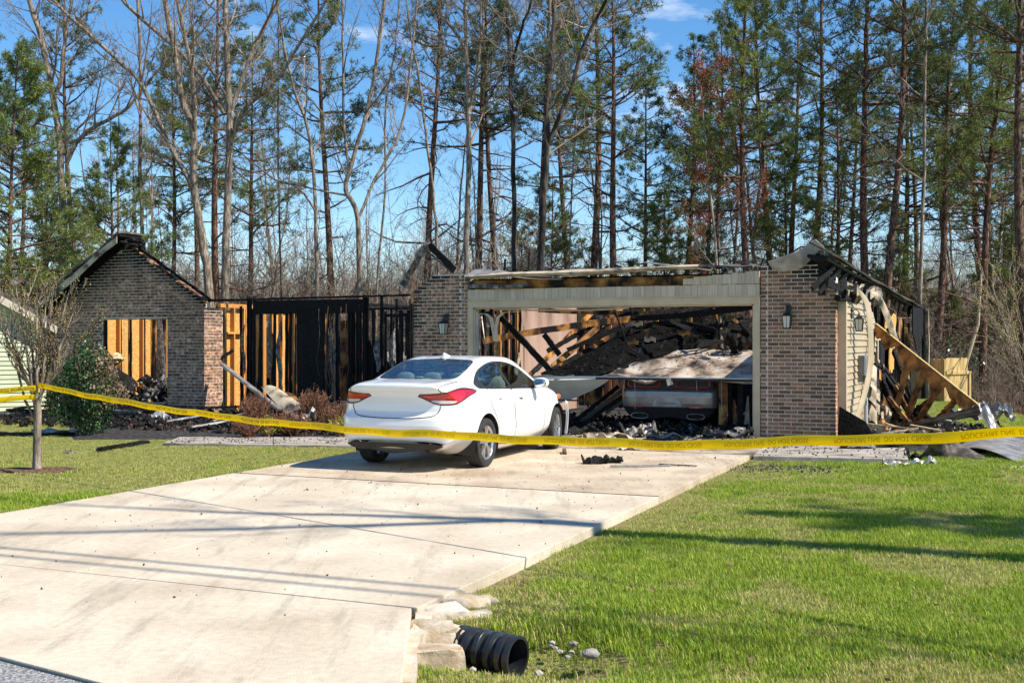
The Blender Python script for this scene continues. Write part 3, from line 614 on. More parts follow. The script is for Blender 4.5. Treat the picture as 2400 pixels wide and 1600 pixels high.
lpo = lp.build('garage_pier', M['mortar'], house, attr='soot')
lb = MB()
def lsoot(u, z):
    e = max(0, 1-(ltop(u)-z)/.22); l = max(0, 1-(u-LU0-.06)/.2)*(z > 1.9)*.9; return min(1, max(e*(u < -6.0)*1.2, e*.4, l*R.uniform(.6,1.1)))
brick_faces(lb, LU0, LU1, 0, PZ, lambda a,b,z: [] if z > ltop((a+b)/2) or (z > 2.4 and b < LU0+.14) else sub_open(a, b, -5.712, -5.70), lsoot)
tag(lb.build('brick', M['brick'], lpo, attr='soot'), kind='stuff')
OZ = 2.27; OL, OR_ = -5.45, -.10
tr = MB()
tr.box(-5.56,OL,-.03,.02,0,OZ); tr.box(OR_,0.012,-.03,.02,0,OZ); tr.box(-5.56,.012,-.032,.02,OZ+.001,OZ+.125)
tr.box(-5.58,.03,-.05,.02,OZ+.126,OZ+.15); tr.box(OL-.02,OL+.025,.022,.19,0,OZ-.02); tr.box(OR_-.025,OR_+.02,.022,.19,0,OZ-.02); tr.box(OL+.03,OR_-.03,.021,.19,OZ-.022,OZ)
casing = tr.build('door_casing', M['trim'], house, bevel=.004)
band = empty('shake_band'); band.parent = house
u = -5.555
while u < 0:
    w = R.choice([.07,.09,.11,.13,.15,.18]); w = min(w, .01-u)
    mb = MB(); y0 = -.034-R.uniform(0,.006); mb.box(u+.002, u+w-.002, y0, .01, OZ+.152-R.uniform(0,.004), OZ+.345+R.uniform(-.004,.004)); mb.build('shake', M['shake'], band); u += w
u = -1.33
while u < 0:
    w = R.choice([.09,.12,.15,.19]); w = min(w, .01-u)
    mb = MB(); t = (u+1.33)/1.33; mb.box(u+.002, u+w-.002, -.05-R.uniform(0,.006), .0, OZ+.352, OZ+.47+.10*t+R.uniform(-.01,.01)); mb.build('shake', M['shake'], band); u += w
hd = MB(); hd.beam((-5.55,.075,2.66),(0.0,.075,2.66),.04,.26,seg=40,jit=.06); hd.build('header_board', M['osb_burnt'], house)
hd = MB(); hd.beam((-5.6,.17,2.52),(0.1,.17,2.52),.08,.45,seg=20,jit=.06); hd.beam((-5.6,.23,2.80),(0.1,.23,2.80),.14,.04,seg=20,jit=.15); hd.build('header_beam', M['char'], house)
gt = MB(); gt.sheet(lambda a,b: (-5.52+4.5*a, -.16-.10*math.sin(math.pi*b)+.02*math.sin(20*a), 2.80+.10*b+.07*a+.02*math.sin(9*a)*(1-b)), 44, 5, .006)
gt.build('gutter', M['siding_burnt'], house)
gt = MB(); gt.sheet(lambda a,b: (-5.5+1.25*a, -.12+.02*math.sin(30*a), 2.63+.075*b+.02*math.sin(8*a)), 14, 2, .008); gt.build('torn_flashing', M['ash'], house)
gt = MB(); gt.sheet(lambda a,b: (-5.5+1.9*a, -.20+.35*b, 2.885+.05*math.sin(6*a)*(1-a)-.12*a+.13*b*(1-a*.8)), 16, 4, .008); gt.build('roof_sheet', M['gutter'], house)
gt = MB(); gt.sheet(lambda a,b: (-5.3+5.2*a, -.10+.55*b, 2.90+.10*a*(1-a)+.05*b+.03*a+.012*math.sin(31*a+4*b)), 40, 4, .03); gt.build('roof_edge', M['shingle'], house)
gt = MB(); gt.sheet(lambda a,b: (-2.0+1.2*a, -.22+.18*b, 3.03-.17*a+.02*b), 6, 2, .012); gt.build('torn_flashing', M['gutter'], house)
gt = MB()
for k in range(30): gt.rock((R.uniform(-5.4,-.1), R.uniform(.05,.6), 2.9+R.uniform(0,.08)), (R.uniform(.03,.12),.05,R.uniform(.02,.04)), jit=.6, seed=k)
gt.build('charred_scraps', M['char'], house)['kind'] = 'stuff'
# drooping weather strips under the lintel
st = MB(); st.sheet(lambda a,b: (-4.95+2.6*a, -.01+.05*b, OZ-.022-.05*math.sin(math.pi*a)*(.4+.6*a)-.02*b), 16, 1, .008)
def hook(pts, w, th=.012):
    m = MB(); P = [Vector(p) for p in pts]; n = len(P)-1
    def fn(a, b):
        t = a*n; i = min(int(t), n-1); f = t-i; f = f*f*(3-2*f)*.35+f*.65; p = P[i].lerp(P[i+1], f); return p+Vector((0, -.02+(b-.5)*.0, 0))+Vector(((b-.5)*w, (b-.5)*w*.4, 0))
    return m.sheet(fn, n*5, 1, th)
st.build('weather_strip', M['trim'], casing)
hook([HL(1108,733,.1),HL(1140,735,.1),HL(1152,745,.1),HL(1158,775,.1),HL(1163,800,.1)], .07).build('weather_strip', M['trim'], casing)
hook([HL(1215,731,.1),HL(1180,733,.1),HL(1168,744,.1),HL(1163,770,.1),HL(1163,795,.1)], .06).build('weather_strip', M['trim'], casing)
# rails on the left jamb
st = MB(); st.box(OL+.03,OL+.06,.06,.09,.1,2.2); st.box(OL+.03,OL+.065,.055,.10,.5,.72); st.build('door_track', M['galv'], casing)
# --- stud walls
stud_meshes = {}
def stud_mesh(kind, Ls):
    key = (kind, round(Ls, 1), R.randrange(3))
    if key not in stud_meshes:
        mb = MB(); mb.beam((0,0,0), (0,0,Ls), .042, .092, up=(0,1,0), seg=14 if kind != 'wood' else 8, jit={'wood':.05,'wood_half':.2,'wood_char':.32,'char':.38}[kind], taper=1 if kind == 'wood' else .85)
        stud_meshes[key] = mb.mesh('stud', M[kind])
    return stud_meshes[key]
def stud(par, u, v, z0, Ls, kind, rz=0, lean=(0,0)):
    o = obj('stud', stud_mesh(kind, Ls), par, (u, v, z0)); o.rotation_euler = (lean[0], lean[1], rz); return o
def wall(name, label=None): e = empty(name); e.parent = house; return e
H = math.pi/2
w1 = wall('stud_wall')                                # left room, sunlit inner face
for k in range(16):
    v = .25+.40*k; stud(w1, -15.95, v, .08, 2.36, ['wood','wood','wood_half','wood','wood','char','wood','wood_char','wood_half','wood'][k % 10], H)
    if R.random() < .65: stud(w1, -15.95, v+R.uniform(.05,.12), .08, 2.36, R.choice(['wood','wood','wood_char','char']), H)
for k in (0, 1, 2, 4):
    mb = MB(); mb.box(-16.03,-16.015,.1+1.0*k,.1+1.0*k+.992,.05,2.45-R.uniform(0,.15)); mb.build('sheathing_panel', M['osb'], w1)
mb = MB(); mb.beam((-15.95,.1,2.47),(-15.95,6.4,2.47),.09,.045,seg=10,jit=.2); mb.build('top_plate', M['wood_half'], w1)
w1b = wall('stud_wall')
for k in range(11): stud(w1b, -15.8+.4*k, 6.3, .08, 2.36, R.choice(['wood','wood_half','wood_char']))
for k in range(4):
    mb = MB(); mb.box(-15.9+1.0*k,-15.9+1.0*k+.99,6.36,6.375,.05,2.3-R.uniform(0,.5)); mb.build('sheathing_panel', M['osb'] if k < 2 else M['osb_burnt'], w1b)
w2 = wall('stud_wall')                                # partition behind the return wall
for k in range(13):
    v = .72+.36*k; kd = R.choice(['wood','wood_half','wood_half','wood_char']); stud(w2, -11.93, v, .08, 2.36, kd, H)
    if R.random() < .5: stud(w2, -11.93, v+.06, .08, 2.36, R.choice(['wood','wood_char']), H)
for k in (0, 2):
    mb = MB(); mb.box(-12.005,-11.99,.65+1.0*k,.65+1.0*k+.99,.3 if k else .05,2.4-R.uniform(0,.2)); mb.build('sheathing_panel', M['osb'] if k < 3 else M['osb_burnt'], w2)
mb = MB(); mb.beam((-11.93,.6,2.42),(-11.93,5.4,2.42),.09,.09,seg=10,jit=.15); mb.build('top_plate', M['wood'], w2)
mb = MB(); mb.beam((-11.93,.75,1.82),(-11.93,1.4,1.82),.09,.045); mb.build('blocking', M['wood'], w2)
wp = wall('porch_wall')                               # charred front wall between gable and garage
PV = .82
def pst(px, z0=.05, Ls=2.42, kind='char', n=1, w=.0, v=PV, top=None):
    u = HL(px, 800, v)[0]
    for k in range(n): stud(wp, u+k*.047, v+R.uniform(-.02,.02), z0, Ls, kind, lean=(R.uniform(-.012,.012), R.uniform(-.012,.012)))
for px in (509, 567, 612, 645, 672, 680, 768, 778, 790, 817, 823, 836, 846): pst(px)
for px in (580, 588, 596): pst(px, Ls=2.56)
pst(852, n=2, Ls=2.5); pst(858, Ls=2.5)
for px, kd in ((606,'wood_half'), (640,'wood_half'), (690,'wood'), (694,'wood_char'), (794,'wood_char'), (845,'wood_char')): pst(px, kind=kd, v=PV+.1)
for px, kd, Ls in ((874,'char',2.2),(893,'char',2.5),(904,'char',2.2),(934,'char',2.45),(942,'char',2.2),(964,'char',2.5),(968,'char',2.5)): pst(px, kind=kd, Ls=Ls)
def pbeam(name, x0, x1, z, w, h, mat, jit=.25, seg=30, v=PV, dz=0):
    a = HL(x0, 800, v)[0]; b = HL(x1, 800, v)[0]; m = MB(); m.beam((a,v,z),(b,v,z+dz),w,h,seg=seg,jit=jit); return m.build(name, mat, wp)
pbeam('top_plate', 478, 590, 2.54, .10, .06, M['char'], .4); pbeam('top_plate', 590, 962, 2.545, .12, .05, M['char'], .35, dz=.03)
pbeam('header_beam', 597, 856, 2.37, .12, .30, M['char'], .06, 40)
pbeam('middle_plate', 853, 962, 2.31, .09, .05, M['char'], .35, v=PV+.12)
pbeam('bottom_plate', 510, 962, .04, .12, .08, M['char'], .3)
a = HL(697,800,PV)[0]; b = HL(760,800,PV)[0]
m = MB(); m.sheet(lambda s,t: (a+(b-a)*s, PV-.02+.012*math.sin(9*s+5*t), .03+2.2*t), 8, 16, .05); m.build('charred_panel', M['char'], wp)
a = HL(855,800,PV)[0]; b = HL(965,800,PV)[0]
m = MB(); m.sheet(lambda s,t: (a+(b-a)*s, PV+.03, .05+(.95+.5*(.5+.5*math.sin(11*s))*(s < .5)+.25*math.sin(23*s)**2)*t), 26, 5, .03); m.build('charred_panel', M['char'], wp)
for px, z0, z1, w in ((656,.6,1.9,.10),(633,.9,2.1,.09),(778,.4,2.2,.05),(783,1.1,2.0,.07),(886,1.0,1.7,.13),(919,.9,1.8,.08),(572,.9,2.0,.08)):
    a = HL(px,800,PV-.05)[0]; m = MB(); m.sheet(lambda s,t: (a+w*(s-.5)*(1-.7*abs(2*t-1)**3)+.03*math.sin(7*t), PV-.06-.03*math.sin(3*t), z0+(z1-z0)*t), 2, 10, .01); m.build('hanging_scrap', M['ash'], wp)
for k in range(9):
    px = R.choice([735,748,770,778,788,800,812,840]); a = HL(px,800,PV-.08)[0]; zt = R.uniform(1.6,2.5)
    MB().tube([(a+.06*math.sin(i*.9+k)*i/6, PV-.09-.02*math.sin(i), zt-zt*.62*i/8) for i in range(9)], .006, 4).build('hanging_wire', M['wire'], wp)
# rear wall and inner partitions
wb = wall('rear_wall')
for k in range(26):
    u = -11.7+.4*k
    if u < -5.7: stud(wb, u, 7.8, -.1, 2.45, R.choice(['char','char','wood_char','wood_half']))
mb = MB(); mb.beam((-12,7.8,2.35),(-5.6,7.8,2.42),.1,.1,seg=20,jit=.3); mb.build('top_plate', M['char'], wb)
mb = MB(); mb.beam((-12,7.8,1.1),(-8.2,7.8,1.1),.1,.06,seg=20,jit=.3); mb.build('sill_plate', M['char'], wb)
for k in range(5):
    mb = MB(); u0 = -11.6+1.25*k; h = R.uniform(.7,1.15) if k != 4 else 2.2; mb.box(u0,u0+1.18,7.86,7.88,-.1,h); mb.build('sheathing_panel', M['osb_burnt'], wb)
mb = MB(); mb.box(-7.4,-6.0,7.70,7.74,1.95,2.38); mb.build('header_board', M['wood'], wb)
wc = wall('partition_wall')
for k in range(14): stud(wc, -9.1, 1.6+.4*k, 0, 2.4, R.choice(['char','char','wood_char','wood_half']), H)
mb = MB(); mb.beam((-9.1,1.5,2.44),(-9.1,7,2.44),.09,.09,seg=12,jit=.3); mb.build('top_plate', M['char'], wc)
for k in range(3):
    mb = MB(); mb.sheet(lambda s,t: (-9.15, 3.0+1.3*k+1.25*s, .05+(1.2+.7*math.sin(4*s+k*2)**2)*t), 8, 4, .013); mb.build('drywall_sheet', M['ash'], wc)
# --- garage interior
wg = wall('garage_side_wall')
for k in range(7):
    stud(wg, -5.58, .35+.37*k, .05, 2.36, ['wood','wood_half','wood_char','wood','wood_half','wood_char','wood_half'][k], H)
    if k % 2 == 0: stud(wg, -5.60, .35+.37*k+.10, .05, 2.36, 'wood_half', H)
mb = MB(); mb.sheet(lambda s,t: (-5.52+.01*math.sin(7*s), 2.35+.35*(1-t)*math.sin(3*t)**2*(1-s)+3.4*s+.12*math.sin(9*t)*(1-s), .05+2.42*t), 12, 12, .014); mb.build('drywall_sheet', M['drywall'], wg)
mb = MB(); mb.sheet(lambda s,t: (-5.52, 2.22+.13*s+.10*math.sin(8*t), .3+1.1*t), 2, 10, .012); mb.build('torn_drywall', M['paper'], wg)
for k in range(10): stud(wg, -5.62, 2.4+.4*k, .05, 2.36, R.choice(['wood','wood_half']), H)
mb = MB(); mb.beam((-5.58,.2,2.44),(-5.58,6.3,2.44),.09,.08,seg=12,jit=.25); mb.build('top_plate', M['wood_char'], wg)
wr_ = wall('garage_rear_wall')
for k in range(15):
    stud(wr_, -5.4+.4*k, 6.2, .05, 2.40, R.choice(['wood','wood_half','wood_half','wood_char']), 0)
    if R.random() < .5: stud(wr_, -5.4+.4*k+R.uniform(.08,.2), 6.22, .05, 2.40, R.choice(['wood','wood_half']), 0)
mb = MB(); mb.beam((-5.5,6.2,2.47),(1.2,6.2,2.47),.09,.08,seg=16,jit=.25); mb.build('top_plate', M['wood_char'], wr_)
for k in range(5):
    u0 = -5.0+1.2*k; h = [2.3,1.3,1.6,1.25,1.5][k]; mb = MB(); mb.sheet(lambda s,t: (u0+1.15*s, 6.29, .05+(h+.25*math.sin(5*s+k))*t), 8, 2, .014); mb.build('sheathing_panel', M['drywall'] if k == 0 else M['osb_burnt'], wr_)
wgr = wall('garage_end_wall')
for k in range(16): stud(wgr, 1.16, .35+.4*k, .05, 2.36, R.choice(['wood_half','wood_char','char']), H)
for k in range(5):
    mb = MB(); mb.box(1.205,1.22,.3+1.2*k,.3+1.2*k+1.19,.05,2.4-R.uniform(0,.2)-(.6 if k > 2 else 0)); mb.build('sheathing_panel', M['osb_burnt'], wgr)
# floor slab
fl = MB(); fl.prism([(-16,.02,-.15),(1.2,.02,-.15),(1.2,15.8,-.15),(-16,15.8,-.15)], (0,0,.147)); fl.build('floor_slab', M['soil_char'], house)
# --- right end wall: corner board, lap siding, torn strips, burnt framing
SU = 1.375
ew = wall('end_wall')
mb = MB(); mb.box(1.27,SU+.03,.26,.374,.02,2.36); mb.build('corner_board', M['trim'], ew)
nb = 21
for k in range(nb):
    z = .06+k*.114; ve = [6.6,6.5,6.2,5.2,4.3,4.0,3.8,3.8,3.9,4.1,4.4,4.7,4.8,4.9,5.0,5.0,4.8,4.6,4.3,4.0,3.6][k]+R.uniform(-.2,.2)
    mb = MB(); n = 10; vs = []; 
    for i in range(n+1):
        v = .376+(ve-.376)*i/n; w = .006*R.uniform(-1,1)*(i/n)**2; dz = -.02*(i/n)**4*R.random()
        vs += [(SU+.004+w,v,z+.115+dz),(SU+.013+w,v,z+.06+dz),(SU+.026+w,v,z+.004+dz),(SU+.006+w,v,z+dz)]
    fs = []
    for i in range(n):
        for j in range(3): fs.append((i*4+j, i*4+j+1, i*4+5+j, i*4+4+j))
    mb.add(vs, fs); mb.build('siding_board', M['siding'], ew)
mb = MB(); mb.box(SU-.05,SU-.004,.376,3.6,.02,2.42); mb.build('sheathing_panel', M['osb_burnt'], ew)
mb = MB(); mb.prism([(SU-.01,.38,2.455),(SU-.01,3.5,2.455),(SU-.01,2.6,2.62),(SU-.01,.5,2.66)], (-.02,0,0)); mb.build('gable_sheathing', M['siding_burnt'], ew)
for k in range(26):
    v = 3.6+.42*k+R.uniform(-.06,.06)
    if v < 14.6: stud(ew, SU-.08, v, -.3*sstep(2,10,v), R.choice([1.2,1.8,2.3,2.45]), R.choice(['char','char','wood_char','wood_half']), H)
p0 = HS(2165,735,SU); vb = p0[1]
for dv in (0,.12,.24): 
    m = MB(); m.beam((SU,vb-dv,-.9),(SU,vb-dv,2.7),.14,.12,seg=20,jit=.2); m.build('corner_post', M['char'], ew)
m = MB(); m.sheet(lambda s,t: (SU+.15+.01*math.sin(12*t), vb-.05+.38*s, -.8+3.5*t-.35*s*math.sin(5*t)**2), 2, 14, .02); m.build('torn_corner_trim', M['paper'], ew)
m = MB(); m.sheet(lambda s,t: (SU-.02, vb-4.2+4.1*s, 2.75-(.9+.5*math.sin(4*s)**2)*t), 10, 6, .03); m.build('charred_panel', M['char'], ew)
for (x0,y0,x1,y1,mt) in ((2074,735,2098,775,'osb'),(2083,772,2094,868,'osb'),(2104,748,2112,790,'osb_burnt'),(2062,770,2072,850,'char'),(2050,880,2085,990,'osb_burnt'),(2100,905,2118,985,'paper')):
    A = HS(x0,y0,SU+.02); B = HS(x1,y1,SU+.02); m = MB(); m.sheet(lambda s,t: (SU+.02, A[1]+(B[1]-A[1])*s+.1*math.sin(5*t), A[2]+(B[2]-A[2])*t+.06*math.sin(9*s)), 5, 6, .02); m.build('wall_scrap', M[mt], ew)
for k in range(16):
    x0 = R.uniform(2035,2075); y0 = R.uniform(860,975); A = HS(x0,y0,SU+.05); w = R.uniform(.3,.9); h = R.uniform(.12,.4)
    m = MB(); c = R.uniform(0,6); m.sheet(lambda s,t: (SU+.05+.12*math.sin(4*s+3*t+c)+.06*t, A[1]+w*(s-.5), A[2]-h*t+.08*math.sin(6*s+c)), 5, 4, .008); m.build('torn_wrap', M[R.choice(['paper','siding_burnt','siding_burnt','osb_burnt','char'])], ew)
# window slit in the end wall
A = HS(2056,790,SU+.02); B = HS(2068,850,SU+.02); m = MB(); m.box(SU-.02,SU+.03,A[1],B[1],B[2],A[2]); wn_ = m.build('window', M['trim'], ew)
m = MB(); m.box(SU+.031,SU+.036,A[1]+.15,B[1]-.15,B[2]+.08,A[2]-.06); m.build('pane', M['glass'], wn_)
# burnt strip of roof left along the end wall
E0 = Vector(HS(1922,588,1.25)); E1 = Vector(HS(2168,727,1.25)); rs = MB()
def re(t): return E0.lerp(E1, t)
rs.sheet(lambda a,b: (1.44-.36*b+.02*math.sin(20*a), re(a).y+.05*b, re(a).z-.04+.20*b+.012*math.sin(40*a)-.03*math.sin(math.pi*a)), 60, 5, .03)
rs.sheet(lambda a,b: (1.36-.3*b, re(a).y, re(a).z-.09-.02*math.sin(13*a)+.05*b), 40, 3, .05, m=1)
rstrip = rs.build('roof_strip', [M['shingle'], M['char']], house)
for k in range(30):
    t = k/30+R.uniform(0,.02); h = R.uniform(.10,.36)*(1 if t > .45 else .8); m = MB(); p = re(t); m.sheet(lambda a,b: (1.30-.1*b, p.y+(.2+.35*t)*a, p.z-.04-h*b*(1-.4*math.sin(3*a+k))), 3, 4, .03); m.build('charred_scrap', M['char'], rstrip)
for t, l in ((.02,.75),(.05,.9),(.09,.8),(.13,.6)):
    p = re(t); m = MB(); m.beam((1.1,p.y-.25,p.z-.42-l*.2),(1.32,p.y+.55,p.z-.12-l*.05),.045,.10,seg=8,jit=.35); m.build('rafter_tail', M['char'], rstrip)
rm = MB(); P = [HL(1803,618,-.1),HL(1822,612,-.1),HL(1850,602,-.1),HL(1878,592,-.1),HL(1898,575,-.08),HL(1914,566,-.05),HL(1934,584,.05)]
def rmf(a,b):
    t = a*(len(P)-1); i = min(int(t), len(P)-2); p = Vector(P[i]).lerp(Vector(P[i+1]), t-i); w = .07+.20*math.sin(math.pi*min(1,a*1.05))**.7
    return (p.x+.02*b, p.y-.12+.16*b, p.z+.03-w*b)
rm.sheet(rmf, 30, 4, .008); rm.build('drip_edge', M['galv'], rstrip)
m = MB(); m.beam(HL(1830,615,.1),HL(1915,600,.1),.2,.10,seg=10,jit=.5); m.beam(HL(1925,600,0),HL(1928,690,0),.10,.12,seg=8,jit=.3); m.build('charred_block', M['char'], rstrip)
m = MB()
for k in range(18): m.rock((R.uniform(.1,1.25), R.uniform(0,.3), PZ+R.uniform(.0,.10)), (R.uniform(.05,.16),.07,R.uniform(.02,.06)), jit=.6, seed=k+40)
m.build('charred_scraps', M['char'], rp_)['kind'] = 'stuff'
m = MB(); m.tube([Vector(HS(1962,699,1.35)), Vector(HS(1962,699,1.35))+Vector((.05,1.15,.03))], .05, 10); m.build('burnt_pipe', M['char'], ew)
m = MB(); m.beam(HS(1938,663,1.3),HS(1995,676,1.45),.06,.07,seg=8,jit=.3); m.beam(HS(1938,668,1.35),HS(1985,684,1.5),.05,.06,seg=8,jit=.3); m.build('burnt_lookout', M['char'], ew)
m = MB()
for k in range(14):
    x = R.uniform(1965,2060); A = HS(x, 660+(x-1965)*.22+R.uniform(-8,10), SU+.05); c = R.uniform(0,6)
    m = MB(); m.sheet(lambda s,t: (SU+.05+.1*math.sin(3*s+c), A[1]+.45*s, A[2]-.18*t+.08*math.sin(5*s+c)), 4, 3, .01); m.build('torn_soffit', [M['siding_burnt'], M['char'], M['ash']][k % 3], ew)
def strip(pts, w, n=6, tw=0.0, mat=M['siding'], name='hanging_strip', par=ew, axis=(.25,1,0)):
    P = [Vector(p) for p in pts]; ax = Vector(axis).normalized()
    def cr(t):
        k = len(P)-1; x = min(t*k, k-1e-6); i = int(x); f = x-i; a, b, c, d = P[max(i-1,0)], P[i], P[i+1], P[min(i+2,k)]
        return .5*((2*b)+(c-a)*f+(2*a-5*b+4*c-d)*f*f+(3*b-a-3*c+d)*f**3)
    m = MB(); m.sheet(lambda a,b: cr(a)+ax*w*(b-.5)+Vector((.03*math.sin(math.pi*b)+.02, 0, 0)), n*len(P), 3, .008); return m.build(name, mat, par, smooth=40)
strip([HS(1990,668,1.4),HS(2012,684,1.5),HS(2030,712,1.6),HS(2037,760,1.65),HS(2038,846,1.65),HS(2026,915,1.6),HS(2003,990,1.5)], .26, mat=M['siding'])
strip([HS(2034,680,1.45),HS(2052,690,1.6),HS(2072,728,1.7),HS(2092,783,1.8),HS(2110,838,1.85),HS(2124,888,1.85)], .36, mat=M['siding_burnt'])
strip([HS(2046,770,1.45),HS(2043,815,1.5),HS(2036,880,1.5),HS(2030,930,1.5)], .10, mat=M['char'])
# ---------------------------------------------------------------- fallen timbers and wreckage
def board(p0, p1, w, h, mat, label, cat='board', group=None, seg=14, jit=.25, name='charred_board', bow=(0,0,0), tw=0.0, up=(0,0,1)):
    p0, p1 = Vector(p0), Vector(p1); c = (p0+p1)/2; mb = MB(); mb.beam(p0-c, p1-c, w, h, up, seg, jit, bow=bow, tw=tw); o = mb.build(name, M[mat]); o.location = c; return tag(o, label, cat, group)
def HW_(px, py, v): return Wd(*HL(px, py, v))
def thing_sheet(name, fn, nu, nv, th, mat, label, cat, group=None, smooth=False):
    mb = MB(); mb.sheet(fn, nu, nv, th); c = Vector(np.mean(np.array(mb.v), 0).tolist()); mb.v = [tuple(Vector(p)-c) for p in mb.v]; o = mb.build(name, M[mat], smooth=smooth); o.location = c; return tag(o, label, cat, group)
# garage
board(HW_(1131,799,.7), HW_(1480,746,2.2), .045, .14, 'wood_half', 'long half burnt truss chord slanting across the garage opening', name='truss_chord', bow=(0,0,.03))
board(HW_(1478,746,2.2), HW_(1766,718,1.2), .05, .12, 'char', 'black charred truss chord reaching the right garage jamb', name='truss_chord', bow=(0,0,-.04))
board(HW_(1262,727,2.6), HW_(1640,735,2.8), .045, .10, 'wood_half', 'half burnt chord hanging just under the garage lintel', name='truss_chord', bow=(0,0,-.02))
board(HW_(1600,737,2.8), HW_(1768,710,1.6), .05, .09, 'char', 'charred chord end under the right side of the lintel', name='truss_chord')
board(HW_(1168,738,.9), HW_(1294,872,.9), .05, .14, 'char', 'black charred rafter slanting down toward the sedan mirror', name='rafter', jit=.35)
board(HW_(1241,880,1.6), HW_(1392,728,3.0), .04, .10, 'wood_half', 'pale scorched rafter leaning against the pink drywall', name='rafter', jit=.1)
board(HW_(1294,860,1.5), HW_(1456,720,3.0), .045, .12, 'truss', 'ash whitened rafter leaning right of the pink drywall', name='rafter', jit=.12)
board(HW_(1275,783,1.0), HW_(1312,832,1.0), .05, .12, 'char', 'short charred block hanging below the long chord', name='truss_web')
board(HW_(1282,823,1.3), HW_(1368,776,1.8), .045, .10, 'char', 'charred web piece behind the short hanging block', name='truss_web')
board(HW_(1330,820,1.6), HW_(1450,768,2.0), .045, .10, 'char', 'charred web piece rising toward the long chord', name='truss_web')
board(HW_(1438,722,1.0), HW_(1472,812,1.0), .025, .03, 'char', 'thin black rod hanging from the lintel', name='hanging_rod', cat='rod')
board(HW_(1128,735,.5), HW_(1142,850,.3), .02, .02, 'gutter', 'thin bent track rod beside the left garage jamb', name='track_rod', cat='rod')
board(HW_(1256,868,1.0), HW_(1272,850,1.0), .08, .09, 'ash', 'short grey burnt block above the sedan roof', name='burnt_block')
# collapsed roof deck over the coupe
tops = [(1271,882,1.0),(1330,850,1.6),(1390,815,2.0),(1440,785,2.4),(1490,768,2.6),(1560,760,2.8),(1620,764,2.8),(1680,780,2.6)]
TP = [Vector(HW_(*t)) for t in tops]; BP = [Vector(HW_(*t)) for t in ((1284,888,.46),(1330,885,.46),(1390,881,.5),(1440,872,.7),(1490,854,1.3),(1550,832,1.9),(1610,816,2.3),(1668,806,2.5))]
def deck(a, b):
    x = min(a*7, 6.999); i = int(x); f = x-i; t = TP[i].lerp(TP[i+1], f); q = BP[i].lerp(BP[i+1], f); p = q.lerp(t, b); return p+Vector((0,0,.05*math.sin(math.pi*b)+.03*math.sin(26*b)*(b > .05)+.05*mnoise.noise(Vector((a*9, b*5, 0)))))
thing_sheet('roof_deck', deck, 36, 30, .06, 'soot_black', 'black collapsed roof deck heaped over the burnt coupe', 'roof')
for i in range(7):
    a, b = TP[i], TP[i+1]; board(a+Vector((0,-.05,.03)), b+Vector((0,-.05,.03)), .05, .10, 'wood_char' if i < 3 else 'char', 'burnt rafter piece along the edge of the collapsed roof deck', 'board', 'rafter pieces edging the collapsed roof', name='deck_rafter')
for k in range(7):
    a_ = .1+.12*k; board(deck(a_, .15), deck(a_+.06, .9), .05, .07, 'char', 'charred batten lying on the collapsed roof deck', 'board', 'battens on the collapsed roof deck', name='deck_batten')
for k, (px, py) in enumerate(((1480,764),(1590,786),(1510,800),(1470,806))):
    c = HW_(px, py, 1.5); thing_sheet('deck_scrap', lambda a,b: (c[0]+.2*a, c[1]-.1*a, c[2]+.08*b+.02*math.sin(9*a+k)), 5, 3, .01, 'paper' if k % 2 == 0 else 'osb_burnt', 'torn pale scrap stuck on the black roof deck', 'scrap', 'pale scraps on the black roof deck')
# tangle of charred pieces above the deck and in the right corner
tg = random.Random(77)
for k in range(26):
    px = tg.uniform(1400,1762); py = 752+tg.uniform(-30,34)+(18 if px > 1650 else 0); v_ = tg.uniform(1.4,3.2); a = tg.gauss(-.15,.5); L_ = tg.uniform(.35,1.1); c = Vector(HW_(px, py, v_)); d = Vector((math.cos(a)*L_/2, tg.uniform(-.3,.3)*L_, math.sin(a)*L_/2))
    board(c-d, c+d, .05, tg.uniform(.06,.12), tg.choice(['char','char','char','wood_char']), 'charred stick in the tangle above the collapsed roof deck', 'board', 'charred sticks tangled over the collapsed deck', jit=.4, seg=8, name='charred_stick')
for k in range(9):
    px = tg.uniform(1680,1766); py = tg.uniform(755,812); c = Vector(HW_(px, py, tg.uniform(1.2,2.4))); L_ = tg.uniform(.2,.5); a = tg.uniform(-1.2,1.2); d = Vector((math.cos(a)*L_/2, .05, math.sin(a)*L_/2))
    board(c-d, c+d, .08, tg.uniform(.08,.16), 'char', 'blackened block heaped by the right garage jamb', 'block', 'blackened blocks by the right jamb', jit=.45, seg=6, name='blackened_block')
chunks_later = True
# overhead door fallen on the coupe
fd = empty('garage_door', Wd(-1.8,.4,0), -TH, 'scorched overhead garage door collapsed over the coupe roof', 'garage door')
def dz(u, v): return .97+.36*sstep(0,1.0,v)*(1-.55*sstep(-.2,-1.3,u))+.14*sstep(1.0,2.2,v)-.04*sstep(1.0,1.7,u)*(1-v)
for k in range(4):
    mb = MB(); mb.sheet(lambda a,b: ((-1.25+2.93*a), .50*k+.49*b, float(dz(-1.25+2.93*a, .50*k+.49*b))+.012*math.sin(15*a+k)+.11*mnoise.noise(Vector((a*5, b*1.5+k*1.5, 0)))+.03*mnoise.noise(Vector((a*14, b*4+k*4, 3)))), 26, 5, .035); mb.build('door_section', M['door_burnt'], fd)
mb = MB(); mb.sheet(lambda a,b: (-2.75+4.43*a, -.02, .985-.05*b-.03*sstep(-1.5,-2.75,-2.75+4.43*a)), 30, 1, .02); mb.build('bottom_rail', M['white'], fd)
mb = MB(); mb.beam((-1.3,-.03,.95),(1.66,-.03,.945),.03,.05,seg=20,jit=.3); mb.build('bottom_seal', M['plastic'], fd)
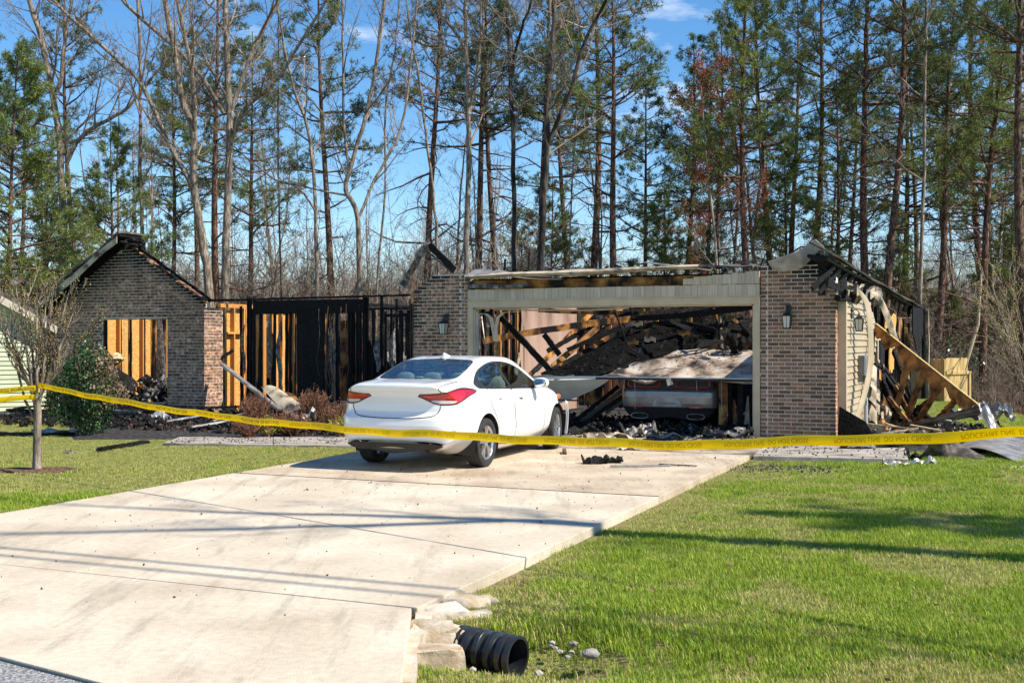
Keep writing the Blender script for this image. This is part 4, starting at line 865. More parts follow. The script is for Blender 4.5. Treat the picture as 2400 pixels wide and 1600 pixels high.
fs_d = empty('garage_door_panel', Wd(-3.7,.5,0), -TH, 'pale folded garage door panel sagging left of the coupe', 'garage door')
for k in range(4):
    t0, t1 = k/4, (k+.97)/4
    def dp(a, b):
        t = t0+(t1-t0)*b; left = -1.0+.25*t; right = .86-1.55*t**1.15; u_ = left+(right-left)*a; return (u_, -.05+.55*t*(1-.3*a)+.10*math.sin(2.5*t), .93-.62*t**.9+.05*a*(1-t)-.03*math.sin(3*a))
    mb = MB(); mb.sheet(dp, 14, 4, .03); mb.build('door_section', M['white'] if k < 3 else M['trim'], fs_d, smooth=40)
mb = MB(); mb.sheet(lambda a,b: (-1.05+1.2*a, -.10, .99-.10*b*(1-.5*a)+.015*math.sin(14*a)+.02*math.sin(25*a)*b), 16, 2, .01); mb.build('torn_edge', M['paper'], fs_d)
mb = MB(); mb.beam((-.75,-.08,.78),(-.35,.02,.52),.03,.05,seg=4); mb.beam((-.36,.0,.52),(.3,.1,.52),.03,.03,seg=4); mb.build('door_strut', M['black_metal'], fs_d)
for k in range(5):
    a = HW_(1330+30*k, 1000-12*k, .9+.1*k); b = HW_(1450+15*k, 905+5*k, 1.3); board(a, b, .03, .09, 'black_metal' if k % 2 else 'char', 'dark buckled door rail under the sagging panel', 'rail', 'buckled rails under the sagging door panel', name='door_rail')
for k in range(3):
    u_ = (-2.35, -1.2, -.75)[k]; p = Wd(u_, .36, .95); board(p, (p[0]+.01, p[1], p[2]-(.55,.2,.62)[k]), .006, .006, 'galv', 'thin pale cord dangling from the fallen door edge', 'cord', 'cords dangling from the fallen door', name='dangling_cord', seg=4)
c = Wd(-1.75,.33,.93); thing_sheet('door_bracket', lambda a,b: (c[0]+.10*a+.03*b, c[1], c[2]+.02-.12*b+.03*a), 3, 3, .01, 'gutter', 'small bent bracket hanging on the fallen door edge', 'bracket')
# burnt side curtain of panels right of the coupe
for k, (x, w, z1, mt) in enumerate(((1694,.16,.93,'osb_burnt'),(1708,.12,.93,'char'),(1722,.12,.6,'truss'),(1736,.10,.95,'char'),(1752,.12,.66,'siding_burnt'),(1765,.1,.95,'char'))):
    A = HL(x, 950, .62+.1*(k % 3)); thing_sheet('burnt_plank', lambda a,b: Wd(A[0]+w*(a-.5)*(1-.75*b*(k in (2,4))), A[1]+.04*math.sin(3*b+k), .06+(z1-.06)*b), 3, 10, .02, mt, 'scorched upright plank between the coupe and the right jamb', 'plank', 'burnt planks beside the coupe')
# heaps
def chunks(name, label, fn, n, smin, smax, mat, cat='debris', flat=.5, V=octV, Fc=octF):
    P = np.array([fn() for _ in range(n)]); s = NR.uniform(0, 1, n)**2.2*(smax-smin)+smin
    return cloud(name, V, Fc, P, np.c_[s, s*NR.uniform(.4,1,n), s*flat*NR.uniform(.5,1.2,n)], M[mat], jit=.4, label=label, cat=cat, tilt=1.2)
def in_house(u0, u1, v0, v1, z0=0, z1=.06, pw=1.0): return lambda: (lambda u_, v_: np.array(Wd(u_, v_, z0+(z1-z0)*NR.random()**1.5)))(NR.uniform(u0,u1), v0+(v1-v0)*NR.random()**pw)
chunks('garage_rubble', 'black charcoal rubble covering the garage floor', in_house(-5.3,-.1,-.45,3.2,0,.16,1.3), 2000, .015, .12, 'char')
chunks('door_rubble', 'charred crumbs lying on the fallen garage door', lambda: (lambda a, b: np.array(Wd(-3.0+2.9*a, .45+1.9*b, float(dz(-1.25+2.93*a, 1.9*b))+.03)))(NR.random(), NR.random()**.6), 420, .006, .03, 'char', flat=.4)
chunks('deck_rubble', 'charred lumps lying on the black roof deck', lambda: np.array(deck(NR.random()*.98, NR.random()*.98))+np.array([0,0,.005]), 260, .012, .05, 'char', flat=.4)
chunks('garage_ash', 'pale ash flakes strewn over the garage threshold', in_house(-5.2,-.1,-.5,1.2,0,.10), 420, .012, .07, 'ash', flat=.3)
chunks('threshold_rubble', 'charred bits spilled from the garage over the driveway end', in_house(-5.0,.9,-2.6,-.1,0.004,.02,.45), 1300, .006, .045, 'grit', flat=.35)
chunks('porch_rubble', 'black charcoal rubble heaped under the burnt porch', in_house(-12,-6.9,-.9,1.6,.03,.20), 900, .02, .14, 'char')
chunks('porch_ash', 'grey ash flakes over the porch rubble', in_house(-12,-6.9,-.8,1.4,.05,.24), 350, .015, .07, 'ash', flat=.3)
chunks('gable_rubble', 'black charcoal heap below the gable window', in_house(-15.6,-11.2,-2.6,-.2,.02,.12,.6), 900, .02, .14, 'char')
chunks('path_crumbs', 'charcoal crumbs scattered on the left path', lambda: (lambda t, s: np.array([lerp(walk_l[0][0], walk_l[2][0], t), lerp(walk_l[0][1], walk_l[3][1], s)-.2*t, .025]))(NR.random(), NR.random()), 420, .004, .03, 'grit', flat=.4)
chunks('room_rubble', 'burnt rubble filling the left room behind the window', in_house(-15.8,-12.2,.2,4.0,0,.75,.8), 1300, .03, .2, 'char')
chunks('room_ash', 'ash and plaster bits in the left room', in_house(-15.6,-12.2,.2,3.0,.15,.75), 420, .02, .10, 'ash', flat=.4)
chunks('side_rubble', 'black rubble along the torn end wall', in_house(1.4,3.8,-.7,5,-.06,.02), 1000, .02, .085, 'char')
chunks('side_ash', 'pale plaster and wrap bits along the end wall', in_house(1.4,3.2,-.6,4,-.04,.05), 300, .02, .08, 'paper', flat=.35)
chunks('lawn_char', 'charcoal flecks scattered on the lawn edge beside the driveway', lambda: (lambda a, s: np.array([*Dp(a, s), -.075]))(abs(NR.normal(0,.8)), 5.7+NR.normal(0,.4)), 700, .008, .035, 'grit', flat=.4)
chunks('walk_crumbs', 'charred crumbs on the right walkway slab', lambda: (lambda a, s: np.array([lerp(lerp(walk_r[0][0],walk_r[1][0],a), lerp(walk_r[3][0],walk_r[2][0],a), s), lerp(lerp(walk_r[0][1],walk_r[1][1],a), lerp(walk_r[3][1],walk_r[2][1],a), s), .0]))(NR.random(), NR.random()**.7), 420, .004, .03, 'grit', flat=.35)
chunks('front_rubble', 'black burnt rubble spilled over the bed toward the left path', in_house(-14.8,-7.2,-3.4,-.6,.02,.09,.8), 1800, .015, .11, 'char')
chunks('front_ash', 'grey ash flakes over the rubble by the left path', in_house(-14.5,-7.2,-2.9,-.6,.04,.12,.8), 420, .012, .06, 'ash', flat=.3)
chunks('bed_litter', 'brown mulch chips and burnt flakes on the bed before the house', lambda: (lambda t, s: np.array(Wd(-15.8+9*t, -3.2+3.1*s, .03)))(NR.random(), NR.random()), 3200, .015, .055, 'mulch', flat=.3)
# crumpled sheets on the garage threshold
def crumple(px, py, w, d, h, mat, label, seed, z=0.0, group=None, name='crumpled_sheet', cat='sheet', rz=0, th=.006, n=12, curl=1.0):
    c = Vector(GP(px, py, z)); rg = random.Random(seed); o1 = rg.uniform(0, 50)
    def fn(a, b):
        x = (a-.5)*w; y = (b-.5)*d; k = mnoise.noise(Vector((a*2.6+o1, b*2.6, seed)))*1.0+.5*mnoise.noise(Vector((a*6+o1, b*6, seed+5))); zz = max(0.004, h*(.45+k*1.1)*curl)
        e = .18*mnoise.noise(Vector((b*5+o1, 3.3, a))); x += e*w*.5; return (c.x+x*math.cos(rz)-y*math.sin(rz), c.y+x*math.sin(rz)+y*math.cos(rz), c.z+zz)
    return thing_sheet(name, fn, n, n, th, mat, label, cat, group)
for k, (px, py, w, d, h, mt, lab, rz) in enumerate((
 (1425,1032,.75,.35,.16,'siding_burnt','crumpled beige siding sheet on the garage threshold behind the tape',.1),
 (1500,1022,.55,.40,.20,'gutter_dark','curled brown siding scrap beside the crumpled beige sheet',.5),
 (1610,1014,.55,.35,.13,'ash','pale crumpled insulation sheet before the coupe exhaust',0),
 (1700,1024,.70,.35,.16,'ash','grey crumpled sheet before the right exhaust tip',.2),
 (1740,1012,.30,.25,.12,'galv','small pale crumpled wad near the right garage jamb',.3),
 (1560,1028,.6,.3,.10,'gutter_dark','tan torn sheet lying before the coupe',-.1),
 (1340,1016,.6,.3,.12,'char','grey crumpled sheet beside the sedan front wheel',.3),
 (1475,1052,.35,.18,.05,'siding_burnt','beige curled strip just outside the garage on the driveway',.4))):
    crumple(px, py, w, d, h, mt, lab, k+1, .01, rz=rz)
# debris on the driveway
crumple(1395,1086,.34,.16,.12,'char','black twisted lump lying on the driveway behind the tape',21,.0,name='melted_lump',cat='lump',th=.02)
crumple(1440,1084,.22,.14,.10,'char','smaller black twisted lump against the pale strips on the driveway',23,.0,name='melted_lump',cat='lump',th=.02)
board(GP(1430,1092,.02), GP(1570,1090,.015), .06, .02, 'gutter', 'flat pale metal strip on the driveway beside the black lump', cat='strip', name='metal_strip')
board(GP(1545,1087,.02), GP(1632,1091,.015), .04, .012, 'char', 'thin black strip on the driveway at the end of the pale strip', cat='strip', name='metal_strip')
board(GP(1322,1054,.03), GP(1324,1062,.02), .06, .06, 'rust', 'small rusty block on the driveway by the sedan front wheel', cat='block', name='rusty_block', seg=3)
# heap below the gable
gl = 'charred board in the heap below the gable window'
for k in range(15):
    u_ = R.uniform(-15.4,-11.6); v_ = R.uniform(-2.0,-.3); a = R.gauss(0,.35); L_ = R.uniform(.8,2.2); z = .06+.14*R.random(); board(Wd(u_-L_/2*math.cos(a), v_-L_/2*math.sin(a), z), Wd(u_+L_/2*math.cos(a), v_+L_/2*math.sin(a), z+R.uniform(-.04,.1)), .10, .05, R.choice(['char','char','char','ash']), gl, 'board', 'charred boards heaped below the gable window', jit=.3)
board(GP(232,1052,.03), GP(345,1034,.02), .12, .06, 'char', 'charred board lying out on the lawn below the gable', jit=.45)
board(GP(392,986,.12), GP(480,972,.22), .10, .03, 'galv', 'pale metal trim strip on the heap beside the return wall', cat='strip', name='metal_strip'); board(GP(450,1000,.10), GP(590,976,.2), .09, .025, 'galv', 'long pale metal trim strip across the heap beside the shrubs', cat='strip', name='metal_strip')
board(GP(500,985,.18), GP(600,962,.25), .07, .025, 'gutter', 'dull bent trim strip above the long pale one', cat='strip', name='metal_strip')
crumple(372,985,.30,.22,.20,'galv','small pale crumpled sheet on the heap below the gable window',31,.05)
crumple(60,1020,1.5,.35,.06,'char','dark burnt sheet lying on the lawn beside the holly shrub',32,-.02); crumple(130,1014,.8,.3,.08,'gutter','grey bent strip behind the ornamental tree trunk',33,-.02); crumple(165,1062,.18,.12,.04,'gutter_dark','flat grey scrap on the lawn below the gable',34,-.02)
# porch wreckage
board(Wd(*HL(520,853,.1)), Wd(*HL(655,960,-.6)), .10, .05, 'gutter', 'long grey gutter slanting from the return wall into the shrubs', cat='gutter', name='fallen_gutter', jit=.08)
A = [HW_(612,907,-.2), HW_(652,912,-.1), HW_(724,962,-.5), HW_(672,972,-.6)]
thing_sheet('plywood_sheet', lambda a,b: Vector(A[0]).lerp(Vector(A[1]),a).lerp(Vector(A[3]).lerp(Vector(A[2]),a),b)+Vector((0,0,.05*math.sin(3*a))), 8, 6, .015, 'siding_burnt', 'pale bowed sheet leaning behind the scorched shrubs', 'sheet')
A2 = [HW_(655,915,.0), HW_(690,925,.0), HW_(702,940,-.2), HW_(668,938,-.2)]
thing_sheet('plywood_sheet', lambda a,b: Vector(A2[0]).lerp(Vector(A2[1]),a).lerp(Vector(A2[3]).lerp(Vector(A2[2]),a),b), 5, 4, .015, 'osb_burnt', 'small scorched board behind the pale bowed sheet', 'sheet')
crumple(712,990,.40,.25,.20,'gutter','shiny crumpled plastic sheet between the two scorched shrubs',41,.15)
board(HW_(500,850,.5), HW_(548,820,.7), .05, .08, 'char', 'charred brace leaning inside the porch beside the return wall', name='brace'); board(HW_(528,720,1.4), HW_(522,955,.6), .08, .10, 'char', 'charred post leaning inside the porch corner', name='leaning_post', jit=.4)
board(HW_(775,985,.2), HW_(900,982,.2), .35, .14, 'char', 'black burnt step board behind the sedan trunk', name='step_board', jit=.2)
# left room: slanted black deck and tan bundle seen through the window
A3 = [HW_(236,822,1.4), HW_(322,905,1.1), HW_(305,925,.6), HW_(236,915,.7)]
thing_sheet('ceiling_sheet', lambda a,b: Vector(A3[0]).lerp(Vector(A3[1]),a).lerp(Vector(A3[3]).lerp(Vector(A3[2]),a),b)+Vector((0,0,.04*math.sin(9*a))), 12, 8, .05, 'char', 'black fallen ceiling sheet slanting inside the left window', 'sheet')
mb = MB(); mb.rock((0,0,0),(.17,.15,.12),jit=.35,sub=3,seed=4); o = mb.build('insulation_bundle', M['tan_wood']); o.location = HW_(272,840,1.3); tag(o, 'tan wad of insulation on the slanted sheet inside the left window', 'insulation')
for k, (x0,y0,x1,y1,mt) in enumerate(((330,960,385,880,'ash'),(340,968,395,890,'ash'),(255,900,300,960,'char'),(300,940,390,905,'ash'),(262,925,330,985,'char'),(352,955,392,940,'tan_wood'),(320,985,342,940,'tan_wood'),(378,760,386,900,'ash'))):
    board(HW_(x0,y0,.6+.1*k), HW_(x1,y1,1.2), .04, .07, mt, ['grey burnt board poking up inside the left window','second grey board crossing inside the left window','black board at the left of the window opening','long grey board lying over the window rubble','black board low in the window rubble','tan splinter in the window rubble','short tan board standing in the window rubble','ash grey strip hanging at the right of the window opening'][k], name='burnt_board', jit=.3)
# --- right end: leaning wall frame burnt to its skeleton
def Y_ch(t): return 22.4-2.0*t
fr = empty('fallen_wall_frame', (0,0,0), 0, 'burnt brown triangular truss frame leaning off the end wall', 'truss'); c0 = Vector(AT(2160,900,21.4)); fr.location = c0
T0, T1 = Vector(AT(2053,760,22.4)), Vector(AT(2293,950,20.4))
def chp(t): return T0.lerp(T1, t)
mb = MB(); 
def chord(a, b):
    p = chp(a); w = .30*(math.sin(math.pi*min(1,max(0,a*.93+.05))))**.45+.04; k = .07*math.sin(23*a)+.06*math.sin(41*a+2)+.05*math.sin(77*a); return p-c0+Vector((0,.01,-(w+k)*b*(.55+.45*abs(math.sin(a*12.6+.5)))))
mb.sheet(chord, 60, 4, .04); ch_ = mb.build('top_chord', M['truss'], fr)
mb = MB(); mb.beam(T0-c0+Vector((0,-.015,.012)), T1-c0+Vector((0,-.015,.012)), .035, .02, seg=10); mb.build('chord_edge', M['fence'], fr)
for (x0,y0,x1,y1) in ((2130,842,2091,1000),(2166,870,2119,994),(2202,910,2148,990),(2244,933,2212,968)):
    t = (x0-2053)/240; Yt = lerp(22.4,20.4,t); a = Vector(AT(x0,y0,Yt)); b = Vector(AT(x1,y1,Yt+.5)); mb = MB(); mb.beam(a-c0, b-c0, .13, .07, seg=16, jit=.38, up=(0,1,0)); mb.build('web', M['truss'], fr)
for k, (x0,y0,x1,y1,Ya) in enumerate(((2044,838,2130,964,23.5),(2052,864,2094,960,23.2),(2094,822,2137,935,24),(2060,850,2150,975,23.8),(2048,845,2110,985,23.0),(2150,955,2180,985,22.5),(2120,870,2128,960,24.2))):
    board(AT(x0,y0,Ya), AT(x1,y1,Ya-1.2), .06, .14, 'char', ['thick charred rafter propped against the end wall','short charred rafter below the meter box','charred rafter standing behind the truss webs','long charred rafter crossing behind the truss webs','charred rafter nearest the hanging siding strip','short charred stub low behind the truss','upright charred stub behind the truss chord'][k], name='charred_rafter', jit=.22)
for k, (x0,y0,x1,y1,Ya,mt) in enumerate(((2098,905,2150,1000,22.6,'truss'),(2070,880,2075,1002,23.2,'truss'),(2110,985,2190,930,22.2,'wood_char'),(2082,930,2140,1004,22.0,'truss'),(2175,1000,2225,955,21.6,'wood_half'),(2052,905,2066,1000,23.4,'wood_half'),(2130,1000,2200,985,21.5,'tan_wood'),(2060,990,2120,1010,21.6,'tan_wood'))):
    board(AT(x0,y0,Ya), AT(x1,y1,Ya-.5), .045, .09, mt, ['brown broken stud slanting behind the first truss web','brown stud standing close to the torn end wall','burnt brown piece rising right between the truss webs','brown broken stud slanting low behind the webs','half burnt piece at the foot of the last truss web','half burnt stud beside the conduit','tan split lath lying before the truss webs','tan split lath lying before the end wall'][k], name='broken_stud', jit=.3)
mb = MB()
def rib(a, b): 
    p = Vector(AT(2090,1008,20.6)).lerp(Vector(AT(2308,970,19.2)), a); prof = [(0,0),(.05,.05),(.05,.10),(.10,.12),(.10,.20),(.14,.22)]; x = min(b*5, 4.999); i = int(x); f = x-i
    q = (lerp(prof[i][0],prof[i+1][0],f), lerp(prof[i][1],prof[i+1][1],f)); return p+Vector((.02*math.sin(5*a), .22-q[0]*2, q[1]*.9*(.5+.6*a)-.05))
thing_sheet('fallen_gutter', rib, 20, 10, .012, 'gutter_dark', 'dark ribbed gutter and fascia lying under the leaning truss', 'gutter')
def crump2(a, b):
    p = Vector(AT(2292,948,19.2)).lerp(Vector(AT(2318,1010,18.9)), b); return p+Vector((.26*a, .05*math.sin(8*a+3*b), .05*math.sin(5*a+2*b)-.12*a*a))
thing_sheet('bent_flashing', crump2, 8, 8, .008, 'gutter', 'pale bent flashing hanging at the foot of the leaning truss', 'flashing')
crumple(2338,985,.55,.4,.30,'gutter','crumpled pale metal bundle at the end of the ribbed gutter',51,.08); crumple(2255,985,.7,.3,.3,'gutter','crumpled grey metal behind the ribbed gutter',52,.05)
board(GP(2226,1015,-.05), AT(2222,985,18.6), .12, .03, 'gutter', 'short grey strap standing before the ribbed gutter', cat='strip', name='metal_strip', seg=4)
c1 = [Vector(GP(2222,1058,-.09)), Vector(GP(2440,1098,-.09)), Vector(GP(2440,1010,.1)), Vector(GP(2330,1010,.12))]
thing_sheet('metal_sheet', lambda a,b: c1[0].lerp(c1[1],a).lerp(c1[3].lerp(c1[2],a),b)+Vector((0,0,.10*math.sin(math.pi*a)*(1-b)+.05*math.sin(5*a+2*b))), 14, 8, .01, 'gutter', 'large pale metal sheet lying on the lawn behind the tape', 'sheet')
c2 = [Vector(GP(2155,1072,-.08)), Vector(GP(2318,1078,-.08)), Vector(GP(2250,1040,.10)), Vector(GP(2190,1036,.18))]
thing_sheet('shingle_sheet', lambda a,b: c2[0].lerp(c2[1],a).lerp(c2[3].lerp(c2[2],a),b)+Vector((0,0,.03*math.sin(9*a))), 12, 8, .015, 'shingle', 'dark torn shingle sheet lying on the lawn below the tape', 'sheet')
crumple(2110,1093,.45,.16,.10,'gutter','dark curled strip on the lawn in front of the walkway end',53,-.09); crumple(2165,1090,.28,.22,.10,'gutter','grey bent plate leaning at the walkway end',54,-.09); crumple(2140,1078,.2,.2,.12,'char','black crumpled scrap between the curled strip and the walkway',55,-.08)
crumple(2378,1098,.35,.14,.05,'gutter','small grey metal scrap on the lawn before the large sheet',56,-.09); crumple(2090,1045,.6,.3,.06,'char','black burnt sheet on the walkway slab',57,.0); crumple(2010,1048,.5,.25,.05,'ash','grey flake pile on the walkway slab',58,.0)
c3 = [Wd(1.32,-.15,.0), Wd(1.9,.0,.0), Wd(1.75,.05,.30), Wd(1.34,-.05,.55)]
thing_sheet('charred_sheet', lambda a,b: Vector(c3[0]).lerp(Vector(c3[1]),a).lerp(Vector(c3[3]).lerp(Vector(c3[2]),a),b), 8, 8, .04, 'soot_black', 'black charred sheet propped at the corner of the right brick pier', 'sheet')
for k in range(8):
    u_, v_ = R.uniform(1.6,3.2), R.uniform(-.3,2.5); a = R.uniform(0,3.1); L_ = R.uniform(.4,1.1); board(Wd(u_, v_, .08), Wd(u_+L_*math.cos(a), v_+L_*math.sin(a), .10+R.uniform(0,.15)), .06, .03, R.choice(['tan_wood','char','wood_half']), 'broken lath in the rubble along the end wall', 'board', 'broken laths along the end wall', name='broken_lath')
# torn ridge metal standing over the left garage pier
rt = [HW_(936,665,.5), HW_(952,640,.5), HW_(975,600,.4), HW_(990,577,.3), HW_(1005,572,.3)]
mb = MB(); c = Vector(rt[2]); mb.sheet(lambda a,b: Vector(rt[min(3,int(a*3.999))]).lerp(Vector(rt[min(3,int(a*3.999))+1]), a*3.999-int(a*3.999))-c+Vector((.12*b*(1-.4*a), .05*math.sin(20*a), -.09*b+.02*math.sin(40*a))), 26, 3, .012); o = mb.build('torn_ridge', M['ash']); o.location = c; tag(o, 'twisted ash grey strip rising over the left garage pier', 'strip')
board(HW_(1005,573,.3), HW_(1066,634,.15), .03, .16, 'char', 'black burnt board slanting down onto the left garage pier', name='ridge_board', jit=.25)
board(HW_(998,585,.4), HW_(1050,630,.3), .02, .05, 'ash', 'thin ash grey lath below the slanting ridge board', name='ridge_lath', jit=.25)
sp = [HW_(972,598,.35), HW_(990,580,.25), HW_(1008,570,.25)]
thing_sheet('bent_cap_flashing', lambda a,b: Vector(sp[0]).lerp(Vector(sp[2]), a)+Vector((0,.1*b,.05*math.sin(math.pi*a)-.10*b+.03)), 8, 3, .008, 'galv', 'pale metal cap on the peak of the twisted ridge strip', 'flashing')
thing_sheet('rusty_strip', lambda a,b: Vector(HW_(958,640,.45)).lerp(Vector(HW_(967,712,.35)), a)+Vector((.06*b+.03*math.sin(5*a), 0, 0)), 10, 1, .01, 'rust', 'rusty strip hanging beside the left garage pier', 'strip')
thing_sheet('rusty_strip', lambda a,b: Vector(HW_(976,596,.4)).lerp(Vector(HW_(958,645,.45)), a)+Vector((.05*b, 0, 0)), 10, 1, .01, 'rust', 'dark purple strip on the left of the twisted ridge', 'strip')
for px, y0, y1, Y in ((1182,606,640,27),(1238,590,645,27.5),(1262,612,645,27)):
    board(AT(px,y1,Y), AT(px+2,y0,Y), .06, .06, 'char', 'charred stud top sticking up behind the garage header', 'board', 'stud tops behind the garage header', name='stud_top')
# ---------------------------------------------------------------- cars: one lofted surface, cut into panels along exact outlines
def catmull(xk, yk, x):                              # monotone-ish cubic through keys
    xk = np.asarray(xk, float); yk = np.asarray(yk, float); h = np.diff(xk); d = np.diff(yk)/h; m = np.zeros(len(xk)); m[0] = d[0]; m[-1] = d[-1]
    for i in range(1, len(xk)-1):
        if d[i-1]*d[i] > 0: m[i] = 2*d[i-1]*d[i]/(d[i-1]+d[i])
    i = np.clip(np.searchsorted(xk, x)-1, 0, len(xk)-2); t = (x-xk[i])/h[i]; t = np.clip(t, 0, 1)
    return (2*t**3-3*t**2+1)*yk[i]+(t**3-2*t**2+t)*h[i]*m[i]+(-2*t**3+3*t**2)*yk[i+1]+(t**3-t**2)*h[i]*m[i+1]
def crom(P, n):                                      # centripetal-like Catmull-Rom over control points P (k,m,2) -> samples along k
    k = len(P); out = []; ts = []
    for i in range(k-1):
        a, b, c, d = P[max(i-1,0)], P[i], P[i+1], P[min(i+2,k-1)]
        la = np.linalg.norm(b-a, axis=-1, keepdims=True)+1e-6; lb = np.linalg.norm(c-b, axis=-1, keepdims=True)+1e-6; lc = np.linalg.norm(d-c, axis=-1, keepdims=True)+1e-6
        m1 = (c-b)/lb if i == 0 else (((b-a)/la*lb+(c-b)/lb*la)/(la+lb)); m2 = (c-b)/lb if i == k-2 else (((c-b)/lb*lc+(d-c)/lc*lb)/(lb+lc))
        for j in range(n):
            t = j/n; out.append((2*t**3-3*t**2+1)*b+(t**3-2*t**2+t)*lb*m1+(-2*t**3+3*t**2)*c+(t**3-t**2)*lb*m2); ts.append(i+t)
    out.append(P[-1]); ts.append(k-1); return np.stack(out), np.array(ts)
def cutmesh(V, T, f):
    """split a triangle mesh (V: n x k attributes, first three = position) by the sign of f; returns (V, T_inside, T_outside)"""
    f = np.where(np.abs(f) < 1e-7, 1e-7, f); s = f < 0; c = s[T].sum(1)
    Ti = [T[c == 3]]; To = [T[c == 0]]; mix = T[(c == 1) | (c == 2)]
    if len(mix) == 0: return V, Ti[0], To[0]
    one_in = s[mix].sum(1) == 1; lone = np.where(one_in[:, None], s[mix], ~s[mix]).argmax(1); r = np.arange(len(mix))
    a = mix[r, lone]; b = mix[r, (lone+1) % 3]; d = mix[r, (lone+2) % 3]
    def edge(p, q):
        lo, hi = np.minimum(p, q), np.maximum(p, q); return lo.astype(np.int64)*len(V)+hi
    E = np.concatenate([edge(a, b), edge(a, d)]); ue, inv = np.unique(E, return_inverse=True); lo, hi = ue//len(V), ue % len(V)
    t = (f[lo]/(f[lo]-f[hi]))[:, None]; nv = V[lo]+(V[hi]-V[lo])*t; base = len(V); V = np.concatenate([V, nv]); m = len(mix)
    e1, e2 = base+inv[:m], base+inv[m:]
    tip = np.stack([a, e1, e2], 1); q1 = np.stack([e1, b, d], 1); q2 = np.stack([e1, d, e2], 1)
    Ti += [tip[one_in], q1[~one_in], q2[~one_in]]; To += [tip[~one_in], q1[one_in], q2[one_in]]
    return V, np.concatenate(Ti), np.concatenate(To)
def psdf(x, y, poly):                                # signed distance to a closed polygon (negative inside)
    d = np.full(x.shape, 1e9); n = len(poly)
    for i in range(n):
        ax, ay = poly[i]; bx, by = poly[(i+1) % n]; ex, ey = bx-ax, by-ay; L2 = ex*ex+ey*ey+1e-12
        t = np.clip(((x-ax)*ex+(y-ay)*ey)/L2, 0, 1); d = np.minimum(d, np.hypot(x-ax-t*ex, y-ay-t*ey))
    return np.where(inpoly(x, y, poly), -d, d)
def smooth_poly(pts, n=5):
    P = np.array(pts, float); k = len(P); out = []
    for i in range(k):
        a, b, c, d = P[i-1], P[i], P[(i+1) % k], P[(i+2) % k]
        for j in range(n):
            t = j/n; out.append(.5*(2*b+(c-a)*t+(2*a-5*b+4*c-d)*t*t+(3*b-a-3*c+d)*t**3))
    return [tuple(p) for p in out]
class Shell:
    def __init__(s, xk, keys, rear, front, length, nx=200, nt=12, ncap=64):
        xs = np.linspace(0, 1, nx); xs = length*(xs+.0*xs)
        K = np.stack([np.stack([catmull(xk, k[0], xs), catmull(xk, k[1], xs)], -1) for k in keys])   # k, nx, 2
        S, ts = crom(K, nt); nt_ = len(S)
        y = S[..., 0].T; z = S[..., 1].T; x = np.repeat(xs[:, None], nt_, 1); tt = np.repeat(ts[None], nx, 0)
        w0 = np.clip(1-x/1.1, 0, 1)**2; w1 = np.clip(1-(length-x)/1.0, 0, 1)**2
        X = x+rear(y, z)*w0-front(y, z)*w1
        grids = [(X, y, z, x, tt)]
        def cap(i, fn, sign, off):
            r = np.linspace(1, 0, ncap)[:, None]; zc = .62; yy = y[i][None]*r; zz = zc+(z[i][None]-zc)*r
            return (off+sign*fn(yy, zz), yy, zz, np.full_like(yy, off), np.repeat(ts[None], ncap, 0))
        grids.append(cap(0, rear, 1, 0.0)); grids.append(cap(-1, front, -1, length))
        V = []; T = []; b = 0
        for gi, g in enumerate(grids):
            A = np.stack([q.ravel() for q in g], -1); m, n = g[0].shape; id_ = b+np.arange(m*n).reshape(m, n)
            q = np.stack([id_[:-1,:-1], id_[1:,:-1], id_[1:,1:], id_[:-1,1:]], -1).reshape(-1, 4)
            if gi == 1: q = q[:, ::-1]
            for sgn in (1, -1):
                B = A.copy(); B[:, 1] *= sgn; V.append(np.c_[B, np.full(len(B), gi)]); qq = q+(b if sgn == -1 else 0)*0
                off = len(np.concatenate(V))-len(B)-b if False else 0
                V_count = sum(len(v) for v in V)-len(B); qq = (q-b)+V_count
                if sgn == 1: T += [qq[:, [0,1,2]], qq[:, [0,2,3]]]
                else: T += [qq[:, [2,1,0]], qq[:, [3,2,0]]]
            b = sum(len(v) for v in V)
        V = np.concatenate(V); T = np.concatenate(T)
        key = np.round(V[:, :3]*20000).astype(np.int64); _, fi, inv = np.unique(key, axis=0, return_index=True, return_inverse=True)
        inv = inv.ravel(); V = V[fi]; T = inv[T]; T = T[(T[:,0] != T[:,1]) & (T[:,1] != T[:,2]) & (T[:,0] != T[:,2])]
        n = np.cross(V[T[:,1],:3]-V[T[:,0],:3], V[T[:,2],:3]-V[T[:,0],:3]); N = np.zeros((len(V), 3))
        for k in range(3): np.add.at(N, T[:, k], n)
        N /= np.linalg.norm(N, axis=1, keepdims=True)+1e-12
        s.V = np.c_[V, N]; s.T = T                     # columns: x y z xn t grid nx ny nz
    def take(s, f):
        """cut out the region f(V)<0, return its triangles (indices into s.V)"""
        s.V, Ti, s.T = cutmesh(s.V, s.T, f(s.V)); return Ti
    def panel(s, f, g=.004):
        """cut a panel with a shadow gap of half width g: returns (panel tris, gap tris)"""
        s.V, Ti, s.T = cutmesh(s.V, s.T, f(s.V)-g); s.V, Tp, Tg = cutmesh(s.V, Ti, f(s.V)+g); return Tp, Tg
    def part(s, T, name, mat, parent, push=0.0, th=0.0, smooth=True):
        if len(T) == 0: return None
        u, inv = np.unique(T, return_inverse=True); T2 = inv.reshape(-1, 3); P = s.V[u, :3]; N = s.V[u, 6:9]; P = P+N*push
        me = npmesh(name, P, T2, [mat], True, normals=N/(np.linalg.norm(N, axis=1, keepdims=True)+1e-9)); return obj(name, me, parent)
